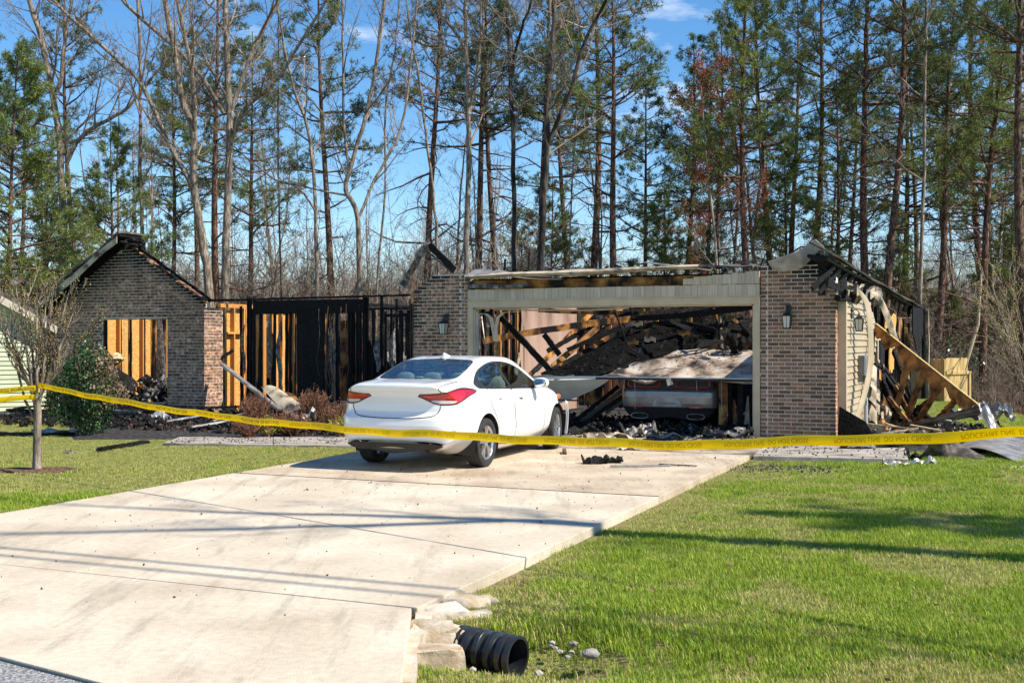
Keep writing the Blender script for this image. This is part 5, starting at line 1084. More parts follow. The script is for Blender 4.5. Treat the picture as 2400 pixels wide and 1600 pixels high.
def wheel(par, x, y, r, w, side, steer=0, rim_r=.215, spokes=5, rim_mat=None, burnt=False):
    e = empty('wheel', (x, y, r)); e.parent = par; e.rotation_euler = (0, 0, steer)
    mb = MB(); prof = [(rim_r,-w*.42),(rim_r+.02,-w*.47),(r*.90,-w*.5),(r*.975,-w*.46),(r,-w*.36),(r,-w*.12),(r-.006,-w*.115),(r-.006,-w*.105),(r,-w*.10),(r,w*.10),(r-.006,w*.105),(r-.006,w*.115),(r,w*.12),(r,w*.36),(r*.975,w*.46),(r*.90,w*.5),(rim_r+.02,w*.47),(rim_r,w*.42)]
    n = 48; vs = [(q*math.cos(2*math.pi*i/n), d, q*math.sin(2*math.pi*i/n)) for i in range(n) for q, d in prof]; k = len(prof)
    fs = [(i*k+j, i*k+j+1, ((i+1) % n)*k+j+1, ((i+1) % n)*k+j) for i in range(n) for j in range(k-1)]
    mb.add(vs, fs); mb.build('tyre', M['rubber'], e, smooth=35)
    rm_ = MB(); o = side*w*.40
    prof = [(rim_r+.003,-side*w*.42),(rim_r-.012,-side*w*.40),(rim_r-.022,side*w*.1),(rim_r-.018,side*w*.34),(rim_r+.004,side*w*.44)]; k = len(prof)
    vs = [(q*math.cos(2*math.pi*i/n), d, q*math.sin(2*math.pi*i/n)) for i in range(n) for q, d in prof]
    fs = [(i*k+j, i*k+j+1, ((i+1) % n)*k+j+1, ((i+1) % n)*k+j) for i in range(n) for j in range(k-1)]; rm_.add(vs, fs)
    rm = rim_mat or M['alloy']
    for i in range(spokes):
        a = 2*math.pi*i/spokes+.3
        for da in (-.13, .13):
            p0 = (math.cos(a)*.045, o*.78, math.sin(a)*.045); p1 = (math.cos(a+da*1.5)*(rim_r-.012), o*.92, math.sin(a+da*1.5)*(rim_r-.012)); rm_.beam(p0, p1, .045, .03, up=(0,1,0), seg=3)
    rm_.tube([(0,o*.55,0),(0,o*.95,0)], .05, 20); rim = rm_.build('rim', rm, e, smooth=35)
    for i in range(5):
        a = 2*math.pi*i/5; MB().tube([(math.cos(a)*.03,o*.94,math.sin(a)*.03),(math.cos(a)*.03,o*.985,math.sin(a)*.03)], .007, 6).build('lug_nut', M['dirty_metal'], rim)
    MB().tube([(0,o*.1,0),(0,o*.35,0)], .15, 28).build('brake_disc', M['dirty_metal'], e)
    return e
# ---- white sedan
hd_ = np.array([.373, .928]); hd_ /= np.linalg.norm(hd_); lf = np.array([-hd_[1], hd_[0]])
RRw = np.array(GP(1126, 1093)[:2]); car0 = RRw-hd_*1.0+lf*.775
sedan = empty('parked_sedan', (car0[0], car0[1], 0), math.atan2(hd_[1], hd_[0]), 'white four door sedan parked on the concrete driveway', 'car')
XK = [0,.12,.35,.62,.95,1.40,1.90,2.40,2.90,3.30,3.70,4.10,4.40,4.53]
def keys_sedan():
    zc = [1.095,1.115,1.130,1.150,1.262,1.390,1.437,1.428,1.27,1.055,.985,.905,.80,.70]
    wr = [.58,.60,.625,.635,.60,.565,.565,.575,.63,.70,.68,.60,.50,.42]; zr = [1.062,1.085,1.102,1.120,1.215,1.350,1.398,1.385,1.225,1.025,.955,.870,.765,.66]
    ws = [.735,.765,.800,.832,.850,.855,.850,.848,.850,.845,.82,.76,.66,.55]; zs = [.965,.985,1.000,1.005,.995,.968,.945,.928,.912,.898,.875,.815,.725,.62]
    wm = [.825,.845,.865,.880,.888,.885,.882,.882,.885,.888,.88,.84,.76,.62]; zm = [.70,.70,.70,.70,.69,.68,.67,.665,.66,.65,.64,.60,.56,.52]
    wl = [.80,.825,.845,.860,.862,.850,.842,.842,.850,.862,.855,.81,.72,.58]; zl = [.44,.43,.42,.40,.37,.33,.31,.31,.32,.35,.37,.38,.38,.38]
    wb = [.70,.72,.74,.76,.76,.75,.75,.75,.75,.76,.75,.70,.6,.48]; zb = [.335,.315,.285,.24,.19,.175,.17,.17,.175,.19,.20,.21,.22,.24]
    m = lambda a, b, t: [p+(q-p)*t for p, q in zip(a, b)]
    return [([0]*14, zb), (m([0]*14, wb, .92), zb), (wl, zl), (wm, zm), (ws, zs), ([p+.012 for p in m(ws, wr, .5)], m(zs, zr, .5)), (wr, zr), (m(wr, [0]*14, .5), m(zr, zc, .80)), ([0]*14, zc)]
def rear_sedan(y, z):
    prof = np.interp(z, [.2,.28,.36,.45,.58,.67,.71,.75,.85,.94,.985,1.02,1.055,1.085,1.12], [.13,.09,.05,.015,.0,.012,.05,.075,.083,.078,.060,.022,.006,.012,.03])
    a = np.abs(y); return prof+.055*(a/.8)**2+.20*np.clip(a/.84, 0, 1.2)**7*np.clip(1.0-(z-.95)*3, .2, 1)
def front_sedan(y, z): a = np.abs(y); return .25*(a/.8)**2+.25*(a/.8)**6+np.interp(z, [.2,.4,.6,.8,1.0], [.12,.0,.02,.15,.5])
sh = Shell(XK, keys_sedan(), rear_sedan, front_sedan, 4.53)
arch = {}
for nm, cx, rr_ in (('r', 1.0, .385), ('f', 3.70, .378)):
    sh.take(lambda V: np.where(np.abs(V[:,1]) > .45, np.hypot(V[:,0]-cx, V[:,2]-.315)-rr_, 1.0))
side = lambda V: np.abs(V[:, 1])
bodyp = 0
# glass house
dlo = smooth_poly([(.82,1.045),(1.00,1.15),(1.25,1.255),(1.60,1.33),(1.92,1.348),(2.27,1.32),(2.56,1.245),(2.84,1.12),(3.05,.995),(2.95,.962),(2.3,.980),(1.6,1.000),(1.12,1.018)], 4)
dom = lambda V: (V[:,4] > 4.02) & (V[:,4] < 6.0)
Tg_all, Tgap = sh.panel(lambda V: np.where(dom(V), psdf(V[:,0], V[:,2], dlo), .5), .010)
sh.part(Tgap, 'window_seal', M['plastic'], sedan, -.002)
tmpV, tmpT = sh.V, sh.T
def splitT(T, f):
    sh.V, a, b = cutmesh(sh.V, T, f(sh.V)); return a, b
Bp, Gl = splitT(Tg_all, lambda V: np.abs(V[:,0]-(1.90-.25*(V[:,2]-1.1)))-.045)
sh.part(Bp, 'door_pillar', M['plastic'], sedan, -.002)
Q1, Gl = splitT(Gl, lambda V: V[:,0]-1.05)                        # small rear quarter
for T_ in (Q1,):
    for sg in (1, -1):
        a, T_r = splitT(T_, lambda V: sg*V[:,1]-0); sh.part(a, 'quarter_window', M['plastic'], sedan, -.004)
rearg, frontg = splitT(Gl, lambda V: V[:,0]-1.90)
for T_ in (rearg, frontg):
    for sg in (1, -1):
        a, _ = splitT(T_, lambda V: sg*V[:,1]); sh.part(a, 'side_window', M['glass'], sedan, -.006)
rwp = smooth_poly([(.60,0),(.605,.9),(.63,1.30),(.72,1.52),(1.0,1.66),(1.25,1.74),(1.36,1.62),(1.41,1.2),(1.425,0),(1.42,-.5),(.6,-.5)], 1)
rwin = smooth_poly([(.61,-.4),(.61,.5),(.62,1.2),(.66,1.60),(.80,1.80),(1.05,1.86),(1.27,1.86),(1.37,1.70),(1.41,1.2),(1.425,.5),(1.425,-.4)], 3)
Tw, Tgp = sh.panel(lambda V: np.where((V[:,4] > 6.01) & (V[:,3] < 1.7), psdf(V[:,3], 8-V[:,4], rwin), .5), .012)
sh.part(Tgp, 'window_seal', M['plastic'], sedan, -.001); sh.part(Tw, 'rear_window', M['glass'], sedan, -.003)
wsn = [(2.42,-.4),(2.44,1.2),(2.52,1.84),(2.85,1.88),(3.2,1.75),(3.28,1.0),(3.29,-.4)]
Tw, Tgp = sh.panel(lambda V: np.where((V[:,4] > 6.01) & (V[:,3] > 2.2), psdf(V[:,3], 8-V[:,4], wsn), .5), .012)
sh.part(Tgp, 'window_seal', M['plastic'], sedan, -.001); sh.part(Tw, 'windscreen', M['glass'], sedan, -.003)
# tail lights wrap from the boot round to the rear wing
xi = lambda V: np.abs(V[:,1])+.92*np.clip(V[:,0]-.10, 0, 2)
tl = smooth_poly([(.30,.965),(.50,.975),(.70,.995),(.88,1.022),(1.05,1.040),(1.22,1.035),(1.42,1.000),(1.22,.945),(1.05,.890),(.90,.850),(.74,.842),(.60,.850),(.50,.878),(.38,.928)], 4)
nearrear = lambda V: (V[:,0] < .95) & (V[:,2] > .7) & (V[:,4] < 6.5)
Tt, Tgp = sh.panel(lambda V: np.where(nearrear(V), psdf(xi(V), V[:,2], tl), .5), .005)
sh.part(Tgp, 'lamp_gap', M['gap'], sedan, -.003)
clr = smooth_poly([(.50,.895),(.72,.898),(.93,.890),(.93,.868),(.78,.857),(.60,.862)], 3)
Tc, Tt = splitT(Tt, lambda V: psdf(xi(V), V[:,2], clr)); brt = smooth_poly([(.40,.945),(.60,.962),(.80,.985),(.95,1.012),(1.08,1.022),(1.16,.995),(1.10,.925),(1.0,.885),(.97,.905),(.80,.912),(.50,.915)], 3)
Tb, Tt = splitT(Tt, lambda V: psdf(xi(V), V[:,2], brt))
for sg in (1, -1):
    a, _ = splitT(Tt, lambda V: sg*V[:,1]); lamp = sh.part(a, 'tail_light', M['dark_red_lens'], sedan, .004)
    a, _ = splitT(Tb, lambda V: sg*V[:,1]); sh.part(a, 'brake_lens', M['red_lens'], lamp, .006)
    a, _ = splitT(Tc, lambda V: sg*V[:,1]); sh.part(a, 'reverse_lens', M['clear_lens'], lamp, .005)
# boot lid
lid = smooth_poly([(-.62,.86),(-.60,.77),(-.52,.70),(-.25,.675),(0,.672),(.25,.675),(.52,.70),(.60,.77),(.62,.86),(.64,.98),(.615,1.06),(.60,1.35),(-.60,1.35),(-.615,1.06),(-.64,.98)], 4)
Tl, Tgp = sh.panel(lambda V: np.where((V[:,0] < .60) & (V[:,2] > .55), psdf(V[:,1], V[:,2], lid), .5), .0035)
sh.part(Tgp, 'panel_gap', M['gap'], sedan, -.006); boot = sh.part(Tl, 'boot_lid', M['paint'], sedan)
# reflectors, valance
for sg in (1, -1):
    rfp = [(.50,.500),(.53,.528),(.80,.524),(.80,.500)]
    Tr = sh.take(lambda V: np.where((V[:,0] < .4) & (sg*V[:,1] > .3), psdf(sg*V[:,1], V[:,2], rfp), .5)); sh.part(Tr, 'reflector', M['red_lens'], sedan, .003)
val = smooth_poly([(-.74,.27),(-.71,.335),(-.60,.385),(-.4,.40),(0,.405),(.4,.40),(.60,.385),(.71,.335),(.74,.27),(.5,.1),(-.5,.1)], 3)
Tv, Tgp = sh.panel(lambda V: np.where((V[:,0] < .5) & (V[:,2] < .5) & (V[:,5] == 1), psdf(V[:,1], V[:,2], val), .5), .012)
sh.part(Tgp, 'bumper_lip', M['white'], sedan, .004); sh.part(Tv, 'valance', M['plastic'], sedan, -.05)
# doors
dr = smooth_poly([(1.04,1.0),(1.12,.80),(1.30,.62),(1.40,.42),(1.44,.275),(1.75,.245),(1.98,.24),(1.975,.45),(1.94,.75),(1.90,.975),(1.6,.992),(1.3,1.005)], 3)
df = smooth_poly([(1.91,.975),(1.95,.75),(1.985,.45),(1.99,.24),(2.6,.245),(3.06,.26),(3.09,.45),(3.08,.70),(3.02,.945),(2.6,.968)], 3)
for nm, pl in (('rear_door', dr), ('front_door', df)):
    Td, Tgp = sh.panel(lambda V: np.where((side(V) > .6) & (V[:,4] > 1.3) & (V[:,4] < 5.5), psdf(V[:,0], V[:,2], pl), .5), .0028)
    sh.part(Tgp, 'panel_gap', M['gap'], sedan, -.006)
    for sg in (1, -1):
        a, _ = splitT(Td, lambda V: sg*V[:,1]); d = sh.part(a, nm, M['paint'], sedan)
        hx = 1.34 if nm == 'rear_door' else 2.12; hz = .885 if nm == 'rear_door' else .862
        hb = MB(); hb.sheet(lambda a_, b_: (hx+.20*a_, sg*(.868+.034*math.sin(math.pi*a_)), hz-.016+.032*b_+.01*a_), 8, 3, .014); hb.build('door_handle', M['paint'], d, smooth=True)
        hb = MB(); hb.rock((hx+.09, sg*.866, hz-.022), (.075,.008,.022), jit=.0, sub=2); hb.build('handle_recess', M['dirty_metal'], d, smooth=True)
body = sh.part(sh.T, 'body', M['paint'], sedan)
for sg in (1, -1):                                    # bumper-to-wing seam, mirror, wheels, arch liners
    mr_ = MB(); mr_.rock((2.76, sg*.965, 1.035), (.075,.115,.075), jit=.0, sub=3, flat=.8); mo = mr_.build('wing_mirror', M['paint'], sedan, smooth=True)
    mr_ = MB(); mr_.rock((2.695, sg*.968, 1.035), (.012,.098,.062), jit=0, sub=3, flat=.75); mr_.build('mirror_glass', M['mirror'], mo, smooth=True)
    mr_ = MB(); mr_.beam((2.78,sg*.84,.985),(2.78,sg*.92,1.005),.07,.045,seg=1); mr_.build('mirror_stalk', M['plastic'], mo)
    for cx in (1.0, 3.70):
        al = MB(); n = 22; vs = []; fs = []
        for i in range(n+1):
            t = -.35+ (math.pi+.7)*i/n
            for yy in (.868, .60): vs.append((cx+.388*math.cos(t), sg*yy, .315+.388*math.sin(t)))
        for i in range(n): fs.append((2*i, 2*i+1, 2*i+3, 2*i+2))
        al.add(vs, fs); al.add([(cx+.388*math.cos(-.35+(math.pi+.7)*i/n), sg*.6, .315+.388*math.sin(-.35+(math.pi+.7)*i/n)) for i in range(n+1)], [tuple(range(n+1))]); al.build('arch_liner', M['plastic'], sedan)
        wheel(sedan, cx, sg*.778, .317, .205, sg, steer=(.0 if cx < 2 else .12))
fin = MB(); fin.add([(1.50,-.02,1.40),(1.50,.02,1.405),(1.72,.012,1.432),(1.72,-.012,1.432),(1.515,-.004,1.475),(1.515,.004,1.475),(1.56,0,1.472)], [(0,1,5,4),(1,2,6,5),(2,3,6),(3,0,4,6),(4,5,6)]); fin.build('roof_antenna', M['paint'], sedan)
sb = MB(); sb.rock((.085,.02,.345),(.02,.36,.05), jit=0, sub=3, flat=.5); sb.build('heat_shield', M['foundation'], sedan, smooth=True)
ub = MB(); ub.box(.6,4.2,-.6,.6,.235,.33); ub.build('underbody', M['plastic'], sedan)
ex = MB(); ex.tube([(.05,-.47,.325),(.16,-.47,.325),(.30,-.45,.31)], [.060,.062,.055], 16, cap=False); ex.tube([(.30,-.45,.29),(.9,-.4,.28)], .03, 8); ex.rock((.42,-.36,.29),(.14,.2,.075), jit=0, sub=2, flat=.7); ex.build('exhaust', M['rust'], sedan, smooth=True)
sm = MB(); sm.beam((.0,-.40,.335),(.0,.40,.345),.03,.07); 
# seats seen through the rear window
for yy in (-.40, 0, .40):
    hr = MB(); hr.rock((1.16,yy,1.135),(.055,.135,.085), jit=0, sub=2, flat=.75); hr.build('headrest', M['seat'], sedan, smooth=True)
rs_ = MB(); rs_.box(1.16,1.30,-.62,.62,.50,1.06); rs_.box(.66,1.16,-.60,.60,1.03,1.045); rs_.build('rear_seat', M['seat'], sedan, bevel=.03)
for yy in (-.38, .38):
    fs2 = MB(); fs2.rock((2.25,yy,.86),(.09,.24,.30), jit=0, sub=2, flat=.6); fs2.rock((2.22,yy,1.20),(.05,.13,.09), jit=0, sub=2, flat=.75); fs2.build('front_seat', M['seat'], sedan, smooth=True)
db = MB(); db.box(2.95,3.35,-.7,.7,.6,.93); db.build('dashboard', M['plastic'], sedan, bevel=.03)
lc = MB(); lc.rock((.78,-.07,1.09),(.07,.11,.045), jit=.5, sub=2, seed=3); lc.build('cloth_bundle', M['lime'], sedan, smooth=True)
fb = MB(); fb.sheet(lambda a, b: (4.03+.12*a*(1-a)+.03*b, -.885-.02*a-.02*math.sin(3*b), .20+.52*b-.04*a*b), 4, 8, .012); fb.build('loose_bumper_corner', M['paint'], sedan)
hl = MB(); hl.rock((4.02,-.775,.78),(.10,.04,.045), jit=0, sub=2); hl.build('headlight', M['amber'], sedan, smooth=True)
# ---- burnt coupe inside the garage
cc = Wd(-1.82, .62, 0); hc = VX
coupe = empty('burnt_coupe', cc, math.atan2(hc[1], hc[0]), 'burnt grey coupe crushed under the fallen door inside the garage', 'car')
XC = [0,.15,.5,.9,1.5,2.1,2.8,3.4,4.2,4.9,5.02]
zc = [1.02,1.045,1.055,1.10,1.30,1.38,1.36,1.08,1.0,.86,.75]; wr = [.74,.76,.78,.76,.64,.60,.62,.74,.78,.70,.6]; zr = [.99,1.015,1.03,1.07,1.25,1.335,1.31,1.04,.97,.82,.7]
ws = [.86,.885,.91,.925,.93,.93,.93,.925,.92,.85,.72]; zs = [.90,.93,.955,.965,.96,.955,.95,.94,.91,.78,.66]
wm = [.905,.925,.945,.955,.955,.95,.95,.955,.955,.90,.76]; zm = [.68]*11; wl = [.885,.905,.925,.94,.93,.92,.92,.93,.935,.88,.74]; zl = [.42]*11; wb = [.78]*11; zb = [.24,.22,.2,.19,.18,.18,.18,.18,.19,.2,.24]
mm = lambda a, b, t: [p+(q-p)*t for p, q in zip(a, b)]
KC = [([0]*11, zb), (mm([0]*11, wb, .92), zb), (wl, zl), (wm, zm), (ws, zs), (mm(ws, wr, .5), mm(zs, zr, .5)), (wr, zr), (mm(wr, [0]*11, .5), mm(zr, zc, .8)), ([0]*11, zc)]
def rear_c(y, z): a = np.abs(y); return np.interp(z, [.2,.3,.38,.42,.50,.62,.72,.735,.76,.94,.97,1.02], [.09,.06,.03,.01,.0,.0,.01,.03,.06,.07,.03,.03])+.03*(a/.9)**2+.17*np.clip(a/.93, 0, 1.2)**9
sh = Shell(XC, KC, rear_c, lambda y, z: .2*(np.abs(y)/.9)**4, 5.02, nx=120)
for cx in (1.05, 4.0): sh.take(lambda V: np.where(np.abs(V[:,1]) > .45, np.hypot(V[:,0]-cx, V[:,2]-.34)-.38, 1.0))
atr = lambda V: V[:,5] == 1
bar = smooth_poly([(-.84,.765),(-.86,.90),(-.78,.965),(-.4,.975),(0,.975),(.4,.975),(.78,.965),(.86,.90),(.84,.765),(.4,.755),(0,.755),(-.4,.755)], 3)
Tb = sh.take(lambda V: np.where(V[:,0] < .3, psdf(V[:,1], V[:,2], bar), .5)); sh.part(Tb, 'light_bar', M['plastic'], coupe, .002)
lows = sh.take(lambda V: np.where(V[:,0] < .5, V[:,2]-.43, .5)); sh.part(lows, 'rear_diffuser', M['plastic'], coupe)
sidesT = sh.take(lambda V: np.where((V[:,4] < 6.5), .34-V[:,0], .5)); sh.part(sidesT, 'scorched_side', M['char'], coupe)
tops = sh.take(lambda V: np.where((V[:,4] >= 5), 1.0-V[:,2], .5)); sh.part(tops, 'scorched_roof', M['door_burnt'], coupe)
fr_T = sh.take(lambda V: 2.0-V[:,0]); sh.part(fr_T, 'front_body', M['char'], coupe); sh.part(sh.T, 'rear_bumper', M['silver'], coupe)
for sg in (1, -1):
    ring_ = [(sg*.20,.80),(sg*.20,.93),(sg*.66,.93),(sg*.76,.90),(sg*.76,.82),(sg*.72,.80)]
    pts = smooth_poly(ring_, 4); P = [(float(rear_c(np.array(p[0]), np.array(p[1])))-.004, p[0], p[1]) for p in pts]
    MB().tube(P+[P[0]], .015, 6).build('tail_light', M['dark_red_lens'], coupe, smooth=True)
    rf_ = MB(); rf_.box(-.004,.04,min(sg*.42,sg*.68),max(sg*.42,sg*.68),.422,.445); rf_.build('reflector', M['red_lens'], coupe)
    ep = MB(); pl = smooth_poly([(sg*.40,.225),(sg*.40,.305),(sg*.66,.305),(sg*.66,.225)], 3); ep.tube([(.035, p[0], p[1]) for p in pl]+[(.035, *pl[0])], .010, 6); ep.build('exhaust_tip', M['dirty_metal'], coupe, smooth=True)
    for cx in (1.05, 4.0): wheel(coupe, cx, sg*.80, .34, .24, sg, rim_r=.24, rim_mat=M['dirty_metal'])
pr_ = MB(); pr_.add([(-.006,-.28,.445),(-.006,.28,.445),(-.006,.22,.585),(-.006,-.22,.585)], [(0,1,2,3)][::-1]); pr_.v = [(float(rear_c(np.array(p[1]), np.array(p[2])))-.005, p[1], p[2]) for p in pr_.v]
pr_.f = [(3,2,1,0)]; pr_.build('plate_recess', M['galv'], coupe)
# ---------------------------------------------------------------- trees
def tubes_mesh(name, polys, mat):
    """polys: list of (points, radii, sides); all become one mesh"""
    groups = {}
    for P, r, k in polys: groups.setdefault((len(P), k), []).append((P, r))
    Vs = []; Qs = []; b = 0
    for (n, k), L_ in groups.items():
        P = np.array([p for p, _ in L_], float); r = np.array([q for _, q in L_], float); m = len(P)
        t = np.empty_like(P); t[:, 1:-1] = P[:, 2:]-P[:, :-2]; t[:, 0] = P[:, 1]-P[:, 0]; t[:, -1] = P[:, -1]-P[:, -2]
        t /= np.linalg.norm(t, axis=-1, keepdims=True)+1e-9
        ref = np.where(np.abs(t[:, :1, 2:]) > .75, np.array([[[1., .2, 0]]]), np.array([[[0, 0, 1.]]])); ref = np.repeat(ref, n, 1)
        a = np.cross(t, ref); a /= np.linalg.norm(a, axis=-1, keepdims=True)+1e-9; c = np.cross(a, t)
        w = 2*np.pi*np.arange(k)/k; ring_ = (a[:, :, None]*np.cos(w)[None, None, :, None]+c[:, :, None]*np.sin(w)[None, None, :, None])*r[:, :, None, None]+P[:, :, None]
        id_ = b+np.arange(m*n*k).reshape(m, n, k); i0 = id_[:, :-1]; i1 = id_[:, 1:]
        Qs.append(np.stack([i0, np.roll(i0, -1, 2), np.roll(i1, -1, 2), i1], -1).reshape(-1, 4)); Vs.append(ring_.reshape(-1, 3)); b += m*n*k
    return npmesh(name, np.concatenate(Vs), np.concatenate(Qs), [mat], True)
def rvec(rng): 
    z = rng.uniform(-1, 1); t = rng.uniform(0, 6.283); s = math.sqrt(1-z*z); return np.array([s*math.cos(t), s*math.sin(t), z])
def unit(v): return v/(np.linalg.norm(v)+1e-9)
def limb(p, d, L, r, n, rng, up=.12, wob=.16, tip=.25):
    P = [p]; d = unit(d)
    for i in range(n-1):
        d = unit(d+np.array([0, 0, up])+rvec(rng)*wob); P.append(P[-1]+d*L/(n-1))
    return P, [r*(1-(1-tip)*i/(n-1)) for i in range(n)]
def sprout(P, r, rng, out, level, count, lr, t0, ang=.9, up=.12, tips=None):
    """side shoots from polyline P; level counts down"""
    P = [np.asarray(p) for p in P]; n = len(P)-1
    for k in range(count):
        t = t0+(1-t0)*((k+rng.random())/count); x = min(t*n, n-1e-6); i = int(x); f = x-i
        p = P[i]*(1-f)+P[i+1]*f; d = unit(P[i+1]-P[i]); rr = r[i]*(1-f)+r[i+1]*f
        s = rvec(rng); s = unit(s-d*np.dot(s, d)); a = ang*rng.uniform(.7, 1.25); dd = d*math.cos(a)+s*math.sin(a)
        L = lr*rng.uniform(.55, 1.2)*(1.15-.6*t); rb = max(.0075, min(rr*.55, .013*L+.004)); ns = 5 if level >= 2 else (4 if level == 1 else 3)
        Q, q = limb(p, dd, L, rb, ns, rng, up=up); out.append((Q, q, 5 if rb > .03 else (4 if rb > .012 else 3)))
        if level > 0: sprout(Q, q, rng, out, level-1, {3: 7, 2: 8, 1: 6}[level], L*.5, .2, ang, up, tips)
        elif tips is not None: tips.append(Q[-1]); tips.append(Q[1])
def hardwood(label, stems, rng, name='hardwood_tree', group=None, cat='tree', limbs=10, lr=2.6, level=2, t0=.35, bark=None, twig=None, foot=None):
    """stems: list of (world points, radii) ; the first one starts at the ground"""
    base = np.array(stems[0][0][0]); e = empty(name, tuple(base), 0, label, cat, group); tr = []; cr = []
    for si, (P, r) in enumerate(stems):
        P = [np.asarray(p)-base for p in P]
        PP = []; rr = []                                   # smooth and slightly crooked
        for i in range(len(P)-1):
            for j in range(4):
                f = j/4; a, b, c, d = P[max(i-1,0)], P[i], P[i+1], P[min(i+2,len(P)-1)]
                q = .5*(2*b+(c-a)*f+(2*a-5*b+4*c-d)*f*f+(3*b-a-3*c+d)*f**3); PP.append(q+rvec(rng)*.025*(i+j > 0)); rr.append(r[i]*(1-f)+r[i+1]*f)
        PP.append(P[-1]); rr.append(r[-1])
        if si == 0: rr[0] *= 1.35
        tr.append((PP, rr, 9)); sprout(PP, rr, rng, cr, level, limbs if si == 0 else max(4, limbs*2//3), lr, t0 if si == 0 else .12)
    obj('trunk', tubes_mesh('trunk', tr, bark or M['bark']), e); obj('crown', tubes_mesh('crown', cr, twig or M['twig']), e); return e
def px_stem(pts, Y, w0, w1, rng, ext=5.0, base=False, dy=0.0):
    P = []
    for i, (x, y) in enumerate(pts): P.append(np.array(AT(x, y, Y+dy*i/(len(pts)-1))))
    if base:
        g = float(gz(P[0][0], Y)); P = [np.array([P[0][0]+(P[0][0]-P[1][0])*.2, Y, g-.1])]+P
    if ext:
        d = unit(P[-1]-P[-2]); d = unit(d+np.array([0, 0, .5])); P += [P[-1]+d*ext*.5, P[-1]+d*ext]
    n = len(P); return P, [w0+(w1-w0)*i/(n-1) for i in range(n)]
HW = [  # label, distance, stems as photo outlines
 ('tall grey hardwood with twin leaders rising behind the neighbouring green house', 41, .17, [[(150,661),(143,402),(127,241),(96,89),(67,0)], [(134,214),(143,179),(156,67),(170,0)], [(153,385),(190,320),(245,285),(300,250)]]),
 ('slim straight hardwood rising beside the brick gable peak', 44, .10, [[(335,576),(328,402),(328,179),(324,0)]]),
 ('grey hardwood right of the gable with a long limb reaching up to the left', 40, .19, [[(491,696),(473,558),(455,446),(453,312),(428,237),(411,134),(388,0)], [(455,446),(388,321),(330,196),(268,134),(125,0)], [(455,312),(451,179),(415,0)]]),
 ('thick grey hardwood with wide V shaped fork behind the burnt porch', 40.5, .18, [[(527,696),(533,446),(538,268),(531,134),(527,0)], [(540,263),(594,116),(652,0)], [(527,268),(446,147),(295,9)], [(543,320),(580,250),(655,180)]]),
 ('thin dark dead tree standing alone against the open sky', 43, .05, [[(658,670),(652,402),(652,268)]]),
 ('slender hardwood with bowed lower limb left of the pale pair behind the porch', 43, .09, [[(742,680),(738,446),(720,300),(690,210),(668,120)], [(741,500),(700,440),(640,420)]]),
 ('pair stemmed hardwood forking low behind the porch beam', 41, .12, [[(842,687),(838,513),(811,446),(818,402),(858,268),(876,179),(903,0)], [(838,513),(880,420),(940,300),(962,150)], [(818,402),(806,290),(803,100)]]),
 ('slim crooked hardwood leaning right above the burnt porch plate', 45, .06, [[(884,670),(902,446),(902,268),(925,120)]]),
 ('slim hardwood leaning left past the torn ridge metal', 43, .07, [[(1027,620),(1014,446),(992,268),(983,187),(960,60)]]),
 ('straight pale hardwood forking high behind the left garage pier', 38, .12, [[(1092,625),(1097,402),(1097,223),(1092,89),(1090,0)], [(1100,270),(1126,112),(1135,0)], [(1094,116),(1050,54),(1023,0)]]),
 ('scorched hardwood with narrow fork behind the garage header', 38, .11, [[(1205,634),(1204,402),(1197,179),(1188,0)], [(1199,179),(1215,89),(1246,0)]]),
 ('large scorched hardwood with long limb slanting right behind the garage', 37.5, .145, [[(1266,638),(1278,402),(1284,223),(1296,89),(1300,0)], [(1281,345),(1336,214),(1371,98),(1420,0)], [(1296,89),(1325,40),(1350,-30)]]),
 ('thin pale hardwood beside the pine with bare lower branches', 44, .045, [[(1335,625),(1340,446),(1350,268),(1352,200)]]),
 ('straight slim pale hardwood rising behind the torn end wall', 39, .085, [[(2158,696),(2165,402),(2169,134),(2171,0)]]),
]
tr_rng = random.Random(11)
for lab, Y, r0, stems in HW:
    S = [px_stem(p, Y, r0*.88 if i == 0 else r0*.5, r0*.36 if i == 0 else r0*.2, tr_rng, base=(i == 0), dy=0 if i == 0 else tr_rng.uniform(-1.5,1.5)) for i, p in enumerate(stems)]
    small = r0 < .075
    hardwood(lab, S, tr_rng, limbs=10 if small else 17, lr=1.7 if small else 3.0, level=2, t0=.30, bark=M['bark_char'] if 'scorched' in lab or 'dead' in lab else None)
# further hardwood copies deeper in the wood
def generic_hw(seed, H, r0):
    rng = random.Random(seed); P = [np.zeros(3)]; d = np.array([0, 0, 1.])
    for i in range(7): d = unit(d+np.array([rng.uniform(-.1,.1), rng.uniform(-.1,.1), .25])); P.append(P[-1]+d*H/7)
    r = [r0*(1-.75*i/7) for i in range(8)]; k = rng.choice([3, 4]); S = [(P, r)]
    q = unit(d+np.array([rng.uniform(-.5,.5), rng.uniform(-.3,.3), .3])); S.append(([P[k], P[k]+q*H*.22, P[k]+q*H*.25+np.array([0,0,H*.22])], [r[k]*.7, r[k]*.5, r[k]*.2]))
    return hardwood('slender leafless grey hardwood deep in the wood behind the house', S, rng, 'hardwood_tree', 'leafless trees deep in the wood', limbs=13, lr=H*.15, t0=.28)
protos = [generic_hw(100+i, 13+1.2*i, .085+.010*i) for i in range(4)]
used_hw = 0; prg = random.Random(5)
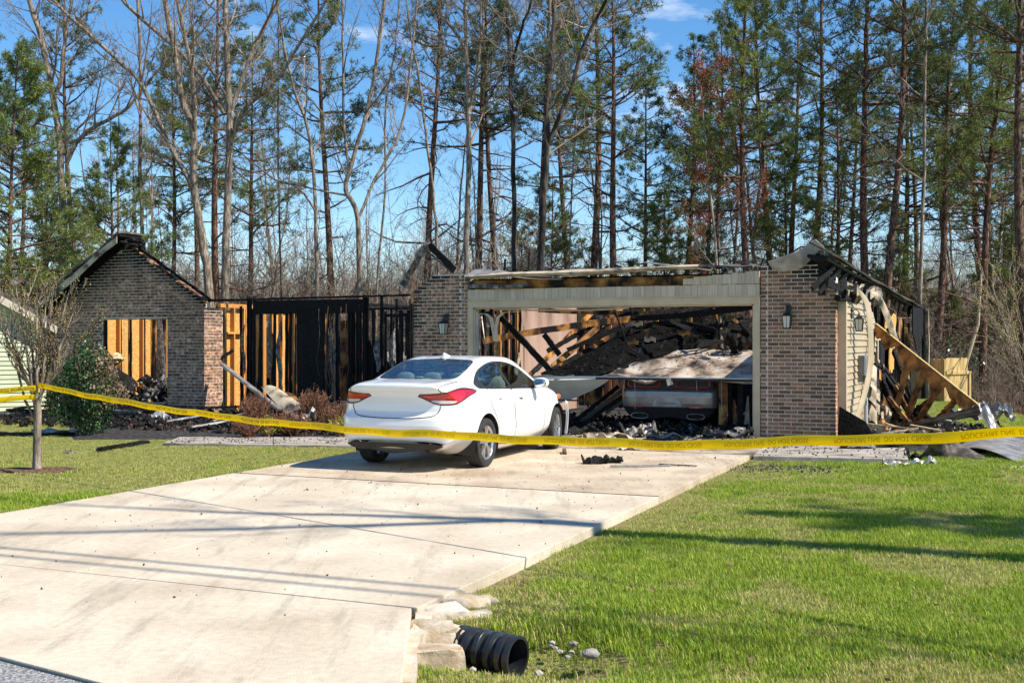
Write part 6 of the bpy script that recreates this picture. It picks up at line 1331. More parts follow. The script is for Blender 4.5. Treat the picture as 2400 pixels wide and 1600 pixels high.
for k in range(24):
    Y = prg.uniform(47, 78); px = prg.uniform(-60, 2460)
    if 560 < px < 700: Y += 12
    if k < 4: o = protos[k]
    else: o = copy_tree(protos[prg.randrange(4)])
    X = (px-CX)*Y/F; o.location = (X, Y, float(gz(X, Y))-.1); o.rotation_euler = (prg.uniform(-.1,.1), prg.uniform(-.12,.12), prg.uniform(0,6.28)); s = prg.uniform(.7, 1.2); o.scale = (s, s, s)
# pines
def pine(seed, H, c0, Rm, mat, dead0=.14, dens=1.0):
    rng = random.Random(seed); nr = np.random.default_rng(seed); e = empty('pine_tree'); tr = []; lean = np.array([rng.uniform(-.03,.03), rng.uniform(-.03,.03), 0])
    def axis(z): return np.array([lean[0]*z+.12*math.sin(z*.35+seed), lean[1]*z+.12*math.cos(z*.3+seed*2), z])
    n = 16; r0 = .0095*H; tr.append(([axis(H*i/(n-1)) for i in range(n)], [r0*(1-.88*(i/(n-1))**1.1) for i in range(n)], 8))
    tips = []; dirs = []; z = H*dead0
    while z < H-.3:
        live = z > c0*H; t = (z-c0*H)/(H-c0*H) if live else 0
        for b in range(rng.choice([2, 3, 3]) if live else rng.choice([1, 1, 2])):
            a = rng.uniform(0, 6.283); L = Rm*((1-t)**.75*.95+.12)*rng.uniform(.55, 1.2) if live else Rm*rng.uniform(.35, 1.0)
            d = np.array([math.cos(a), math.sin(a), rng.uniform(-.05,.35)+(.5*t if live else -.1)]); P, r = limb(axis(z), d, L, max(.012, .018*L), 5, rng, up=.06 if live else -.02, wob=.2 if live else .38); tr.append((P, r, 4))
            subs = []
            for q in range(int(5*L/1.2)+2 if live else 5):
                i = rng.randrange(1, 4); f = rng.random(); p = P[i]*(1-f)+P[i+1]*f; dd = unit(unit(P[i+1]-P[i])+rvec(rng)*.85+np.array([0,0,.15])); SQ, sr = limb(p, dd, L*rng.uniform(.2,.42), .012, 3, rng, up=.1); tr.append((SQ, sr, 3)); subs.append(SQ)
            if live:
                for SQ in subs+[P[-3:]]:
                    for q in range(int(rng.uniform(3.2, 6.4)*dens)):
                        f = rng.uniform(.25, 1.0); k = SQ[-2]*(1-f)+SQ[-1]*f; tips.append(k+rvec(rng)*.10); dirs.append(unit(SQ[-1]-SQ[-2]+rvec(rng)*.5+np.array([0,0,.25])))
        z += rng.uniform(.28, .5)*(H/16)
    obj('trunk', tubes_mesh('trunk', tr, M['pine_bark']), e)
    T_ = np.array(tips); D = np.array(dirs); m = len(T_); k = 9
    nd = nr.normal(size=(m, k, 3)); nd /= np.linalg.norm(nd, axis=-1, keepdims=True); nd = nd*.85+D[:, None]*.75; nd /= np.linalg.norm(nd, axis=-1, keepdims=True)
    Ln = nr.uniform(.11, .21, (m, k, 1)); w = np.cross(nd, nr.normal(size=(m, k, 3))); w /= np.linalg.norm(w, axis=-1, keepdims=True); wd = .013
    b0 = T_[:, None]+nd*.01; V = np.stack([b0-w*wd*.6, b0+w*wd*.6, b0+nd*Ln*.6+w*wd, b0+nd*Ln], 2).reshape(-1, 3); id_ = np.arange(m*k*4).reshape(-1, 4)
    obj('crown', npmesh('crown', V, id_, [mat]), e); return e
PN = [pine(21, 19, .56, 2.7, M['needle_dark']), pine(22, 17.5, .50, 2.6, M['needle']), pine(23, 21, .58, 3.0, M['needle_dark']), pine(24, 16, .46, 2.5, M['needle']),
      pine(25, 9, .16, 2.0, M['needle'], .08), pine(26, 12, .25, 2.6, M['needle'], .1, 1.15)]
first = [True]*6
def put_pine(v, px, Y, lab, group=None, s=1.0, lx=0.0, rz=None, X=None):
    o = PN[v] if first[v] else copy_tree(PN[v]); first[v] = False; X = (px-CX)*Y/F if X is None else X
    o.location = (X, Y, float(gz(X, Y))-.1); o.rotation_euler = (0, lx, prg.uniform(0, 6.28) if rz is None else rz); o.scale = (s, s, s); tag(o, lab, 'tree', group)
    return o
for v, px, Y, s, lx, lab in (
 (0,515,46,1.0,-.045,'red barked pine standing between the two thick grey hardwoods'),
 (1,775,47,1.1,0,'pine with high dark crown behind the pale hardwoods over the porch'),
 (2,994,46,.95,-.05,'bare forked pine behind the torn ridge metal'),
 (0,1119,48,1.05,-.02,'slim red barked pine right behind the pale hardwood at the garage pier'),
 (2,1165,50,.95,-.02,'slim dark pine between two scorched hardwoods'),
 (0,1256,47,1.0,-.05,'leaning red pine behind the large scorched hardwood'),
 (1,1452,44,1.05,-.045,'tall full crowned pine above the middle of the garage header'),
 (3,1761,42,1.1,.0,'stout pine with many bare lower branches above the fallen roof edge'),
 (2,1899,47,.95,.0,'slim pine directly above the bent ridge metal'),
 (0,2040,43,1.05,.0,'straight pine behind the burnt roof strip'),
 (2,2072,41,.95,.01,'dark pine close beside the straight one behind the roof strip'),
 (1,2180,43,1.0,-.09,'pine leaning left behind the pale slim hardwood'),
 (3,2289,42,1.1,-.10,'leaning rough pine above the wooden fence'),
 (3,2334,46,.95,-.01,'slim dark pine right of the leaning rough pine'),
 (0,2412,36,1.0,-.03,'large red pine at the edge of the wood beyond the lawn'),
 (5,5,36,1.0,.05,'bushy bright green pine overhanging the neighbouring green house'),
 (5,250,40,.85,.0,'small bushy pine behind the brick gable'),
 (4,120,46,1.1,0,'low young pine between the hardwood trunks beside the green house'),
 (4,845,62,.75,0,'small distant pine above the burnt porch'),
 (4,1230,52,1.0,0,'young pine low behind the scorched hardwoods'),
 (3,400,56,1.15,0,'dark pine crown behind the slanting grey limb'),
 (3,585,55,1.15,0,'dark pine crown behind the wide forked hardwood'),
 (4,905,58,.6,0,'low far pine shrub left of the torn ridge metal')):
    put_pine(v, px, Y, lab, None, s, lx)
for k, (px, Y) in enumerate([(460,60),(1330,56),(1390,52),(1510,50),(1600,48),(1640,58),(1690,52),(1810,48),(1850,58),(1950,46),(1990,56),(2110,50),(2140,60),(2220,54),(2300,56),(2350,62),(2390,48),(2440,56),(-40,50),(40,58),(180,62)]):
    put_pine([0,1,2,3,1,3][k % 6], px, Y, 'dark crowned pine deep in the wood behind the house', 'pines deep in the wood', prg.uniform(.85, 1.15), prg.uniform(-.03,.03))
for k, (px, Y) in enumerate([(1300,54),(1480,50),(1560,46),(1650,45),(1830,44),(1930,52),(2100,45),(2230,47),(2370,44)]):
    put_pine(4 if k % 2 else 5, px, Y, 'young understorey pine among the tall trunks', 'young pines in the wood', prg.uniform(.55, .95))
# red budding maple
rm_rng = random.Random(31); X, Y = (1700-CX)*41/F, 41; gx = float(gz(X, Y)); tips = []; cr = []
P0 = [np.array([0,0,0.]), np.array([-.2,0,3.]), np.array([-.35,.1,6.]), np.array([-.7,0,9.]), np.array([-.9,0,11.8])]; r0 = [.075,.06,.05,.035,.012]
e = empty('maple_tree', (X, Y, gx), 0, 'slim maple covered in red spring buds before the dark pines', 'tree')
sprout(P0, r0, rm_rng, cr, 2, 15, 2.4, .35, tips=tips); cr.append((P0, r0, 7)); obj('trunk', tubes_mesh('trunk', cr, M['twig']), e)
tp = np.array(tips); tp = np.concatenate([tp+NR.normal(0,.06,tp.shape) for _ in range(3)]); cloud('crown', octV, octF, tp, np.full((len(tp), 3), .028)*NR.uniform(.5,1.3,(len(tp),1)), M['red_bud'], parent=e, kind=None)
# brushy undergrowth far back
def sapling(seed, H):
    rng = random.Random(seed); out = []
    for s_ in range(rng.choice([2, 3, 4])):
        P, r = limb(np.array([rng.uniform(-.3,.3), rng.uniform(-.3,.3), -.1]), np.array([rng.uniform(-.25,.25), rng.uniform(-.25,.25), 1]), H*rng.uniform(.6, 1), .022, 6, rng, up=.1, wob=.10); out.append((P, r, 4)); sprout(P, r, rng, out, 1, 14, H*.26, .15)
    return bpy.data.objects.new('sapling_%d' % seed, tubes_mesh('sapling_%d' % seed, out, M['twig']))
sap = bpy.data.collections.new('saplings')
for i in range(7): sap.objects.link(sapling(300+i, 3.6+.5*i))
n = 3600; Y = NR.uniform(42, 120, n); px = NR.uniform(-120, 2520, n); X = (px-CX)*Y/F; u, v = hco(X, Y); ok = v > 17; X, Y = X[ok], Y[ok]
th_ = obj('undergrowth', npmesh('undergrowth', np.c_[X, Y, gz(X, Y)], np.zeros((0, 3), np.int32), attrs={'rz': NR.uniform(0,6.28,len(X)), 'sc': NR.uniform(.5,1.35,len(X))*(1+.45*(X < 0)*NR.random(len(X))), 'gi': NR.integers(0,7,len(X)).astype(float)}))
tag(th_, 'leafless brown undergrowth and saplings filling the wood behind the house', 'undergrowth', None, 'stuff'); instancer(th_, sap, 'undergrowth_scatter')
n = 2200; Y = NR.uniform(38, 75, n); px = NR.uniform(-120, 2520, n); X = (px-CX)*Y/F; u, v = hco(X, Y); ok = (v > 16.5) & (litter_mask(X, Y) > .5); X, Y = X[ok], Y[ok]
lb_ = obj('low_brush', npmesh('low_brush', np.c_[X, Y, gz(X, Y)], np.zeros((0, 3), np.int32), attrs={'rz': NR.uniform(0,6.28,len(X)), 'sc': NR.uniform(.25,.6,len(X)), 'gi': NR.integers(0,7,len(X)).astype(float)}))
tag(lb_, 'low brown brush along the edge of the wood behind the house', 'brush', None, 'stuff'); instancer(lb_, sap, 'brush_scatter')
# far wood closing the view
fw = bpy.data.collections.new('far_trees')
for i in range(4):
    for part in protos[i].children:
        if part.name.startswith('crown') or part.name.startswith('trunk'):
            pass
for i in range(5): fw.objects.link(sapling(330+i, 10+i))
n = 1700; Y = NR.uniform(80, 240, n); px = NR.uniform(-150, 2550, n); X = (px-CX)*Y/F
fo = obj('far_wood', npmesh('far_wood', np.c_[X, Y, gz(X, Y)], np.zeros((0, 3), np.int32), attrs={'rz': NR.uniform(0,6.28,n), 'sc': NR.uniform(.8,1.3,n), 'gi': NR.integers(0,5,n).astype(float)}))
tag(fo, 'distant leafless wood closing the view under the sky', 'wood', None, 'stuff'); instancer(fo, fw, 'far_scatter')
# fallen leaves at the edge of the wood
n = 5000; Y = NR.uniform(28, 60, n); X = NR.uniform(-.5, .5, n)*Y*1.0; lm = litter_mask(X, Y) > NR.random(n); X, Y = X[lm], Y[lm]; s = NR.uniform(.04, .09, len(X))
cloud('fallen_leaves', leafV, leafF, np.c_[X, Y, gz(X, Y)+.02], np.c_[s, s, s], M['litter'], tilt=.6, label='brown fallen leaves covering the floor of the wood', cat='leaves')
# trees standing beside the lawn, out of the picture, whose shadows cross it
hardwood('forked hardwood standing beside the front lawn', [([np.array([9.0,6.9,-.15]),np.array([9.0,6.9,4]),np.array([9.05,6.85,8]),np.array([9.03,6.84,11])], [.19,.17,.15,.13]),
   ([np.array([9.03,6.84,11]),np.array([9.2,6.5,13]),np.array([9.35,6.11,15]),np.array([9.3,5.9,18])], [.08,.07,.06,.02]), ([np.array([9.03,6.84,11]),np.array([9.1,5.7,13.5]),np.array([9.12,4.41,16.5]),np.array([9.1,3.9,19])], [.08,.07,.055,.02])], random.Random(41), limbs=7, lr=2.2, t0=.75)
put_pine(3, 0, 6.2, 'pine standing beside the front lawn', None, .95, 0, X=15.0)
# ---------------------------------------------------------------- small plants
sr = random.Random(51); B = np.array([-6.05, 14.4, float(gz(-6.05, 14.4))]); e = empty('ornamental_tree', tuple(B), 0, 'small bare ornamental tree with yellow buds tied with yellow tape', 'tree')
tr = [([np.zeros(3), np.array([0,0,.35]), np.array([.01,0,.75]), np.array([-.01,0,.95])], [.062,.05,.047,.05], 9)]; cr = []; tips = []
for a, sp, h in ((-2.9,.50,1.25),(-2.2,.30,1.45),(-1.2,.18,1.5),(-.4,.30,1.5),(.1,.55,1.35),(.6,.42,1.45),(1.5,.28,1.45),(2.3,.35,1.4),(3.0,.62,1.15),(-.1,.80,1.05),(.2,.2,1.55)):
    P = [np.array([0,0,.80]), np.array([.06*math.cos(a),.06*math.sin(a),1.0]), np.array([sp*.5*math.cos(a),sp*.5*math.sin(a),.95+h*.45]), np.array([sp*.95*math.cos(a),sp*.95*math.sin(a),.95+h*.95])]
    r = [.03,.022,.014,.006]; tr.append((P, r, 6)); sprout(P, r, sr, cr, 1, 9, .55, .35, ang=.6, up=.2, tips=tips)
tr.append(([np.array([0,0,.62]), np.array([-.16,.02,.9]), np.array([-.30,0,1.5]), np.array([-.34,0,2.0])], [.022,.017,.012,.006], 6)); sprout(tr[-1][0], tr[-1][1], sr, cr, 1, 6, .5, .5, ang=.6, up=.2, tips=tips)
obj('trunk', tubes_mesh('trunk', tr, M['bark']), e); br = obj('branches', tubes_mesh('branches', cr, M['twig']), e)
tp = np.array(tips); cloud('buds', octV, octF, tp, NR.uniform(.005,.013,(len(tp),1))*np.ones((1,3)), M['bud'], parent=br, kind='stuff')
def bush(name, label, c, rx, ry, rz, n, mats, leaf, twigs, cat='shrub', group=None, split=None, tw_mat='brown_shrub', hollow=.35):
    e = empty(name, c, 0, label, cat, group); d = NR.normal(size=(n, 3)); d /= np.linalg.norm(d, axis=1, keepdims=True); r = hollow+(1-hollow)*NR.random(n)**.5
    lump = 1+.22*np.sin(d[:,0]*5+2)*np.cos(d[:,1]*4)+.15*np.sin(d[:,2]*7+d[:,0]*3); P = d*r[:, None]*lump[:, None]*np.array([rx, ry, rz])+np.array([0, 0, rz*.98]); P = P[P[:, 2] > .02]
    if split is None: sets = [np.ones(len(P), bool)]
    else: m = split(P); sets = [~m, m]
    for q, mt in zip(sets, mats):
        s = NR.uniform(.6, 1.3, q.sum())*leaf; cloud('foliage', leafV, leafF, P[q], np.c_[s, s, s], M[mt], parent=e, kind='stuff')
    out = []; rg = random.Random(n)
    for k in range(twigs):
        a = rg.uniform(0, 6.283); q = rg.random()**.5; tgt = np.array([rx*q*math.cos(a), ry*q*math.sin(a), rz*(1.0+.9*math.sqrt(max(0,1-q*q))*rg.uniform(.4,1.1))]); b = np.array([rg.uniform(-.1,.1)*rx*2, rg.uniform(-.1,.1)*ry*2, -.03])
        P_, r_ = [b, b*.6+tgt*.4+rvec(rg)*.05, tgt], [.012,.008,.003]; out.append((P_, r_, 4)); sprout(P_, r_, rg, out, 1 if twigs < 60 else 0, 6, rz*.5, .25, ang=.7, up=.15)
    obj('stems', tubes_mesh('stems', out, M[tw_mat]), e); return e
g = GP(178,1022); bush('holly_shrub', 'dark green holly shrub scorched brown on the side by the brick gable', (g[0], g[1]+.45, 0), .62, .55, .80, 9500, ('holly','dead_leaf'), .030, 24, split=lambda P: (P[:,0]+.25*P[:,2]+NR.normal(0,.14,len(P))) > .62, tw_mat='twig')
for px, py, rx, rz, lab, nb in ((598,1006,.32,.34,'scorched brown rounded shrub behind the yellow green sprigs',0),(675,1022,.40,.22,'low scorched brown shrub beside the path',0),(735,1005,.34,.38,'taller scorched shrub in front of the black panel',0),(800,1018,.35,.28,'low scorched shrub beside the parked white sedan',0),(580,1026,.26,.18,'smallest scorched shrub at the edge of the path',0)):
    c = GP(px, py); bush('scorched_shrub', lab, (c[0], c[1], .03), rx, rx*.9, rz, 800, ('brown_shrub',), .012, 120, tw_mat='brown_shrub', hollow=.5)
for px, py, lab in ((630,1024,'yellow green sprigs sprouting before the scorched shrubs'),(796,1024,'yellow green sprigs sprouting beside the sedan bumper')):
    c = GP(px, py); bush('green_sprigs', lab, (c[0], c[1]-.1, .03), .22, .18, .17, 420, ('sprig',), .018, 20, cat='plant', tw_mat='brown_shrub', hollow=.2)
sr = random.Random(61); c = np.array([10.3, 21.8, float(gz(10.3, 21.8))]); e = empty('budding_sapling', tuple(c), 0, 'pale multi stemmed sapling with yellow buds beyond the metal sheets', 'tree'); cr = []; tips = []
for k in range(9):
    P, r = limb(np.array([sr.uniform(-.1,.1),0,0]), np.array([sr.uniform(-.75,.15), sr.uniform(-.2,.2), 1]), sr.uniform(2.4,3.6), .018, 6, sr, up=.03, wob=.05); cr.append((P, r, 5)); sprout(P, r, sr, cr, 1, 9, .8, .3, ang=.5, up=.1, tips=tips)
obj('stems', tubes_mesh('stems', cr, M['twig']), e); tp = np.array(tips); cloud('buds', octV, octF, tp, NR.uniform(.010,.02,(len(tp),1))*np.ones((1,3)), M['bud'], parent=e, kind='stuff')
for px, Y, lab in ((2235,42,'glossy evergreen bush in the wood left of the leaning pole'),(2300,44,'evergreen bush under the dark pines beyond the fence'),(2205,50,'evergreen bush half hidden behind the fence')):
    X = (px-CX)*Y/F; bush('evergreen_bush', lab, (X, Y, float(gz(X,Y))), 1.3, 1.0, 1.5, 1600, ('holly',), .06, 14, tw_mat='twig', hollow=.2)
MB().tube([AT(2300,640,40), AT(2292,760,40), AT(2265,850,40), AT(2240,960,40)], [.04,.06,.065,.07], 8).build('leaning_pole', M['tan_wood'])
tag(bpy.data.objects['leaning_pole'], 'bare tan broken pole leaning among the trees beyond the fence', 'pole')
MB().tube([AT(2085,655,46), AT(2170,720,45), AT(2260,770,44), AT(2330,830,44)], [.14,.17,.17,.2], 9).build('fallen_tree', M['pine_bark'])
tag(bpy.data.objects['fallen_tree'], 'fallen tree slanting through the wood behind the end wall', 'tree')
# ---------------------------------------------------------------- fittings, tape, culvert, neighbours
def lantern(loc, out, label):
    """out: unit xy vector away from the wall"""
    e = empty('wall_lantern', loc, math.atan2(out[1], out[0]), label, 'lantern', None)   # local +x points away from the wall
    m = MB(); m.box(0,.022,-.045,.045,-.02,.16); m.build('back_plate', M['black_metal'], e, bevel=.006)
    pts = [(.01,0,.02)]+[(.07+.065*math.cos(t), 0, .06+.075*math.sin(t)) for t in np.linspace(math.pi*1.15, -.1, 14)]+[(.13,0,.03)]
    m = MB(); m.tube(pts, .008, 8); m.build('arm', M['black_metal'], e, smooth=True)
    m = MB(); m.tube([(.135+.018*math.cos(t),0,.055+.018*math.sin(t)) for t in np.linspace(0,5.5,10)], .006, 6); m.build('scroll', M['black_metal'], e, smooth=True)
    c = .135; w = .082; m = MB(); b0 = -.03
    m.add([(c-w,-w,b0),(c+w,-w,b0),(c+w,w,b0),(c-w,w,b0),(c-w*.5,-w*.5,b0+.045),(c+w*.5,-w*.5,b0+.045),(c+w*.5,w*.5,b0+.045),(c-w*.5,w*.5,b0+.045),(c,0,b0+.075)], [(3,2,1,0),(0,1,5,4),(1,2,6,5),(2,3,7,6),(3,0,4,7),(4,5,8),(5,6,8),(6,7,8),(7,4,8)]); m.build('cap', M['black_metal'], e)
    wt, wb, z1, z0 = .068, .052, b0-.003, -.225
    for sx in (-1,1):
        for sy in (-1,1): MB().beam((c+sx*wt,sy*wt,z1),(c+sx*wb,sy*wb,z0),.012,.012).build('post', M['black_metal'], e)
    for a in range(4):
        ca, sa = math.cos(a*math.pi/2), math.sin(a*math.pi/2); f = lambda x, y, z: (c+x*ca-y*sa, x*sa+y*ca, z)
        m = MB(); m.prism([f(wt-.006,-wt+.008,z1),f(wt-.006,wt-.008,z1),f(wb-.006,wb-.008,z0),f(wb-.006,-wb+.008,z0)], (-.004*ca,-.004*sa,0)); m.build('pane', M['frost'], e)
        MB().beam(f(wt-.002,.0,z1), f(wb-.002,.0,z0), .006, .006).build('glazing_bar', M['black_metal'], e)
    m = MB(); m.box(c-wb-.008,c+wb+.008,-wb-.008,wb+.008,z0-.018,z0); m.build('base', M['black_metal'], e, bevel=.004); return e
p = HL(1047,762,0); lantern(Wd(p[0], -.006, p[2]+.06), -VX, 'black wall lantern on the left brick pier beside the garage opening')
p = HL(1848,745,0); lantern(Wd(p[0], -.006, p[2]+.06), -VX, 'black wall lantern on the right brick pier')
p = HS(1992,752,SU); lantern(Wd(SU+.02, p[1], p[2]+.06), UX, 'black wall lantern on the beige siding of the end wall')
# meter box and conduit
A = HS(2009,833,SU+.02); Bq = HS(2031,876,SU+.02); e = empty('meter_box', Wd(SU+.02,(A[1]+Bq[1])/2,Bq[2]), -TH, 'grey electric meter box with conduit on the torn end wall', 'meter box'); L_ = Bq[1]-A[1]; Hh = A[2]-Bq[2]
m = MB(); m.box(.0,.12,-L_*.42,L_*.42,0,Hh); m.build('cabinet', M['grey_box'], e, bevel=.012); m = MB(); m.box(.12,.128,-L_*.34,L_*.34,.05,Hh-.05); m.build('cabinet_door', M['grey_box'], e, bevel=.003)
m = MB(); m.box(.1285,.131,-L_*.12,L_*.12,Hh*.55,Hh*.75); m.build('warning_label', M['white'], e)
m = MB(); m.tube([(.06,.06,.0),(.06,.06,-Bq[2]-.1)], .038, 12); m.build('conduit', M['pvc'], e, smooth=40); m = MB(); m.tube([(.06,.06,.01),(.06,.06,-.12)], .05, 12); m.build('conduit_collar', M['pvc'], e, smooth=40)
m = MB(); m.tube([(.07,-.10,0),(.10,-.16,-.15),(.07,-.12,-.35),(.10,-.2,-.45),(.09,-.13,-.55)], .012, 6); m.build('blue_wire', M['blue'], e, smooth=True)
# ---- police tape
def tape_path(keys, n):
    K = np.array(keys, float); d = np.r_[0, np.cumsum(np.linalg.norm(np.diff(K[:, :3], axis=0), axis=1))]; s = np.linspace(0, d[-1], n)
    return np.stack([catmull(d, K[:, i], s) for i in range(4)], -1), s
def make_tape(label, keys, texts, n=220, w=.066):
    P, s = tape_path(keys, n); e = empty('barrier_tape', tuple(P[0, :3]), 0, label, 'tape'); o = P[0, :3].copy()
    T_ = np.gradient(P[:, :3], axis=0); T_ /= np.linalg.norm(T_, axis=1, keepdims=True); up = np.array([0, 0, 1.]); side_ = np.cross(T_, up); side_ /= np.linalg.norm(side_, axis=1, keepdims=True); upv = np.cross(side_, T_)
    P[:, 2] += .006*np.sin(s*3.7)+.004*np.sin(s*9.1); a = P[:, 3]+.05*np.sin(s*2.1)+.05*np.sin(s*5.3)+.05*np.sin(s*13); D = upv*np.cos(a)[:, None]+side_*np.sin(a)[:, None]; N = np.cross(D, T_)
    N = np.where((N @ np.array([0, -1, 0]))[:, None] < 0, -N, N)
    k = 5; rows_ = [P[:, :3]+D*w*(j/(k-1)-.5)+N*.006*math.sin(math.pi*j/(k-1)) for j in range(k)]; V = np.stack(rows_, 1)-o; th = .0006
    V2 = V-N[:, None]*th; id_ = np.arange(n*k).reshape(n, k); q = np.stack([id_[:-1,:-1], id_[1:,:-1], id_[1:,1:], id_[:-1,1:]], -1).reshape(-1, 4)
    obj('film', npmesh('film', np.concatenate([V.reshape(-1,3), V2.reshape(-1,3)]), np.concatenate([q, q[:, ::-1]+n*k]), [M['tape']], True), e)
    for (s0, L_, hgt, flip, mat) in texts:
        Q = TXT.copy(); xx = s0+Q[:, 0]*L_; yy = (Q[:, 1]-.5)*hgt*(-1 if flip else 1)
        f = lambda A_: np.stack([np.interp(xx, s, A_[:, i]) for i in range(3)], -1)
        W_ = f(P[:, :3])+f(D)*yy[:, None]+f(N)*(.0085*np.cos(np.pi*yy/w))[:, None]-o
        me = bpy.data.meshes.new('lettering'); me.from_pydata(W_.tolist(), [], TXF); me.materials.append(M[mat]); me.update(); obj('lettering', me, e)
    return e, s[-1]
cu = bpy.data.curves.new('tape_text', 'FONT'); cu.body = 'POLICE/FIRE LINE  DO NOT CROSS'; cu.space_character = 1.05; cu.offset = .0; to = bpy.data.objects.new('tape_text', cu); COL.objects.link(to)
bpy.context.view_layer.update(); tm = bpy.data.meshes.new_from_object(to.evaluated_get(bpy.context.evaluated_depsgraph_get())); TXT = np.array([v.co[:] for v in tm.vertices]); TXF = [tuple(p.vertices) for p in tm.polygons]
bpy.data.objects.remove(to); TXT[:, 0] = (TXT[:, 0]-TXT[:, 0].min())/np.ptp(TXT[:, 0]); TXT[:, 1] = (TXT[:, 1]-TXT[:, 1].min())/np.ptp(TXT[:, 1])
pk_ = [(87,903,.1),(347,951,.08),(571,982,.05),(806,1005,.03),(918,1013,.03),(1122,1023,.03),(1327,1034,.05),(1531,1041,.05),(1735,1039,.05),(1939,1033,.06),(2143,1026,.1),(2400,1013,.5)]
kk = []
for x, y, tw in pk_:
    k = (x-CX)/F; s_ = (14.33*k+6.0)/(7.7+6.85*k); Yt = 14.33-6.85*s_; kk.append((*AT(x, y, Yt), tw))
kk.append((3.75, 5.62, 1.16, .4)); kk.append((4.05, 5.35, 1.17, .3))
tot_len = sum(np.linalg.norm(np.array(kk[i+1][:3])-np.array(kk[i][:3])) for i in range(len(kk)-1))
tx = []; s0 = .42
while s0 < tot_len-.9:
    tx.append((s0, .62, .031, s0 > 5.2, 'ink' if s0 < 4.8 else 'ink_faint')); s0 += .80
make_tape('yellow police tape with lettering strung from the ornamental tree past the sedan', kk, tx)
def side_tape(label, y0, y1, txts): 
    a = AT(84, y0, 14.30); b = AT(-20, y1, 14.25); c = AT(-330, y1+6, 14.1); make_tape(label, [(*a, .1), (*b, .15), (*c, .1)], txts, 60)
side_tape('upper yellow tape strand leading from the ornamental tree across the green house', 909, 918, [(.02+.7*k, .58, .034, True, 'ink') for k in range(3)])
side_tape('lower yellow tape strand leading from the ornamental tree across the green house', 930, 938, [])
m = MB(); m.sheet(lambda a,b: (.064*math.cos(6.283*a), .064*math.sin(6.283*a), .08*b+.02*math.sin(6.283*a)), 20, 2, .002); o = m.build('tape_knot', M['tape']); o.location = (-6.04, 14.4, 1.0); tag(o, 'yellow tape wrapped round the ornamental tree trunk', 'tape')
e = empty('tape_stake', (4.08, 5.33, float(gz(4.08,5.33))), 0, 'wooden stake holding the police tape beside the lawn', 'stake'); m = MB(); m.box(-.02,.02,-.02,.02,-.1,1.38); m.build('post', M['tan_wood'], e)
# overhead service wires along the road
for k in range(2):
    m = MB(); P0 = np.array([-3.99+.10*k, 8.8+.22*k]); dr_ = np.array([.926,-.377]); pts = [(P0[0]+dr_[0]*t, P0[1]+dr_[1]*t, 8.6+.0014*t*t) for t in np.linspace(-26, 24, 21)]; m.tube(pts, .024, 6); o = m.build('service_wire', M['black_metal']); tag(o, 'black overhead service wire running above the driveway', 'wire', 'overhead service wires')
for t, lab in ((-26,'utility pole far along the road past the neighbouring house'),(24,'utility pole along the road past the lawn')):
    x, y = -3.94+.926*t, 8.9-.377*t; m = MB(); m.tube([(0,0,-1),(0,0,10.4)], [.16,.11], 12); e = empty('utility_pole', (x, y, float(gz(x,y))), 0, lab, 'pole'); m.build('pole', M['bark'], e); m = MB(); m.beam((0,-.9,9.4),(0,.9,9.4),.1,.12); m.build('crossarm', M['bark'], e)
# ---- culvert and headwall
pa, pb = Vector((-.42, 6.72, -.155)), Vector((.035, 6.43, -.165)); ax = (pb-pa).normalized(); Lp = (pb-pa).length
e = empty('culvert_pipe', tuple(pa), 0, 'black corrugated plastic culvert pipe sticking out of the stone headwall', 'pipe')
m = MB(); n = 220; pts = []; rr = []
for i in range(n+1):
    t = i/n*Lp; ph = (t/.078) % 1; r = .100+.024*(.5+.5*math.tanh(9*(math.cos(2*math.pi*ph)-.1))); r = .120 if t > Lp-.03 else (.112 if t > Lp-.045 else r); pts.append(ax*t); rr.append(r)
m.tube(pts, rr, 40, cap=False); m.build('outer_wall', M['pipe'], e, smooth=40)
m = MB(); m.tube([ax*t for t in np.linspace(.0, Lp, 8)], [.100]*7+[.104], 40, cap=False); m.f = [f[::-1] for f in m.f]; m.build('inner_wall', M['pipe'], e, smooth=True)
m = MB(); d, s1, u1 = frame(ax); k = 40
vs = [ax*Lp+(s1*math.cos(6.283*j/k)+u1*math.sin(6.283*j/k))*r for r in (.103,.1205) for j in range(k)]; m.add(vs, [(j, (j+1) % k, k+(j+1) % k, k+j) for j in range(k)]); m.build('rim', M['pipe'], e)
hw = empty('stone_headwall', (-.42,6.6,-.2), 0, 'rough limestone headwall stones around the black culvert pipe', 'headwall')
SS = [  # px, py of the top centre, size x,y,z , rot, top z
 (1018,1462,.15,.13,.13,.2,-.03),(1012,1518,.17,.11,.12,.05,-.06),(1035,1568,.12,.09,.12,.1,-.16),(1030,1424,.17,.09,.10,.45,-.02),(1085,1402,.16,.10,.11,.35,-.03),(1128,1402,.11,.10,.12,.3,-.06),(1100,1440,.17,.10,.14,.35,-.08),(1148,1440,.10,.10,.13,.2,-.10),(1145,1472,.07,.06,.06,.4,-.19),(1060,1388,.10,.07,.08,.4,-.02)]
for i, (px, py, sx, sy, sz, rz, tz) in enumerate(SS):
    c = GP(px, py, tz); m = MB(); m.rock((0,0,0), (sx, sy, sz), sub=3, jit=.13, rz=rz, seed=i+2, flat=.36); o = m.build('stone', M['stone'], hw, smooth=30); o.location = Vector(c)+Vector((0,0,-sz*.92))-Vector(hw.location)
m = MB(); m.sheet(lambda a,b: (-.60+.10*b+.02*math.sin(9*a), 7.0-1.5*a, -.035+.01*math.sin(20*a)), 12, 2, .1); m.v = [(x+.42, y-6.6, z+.2) for x, y, z in m.v]; m.build('mortar_joint', M['stone'], hw)
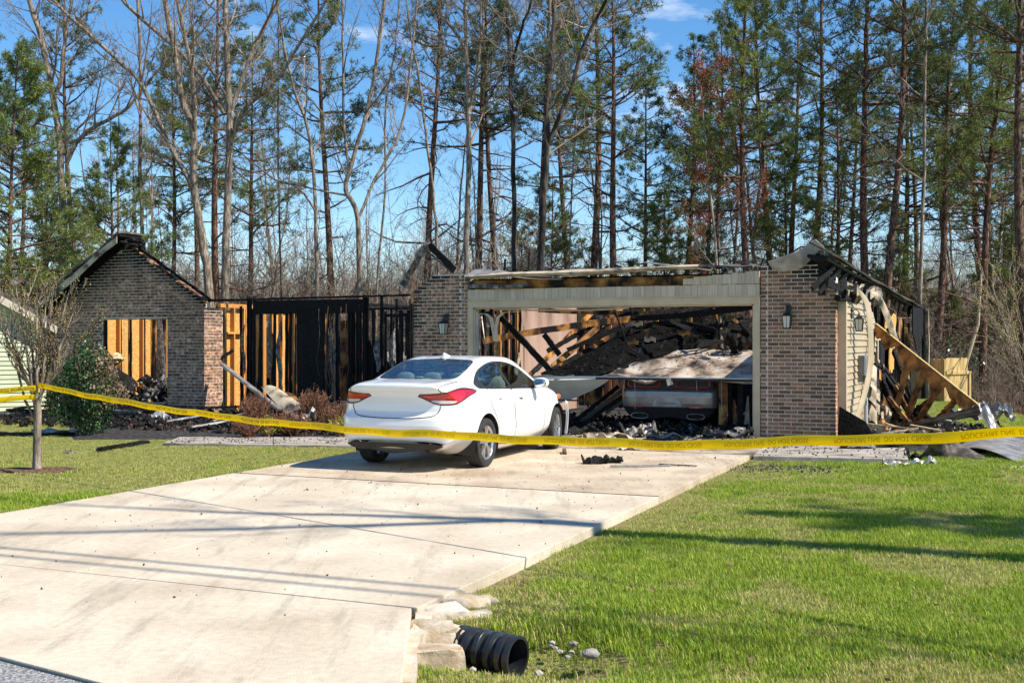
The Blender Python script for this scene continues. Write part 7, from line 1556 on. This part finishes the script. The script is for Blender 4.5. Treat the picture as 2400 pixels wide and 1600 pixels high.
c = GP(1385,1540,-.16); m = MB(); m.rock((0,0,0), (.055,.04,.03), sub=2, jit=.3, seed=5); o = m.build('rock', M['rock'], smooth=True); o.location = Vector(c)+Vector((0,0,.02)); tag(o, 'pale oval rock on the grass right of the culvert pipe', 'rock')
for i, (px, py, s_) in enumerate(((1293,1508,.018),(1300,1520,.016),(1342,1512,.022),(1312,1528,.017),(1340,1530,.016),(1330,1540,.014),(1290,1515,.012),(1107,1571,.018),(1265,1580,.02))):
    c = GP(px, py, -.16); m = MB(); m.rock((0,0,0), (s_*1.3, s_, s_*.8), sub=1, jit=.4, seed=i+9); o = m.build('rock', M['rock']); o.location = Vector(c)+Vector((0,0,s_*.4)); tag(o, 'small grey stone in the bare soil near the culvert mouth', 'rock', 'small stones near the culvert')
n = 60; x = NR.uniform(-.4, 4, n); y = NR.uniform(5, 10, n); a_, s_ = dco(x, y); k = (a_ > .05) & (s_ > -4); s2 = NR.uniform(.012, .03, n)
cloud('stray_leaves', leafV, leafF, np.c_[x, y, gz(x, y)+.045][k], np.c_[s2, s2, s2][k], M['litter'], tilt=.7, label='a few dead brown leaves lying on the right lawn', cat='leaves')
# ---- wooden fence
def fence_run(label, A, Bp, n, ztop, zbot, mirror=False, rail=True, gate=False):
    A = Vector(A); Bp = Vector(Bp); d = Bp-A; L_ = d.length; e = empty('wooden_fence', tuple(A), math.atan2(d.y, d.x), label, 'fence')
    for k in range(n):
        w = L_/n; h = ztop+R.uniform(-.01,.01); x = k*w; m = MB(); m.prism([(x+.004,0,zbot),(x+w-.004,0,zbot),(x+w-.004,0,h-.03),(x+w-.03,0,h),(x+.03,0,h),(x+.004,0,h-.03)], (0,.018,0)); m.build('plank', M['fence'], e)
    if rail:
        m = MB(); m.box(-.02,L_+.14,-.04,-.002,ztop-.52,ztop-.42); m.build('rail', M['fence'], e, bevel=.004); m = MB(); m.box(L_+.02,L_+.11,-.05,.04,zbot,ztop-.535); m.build('post', M['fence'], e, bevel=.004)
    else:
        m = MB(); m.box(L_-.02,L_+.05,-.05,.06,zbot,ztop-.02); m.build('post', M['fence'], e)
    return e
fa, fb_, fc = AT(2092,838,37.4), AT(2213,838,35.4), AT(2268,838,36.0)
zt, zb_ = fa[2], -.85
fence_run('shaded brown wooden fence planks behind the leaning truss', (fa[0],fa[1],0), (fb_[0],fb_[1],0), 11, zt, zb_, rail=False)
fence_run('bright new wooden fence panel with a rail beyond the leaning truss', (fb_[0]+.05,fb_[1]-.02,0), (fc[0],fc[1],0), 6, zt+.02, zb_)
# ---- neighbouring green house
e = empty('neighbour_house', (0,0,0), 0, 'pale green sided neighbouring house beside the ornamental tree', 'house'); NY = 29.0
n0, n1 = np.array(AT(-420,900,NY-2.6)), np.array(AT(108,900,NY)); d = (n1-n0)[:2]; L_ = np.linalg.norm(d); d /= L_; e.location = (n1[0], n1[1], -.62); e.rotation_euler = (0,0,math.atan2(d[1], d[0]))
zf = .50; ze = AT(0,762,NY)[2]+.62
for k in range(30):
    z = zf+k*.115; xe = 0
    if z > ze: break
    m = MB(); m.add([(-L_,-.008,z+.116),(0,-.008,z+.116),(0,-.03,z),(-L_,-.03,z),(-L_,.0,z),(0,.0,z)], [(3,2,1,0),(4,5,2,3)]); m.build('siding_board', M['green_siding'], e)
for k in range(14):
    z = ze+k*.115-.02; xe = -(z-ze)*1.75; m = MB(); m.add([(-L_,-.008,z+.116),(xe-.2,-.008,z+.116),(xe,-.03,z),(-L_,-.03,z),(-L_,.0,z),(xe,.0,z)], [(3,2,1,0),(4,5,2,3)]); m.build('siding_board', M['green_siding'], e)
m = MB(); m.box(-L_,.0,.0,6,0,zf-.003); m.build('foundation', M['foundation'], e); m = MB(); m.box(-L_,-.04,.01,6,zf,ze); m.build('wall', M['green_siding'], e)
m = MB(); m.box(-.62,-.30,-.02,.005,.28,.46); v_ = m.build('crawl_vent', M['red_vent'], e)
for k in range(3):
    m = MB(); m.box(-.60,-.32,-.03,-.0205,.30+.05*k,.315+.05*k); m.build('louver', M['red_vent'], v_)
m = MB(); m.sheet(lambda a,b: (.45-4.6*a, -.35+7*b, ze-.16+4.6*a/1.75), 10, 2, .10); rf_ = m.build('roof', M['shingle'], e)
m = MB(); m.beam((.50,-.37,ze-.30),(-4.1,-.37,ze-.30+4.6/1.75),.03,.17); m.build('fascia', M['foundation'], rf_); m = MB(); m.beam((.46,-.2,ze-.30),(-4.1,-.2,ze-.30+4.6/1.75),.30,.02); m.build('soffit', M['white'], rf_)
# ---- brick house glimpsed beyond the wreck
BY = 52; e = empty('distant_house', (0,0,0), 0, 'distant brick house with white gable trim glimpsed through the burnt studs', 'house'); c = AT(930,800,BY); gzz = float(gz(c[0], c[1])); e.location = (c[0], c[1], gzz); e.rotation_euler = (0,0,-.35)
m = MB(); m.box(-4,3,0,7,0,2.9); m.build('wall', M['brick'], e); zp = AT(0,692,BY)[2]-gzz
m = MB(); m.prism([(-.9,-.4,2.75),(1.9,-.4,2.75),(.5,-.4,zp)], (0,4,0)); g_ = m.build('gable', M['trim'], e)
m = MB(); m.beam((-1.15,-.45,2.62),(.5,-.45,zp+.06),.06,.18); m.beam((2.15,-.45,2.62),(.5,-.45,zp+.06),.06,.18); m.build('gable_trim', M['white'], g_)
m = MB(); m.sheet(lambda a,b: (-4.4+7.8*a, -.4+4*b, 2.85+1.9*b), 6, 3, .1); m.build('roof', M['shingle'], e)
for x in (-2.6, 1.0):
    m = MB(); m.box(x,x+.9,-.03,.02,1.0,2.2); w_ = m.build('window', M['white'], e); m = MB(); m.box(x+.06,x+.84,-.035,-.0305,1.06,2.14); m.build('pane', M['plastic'], w_)
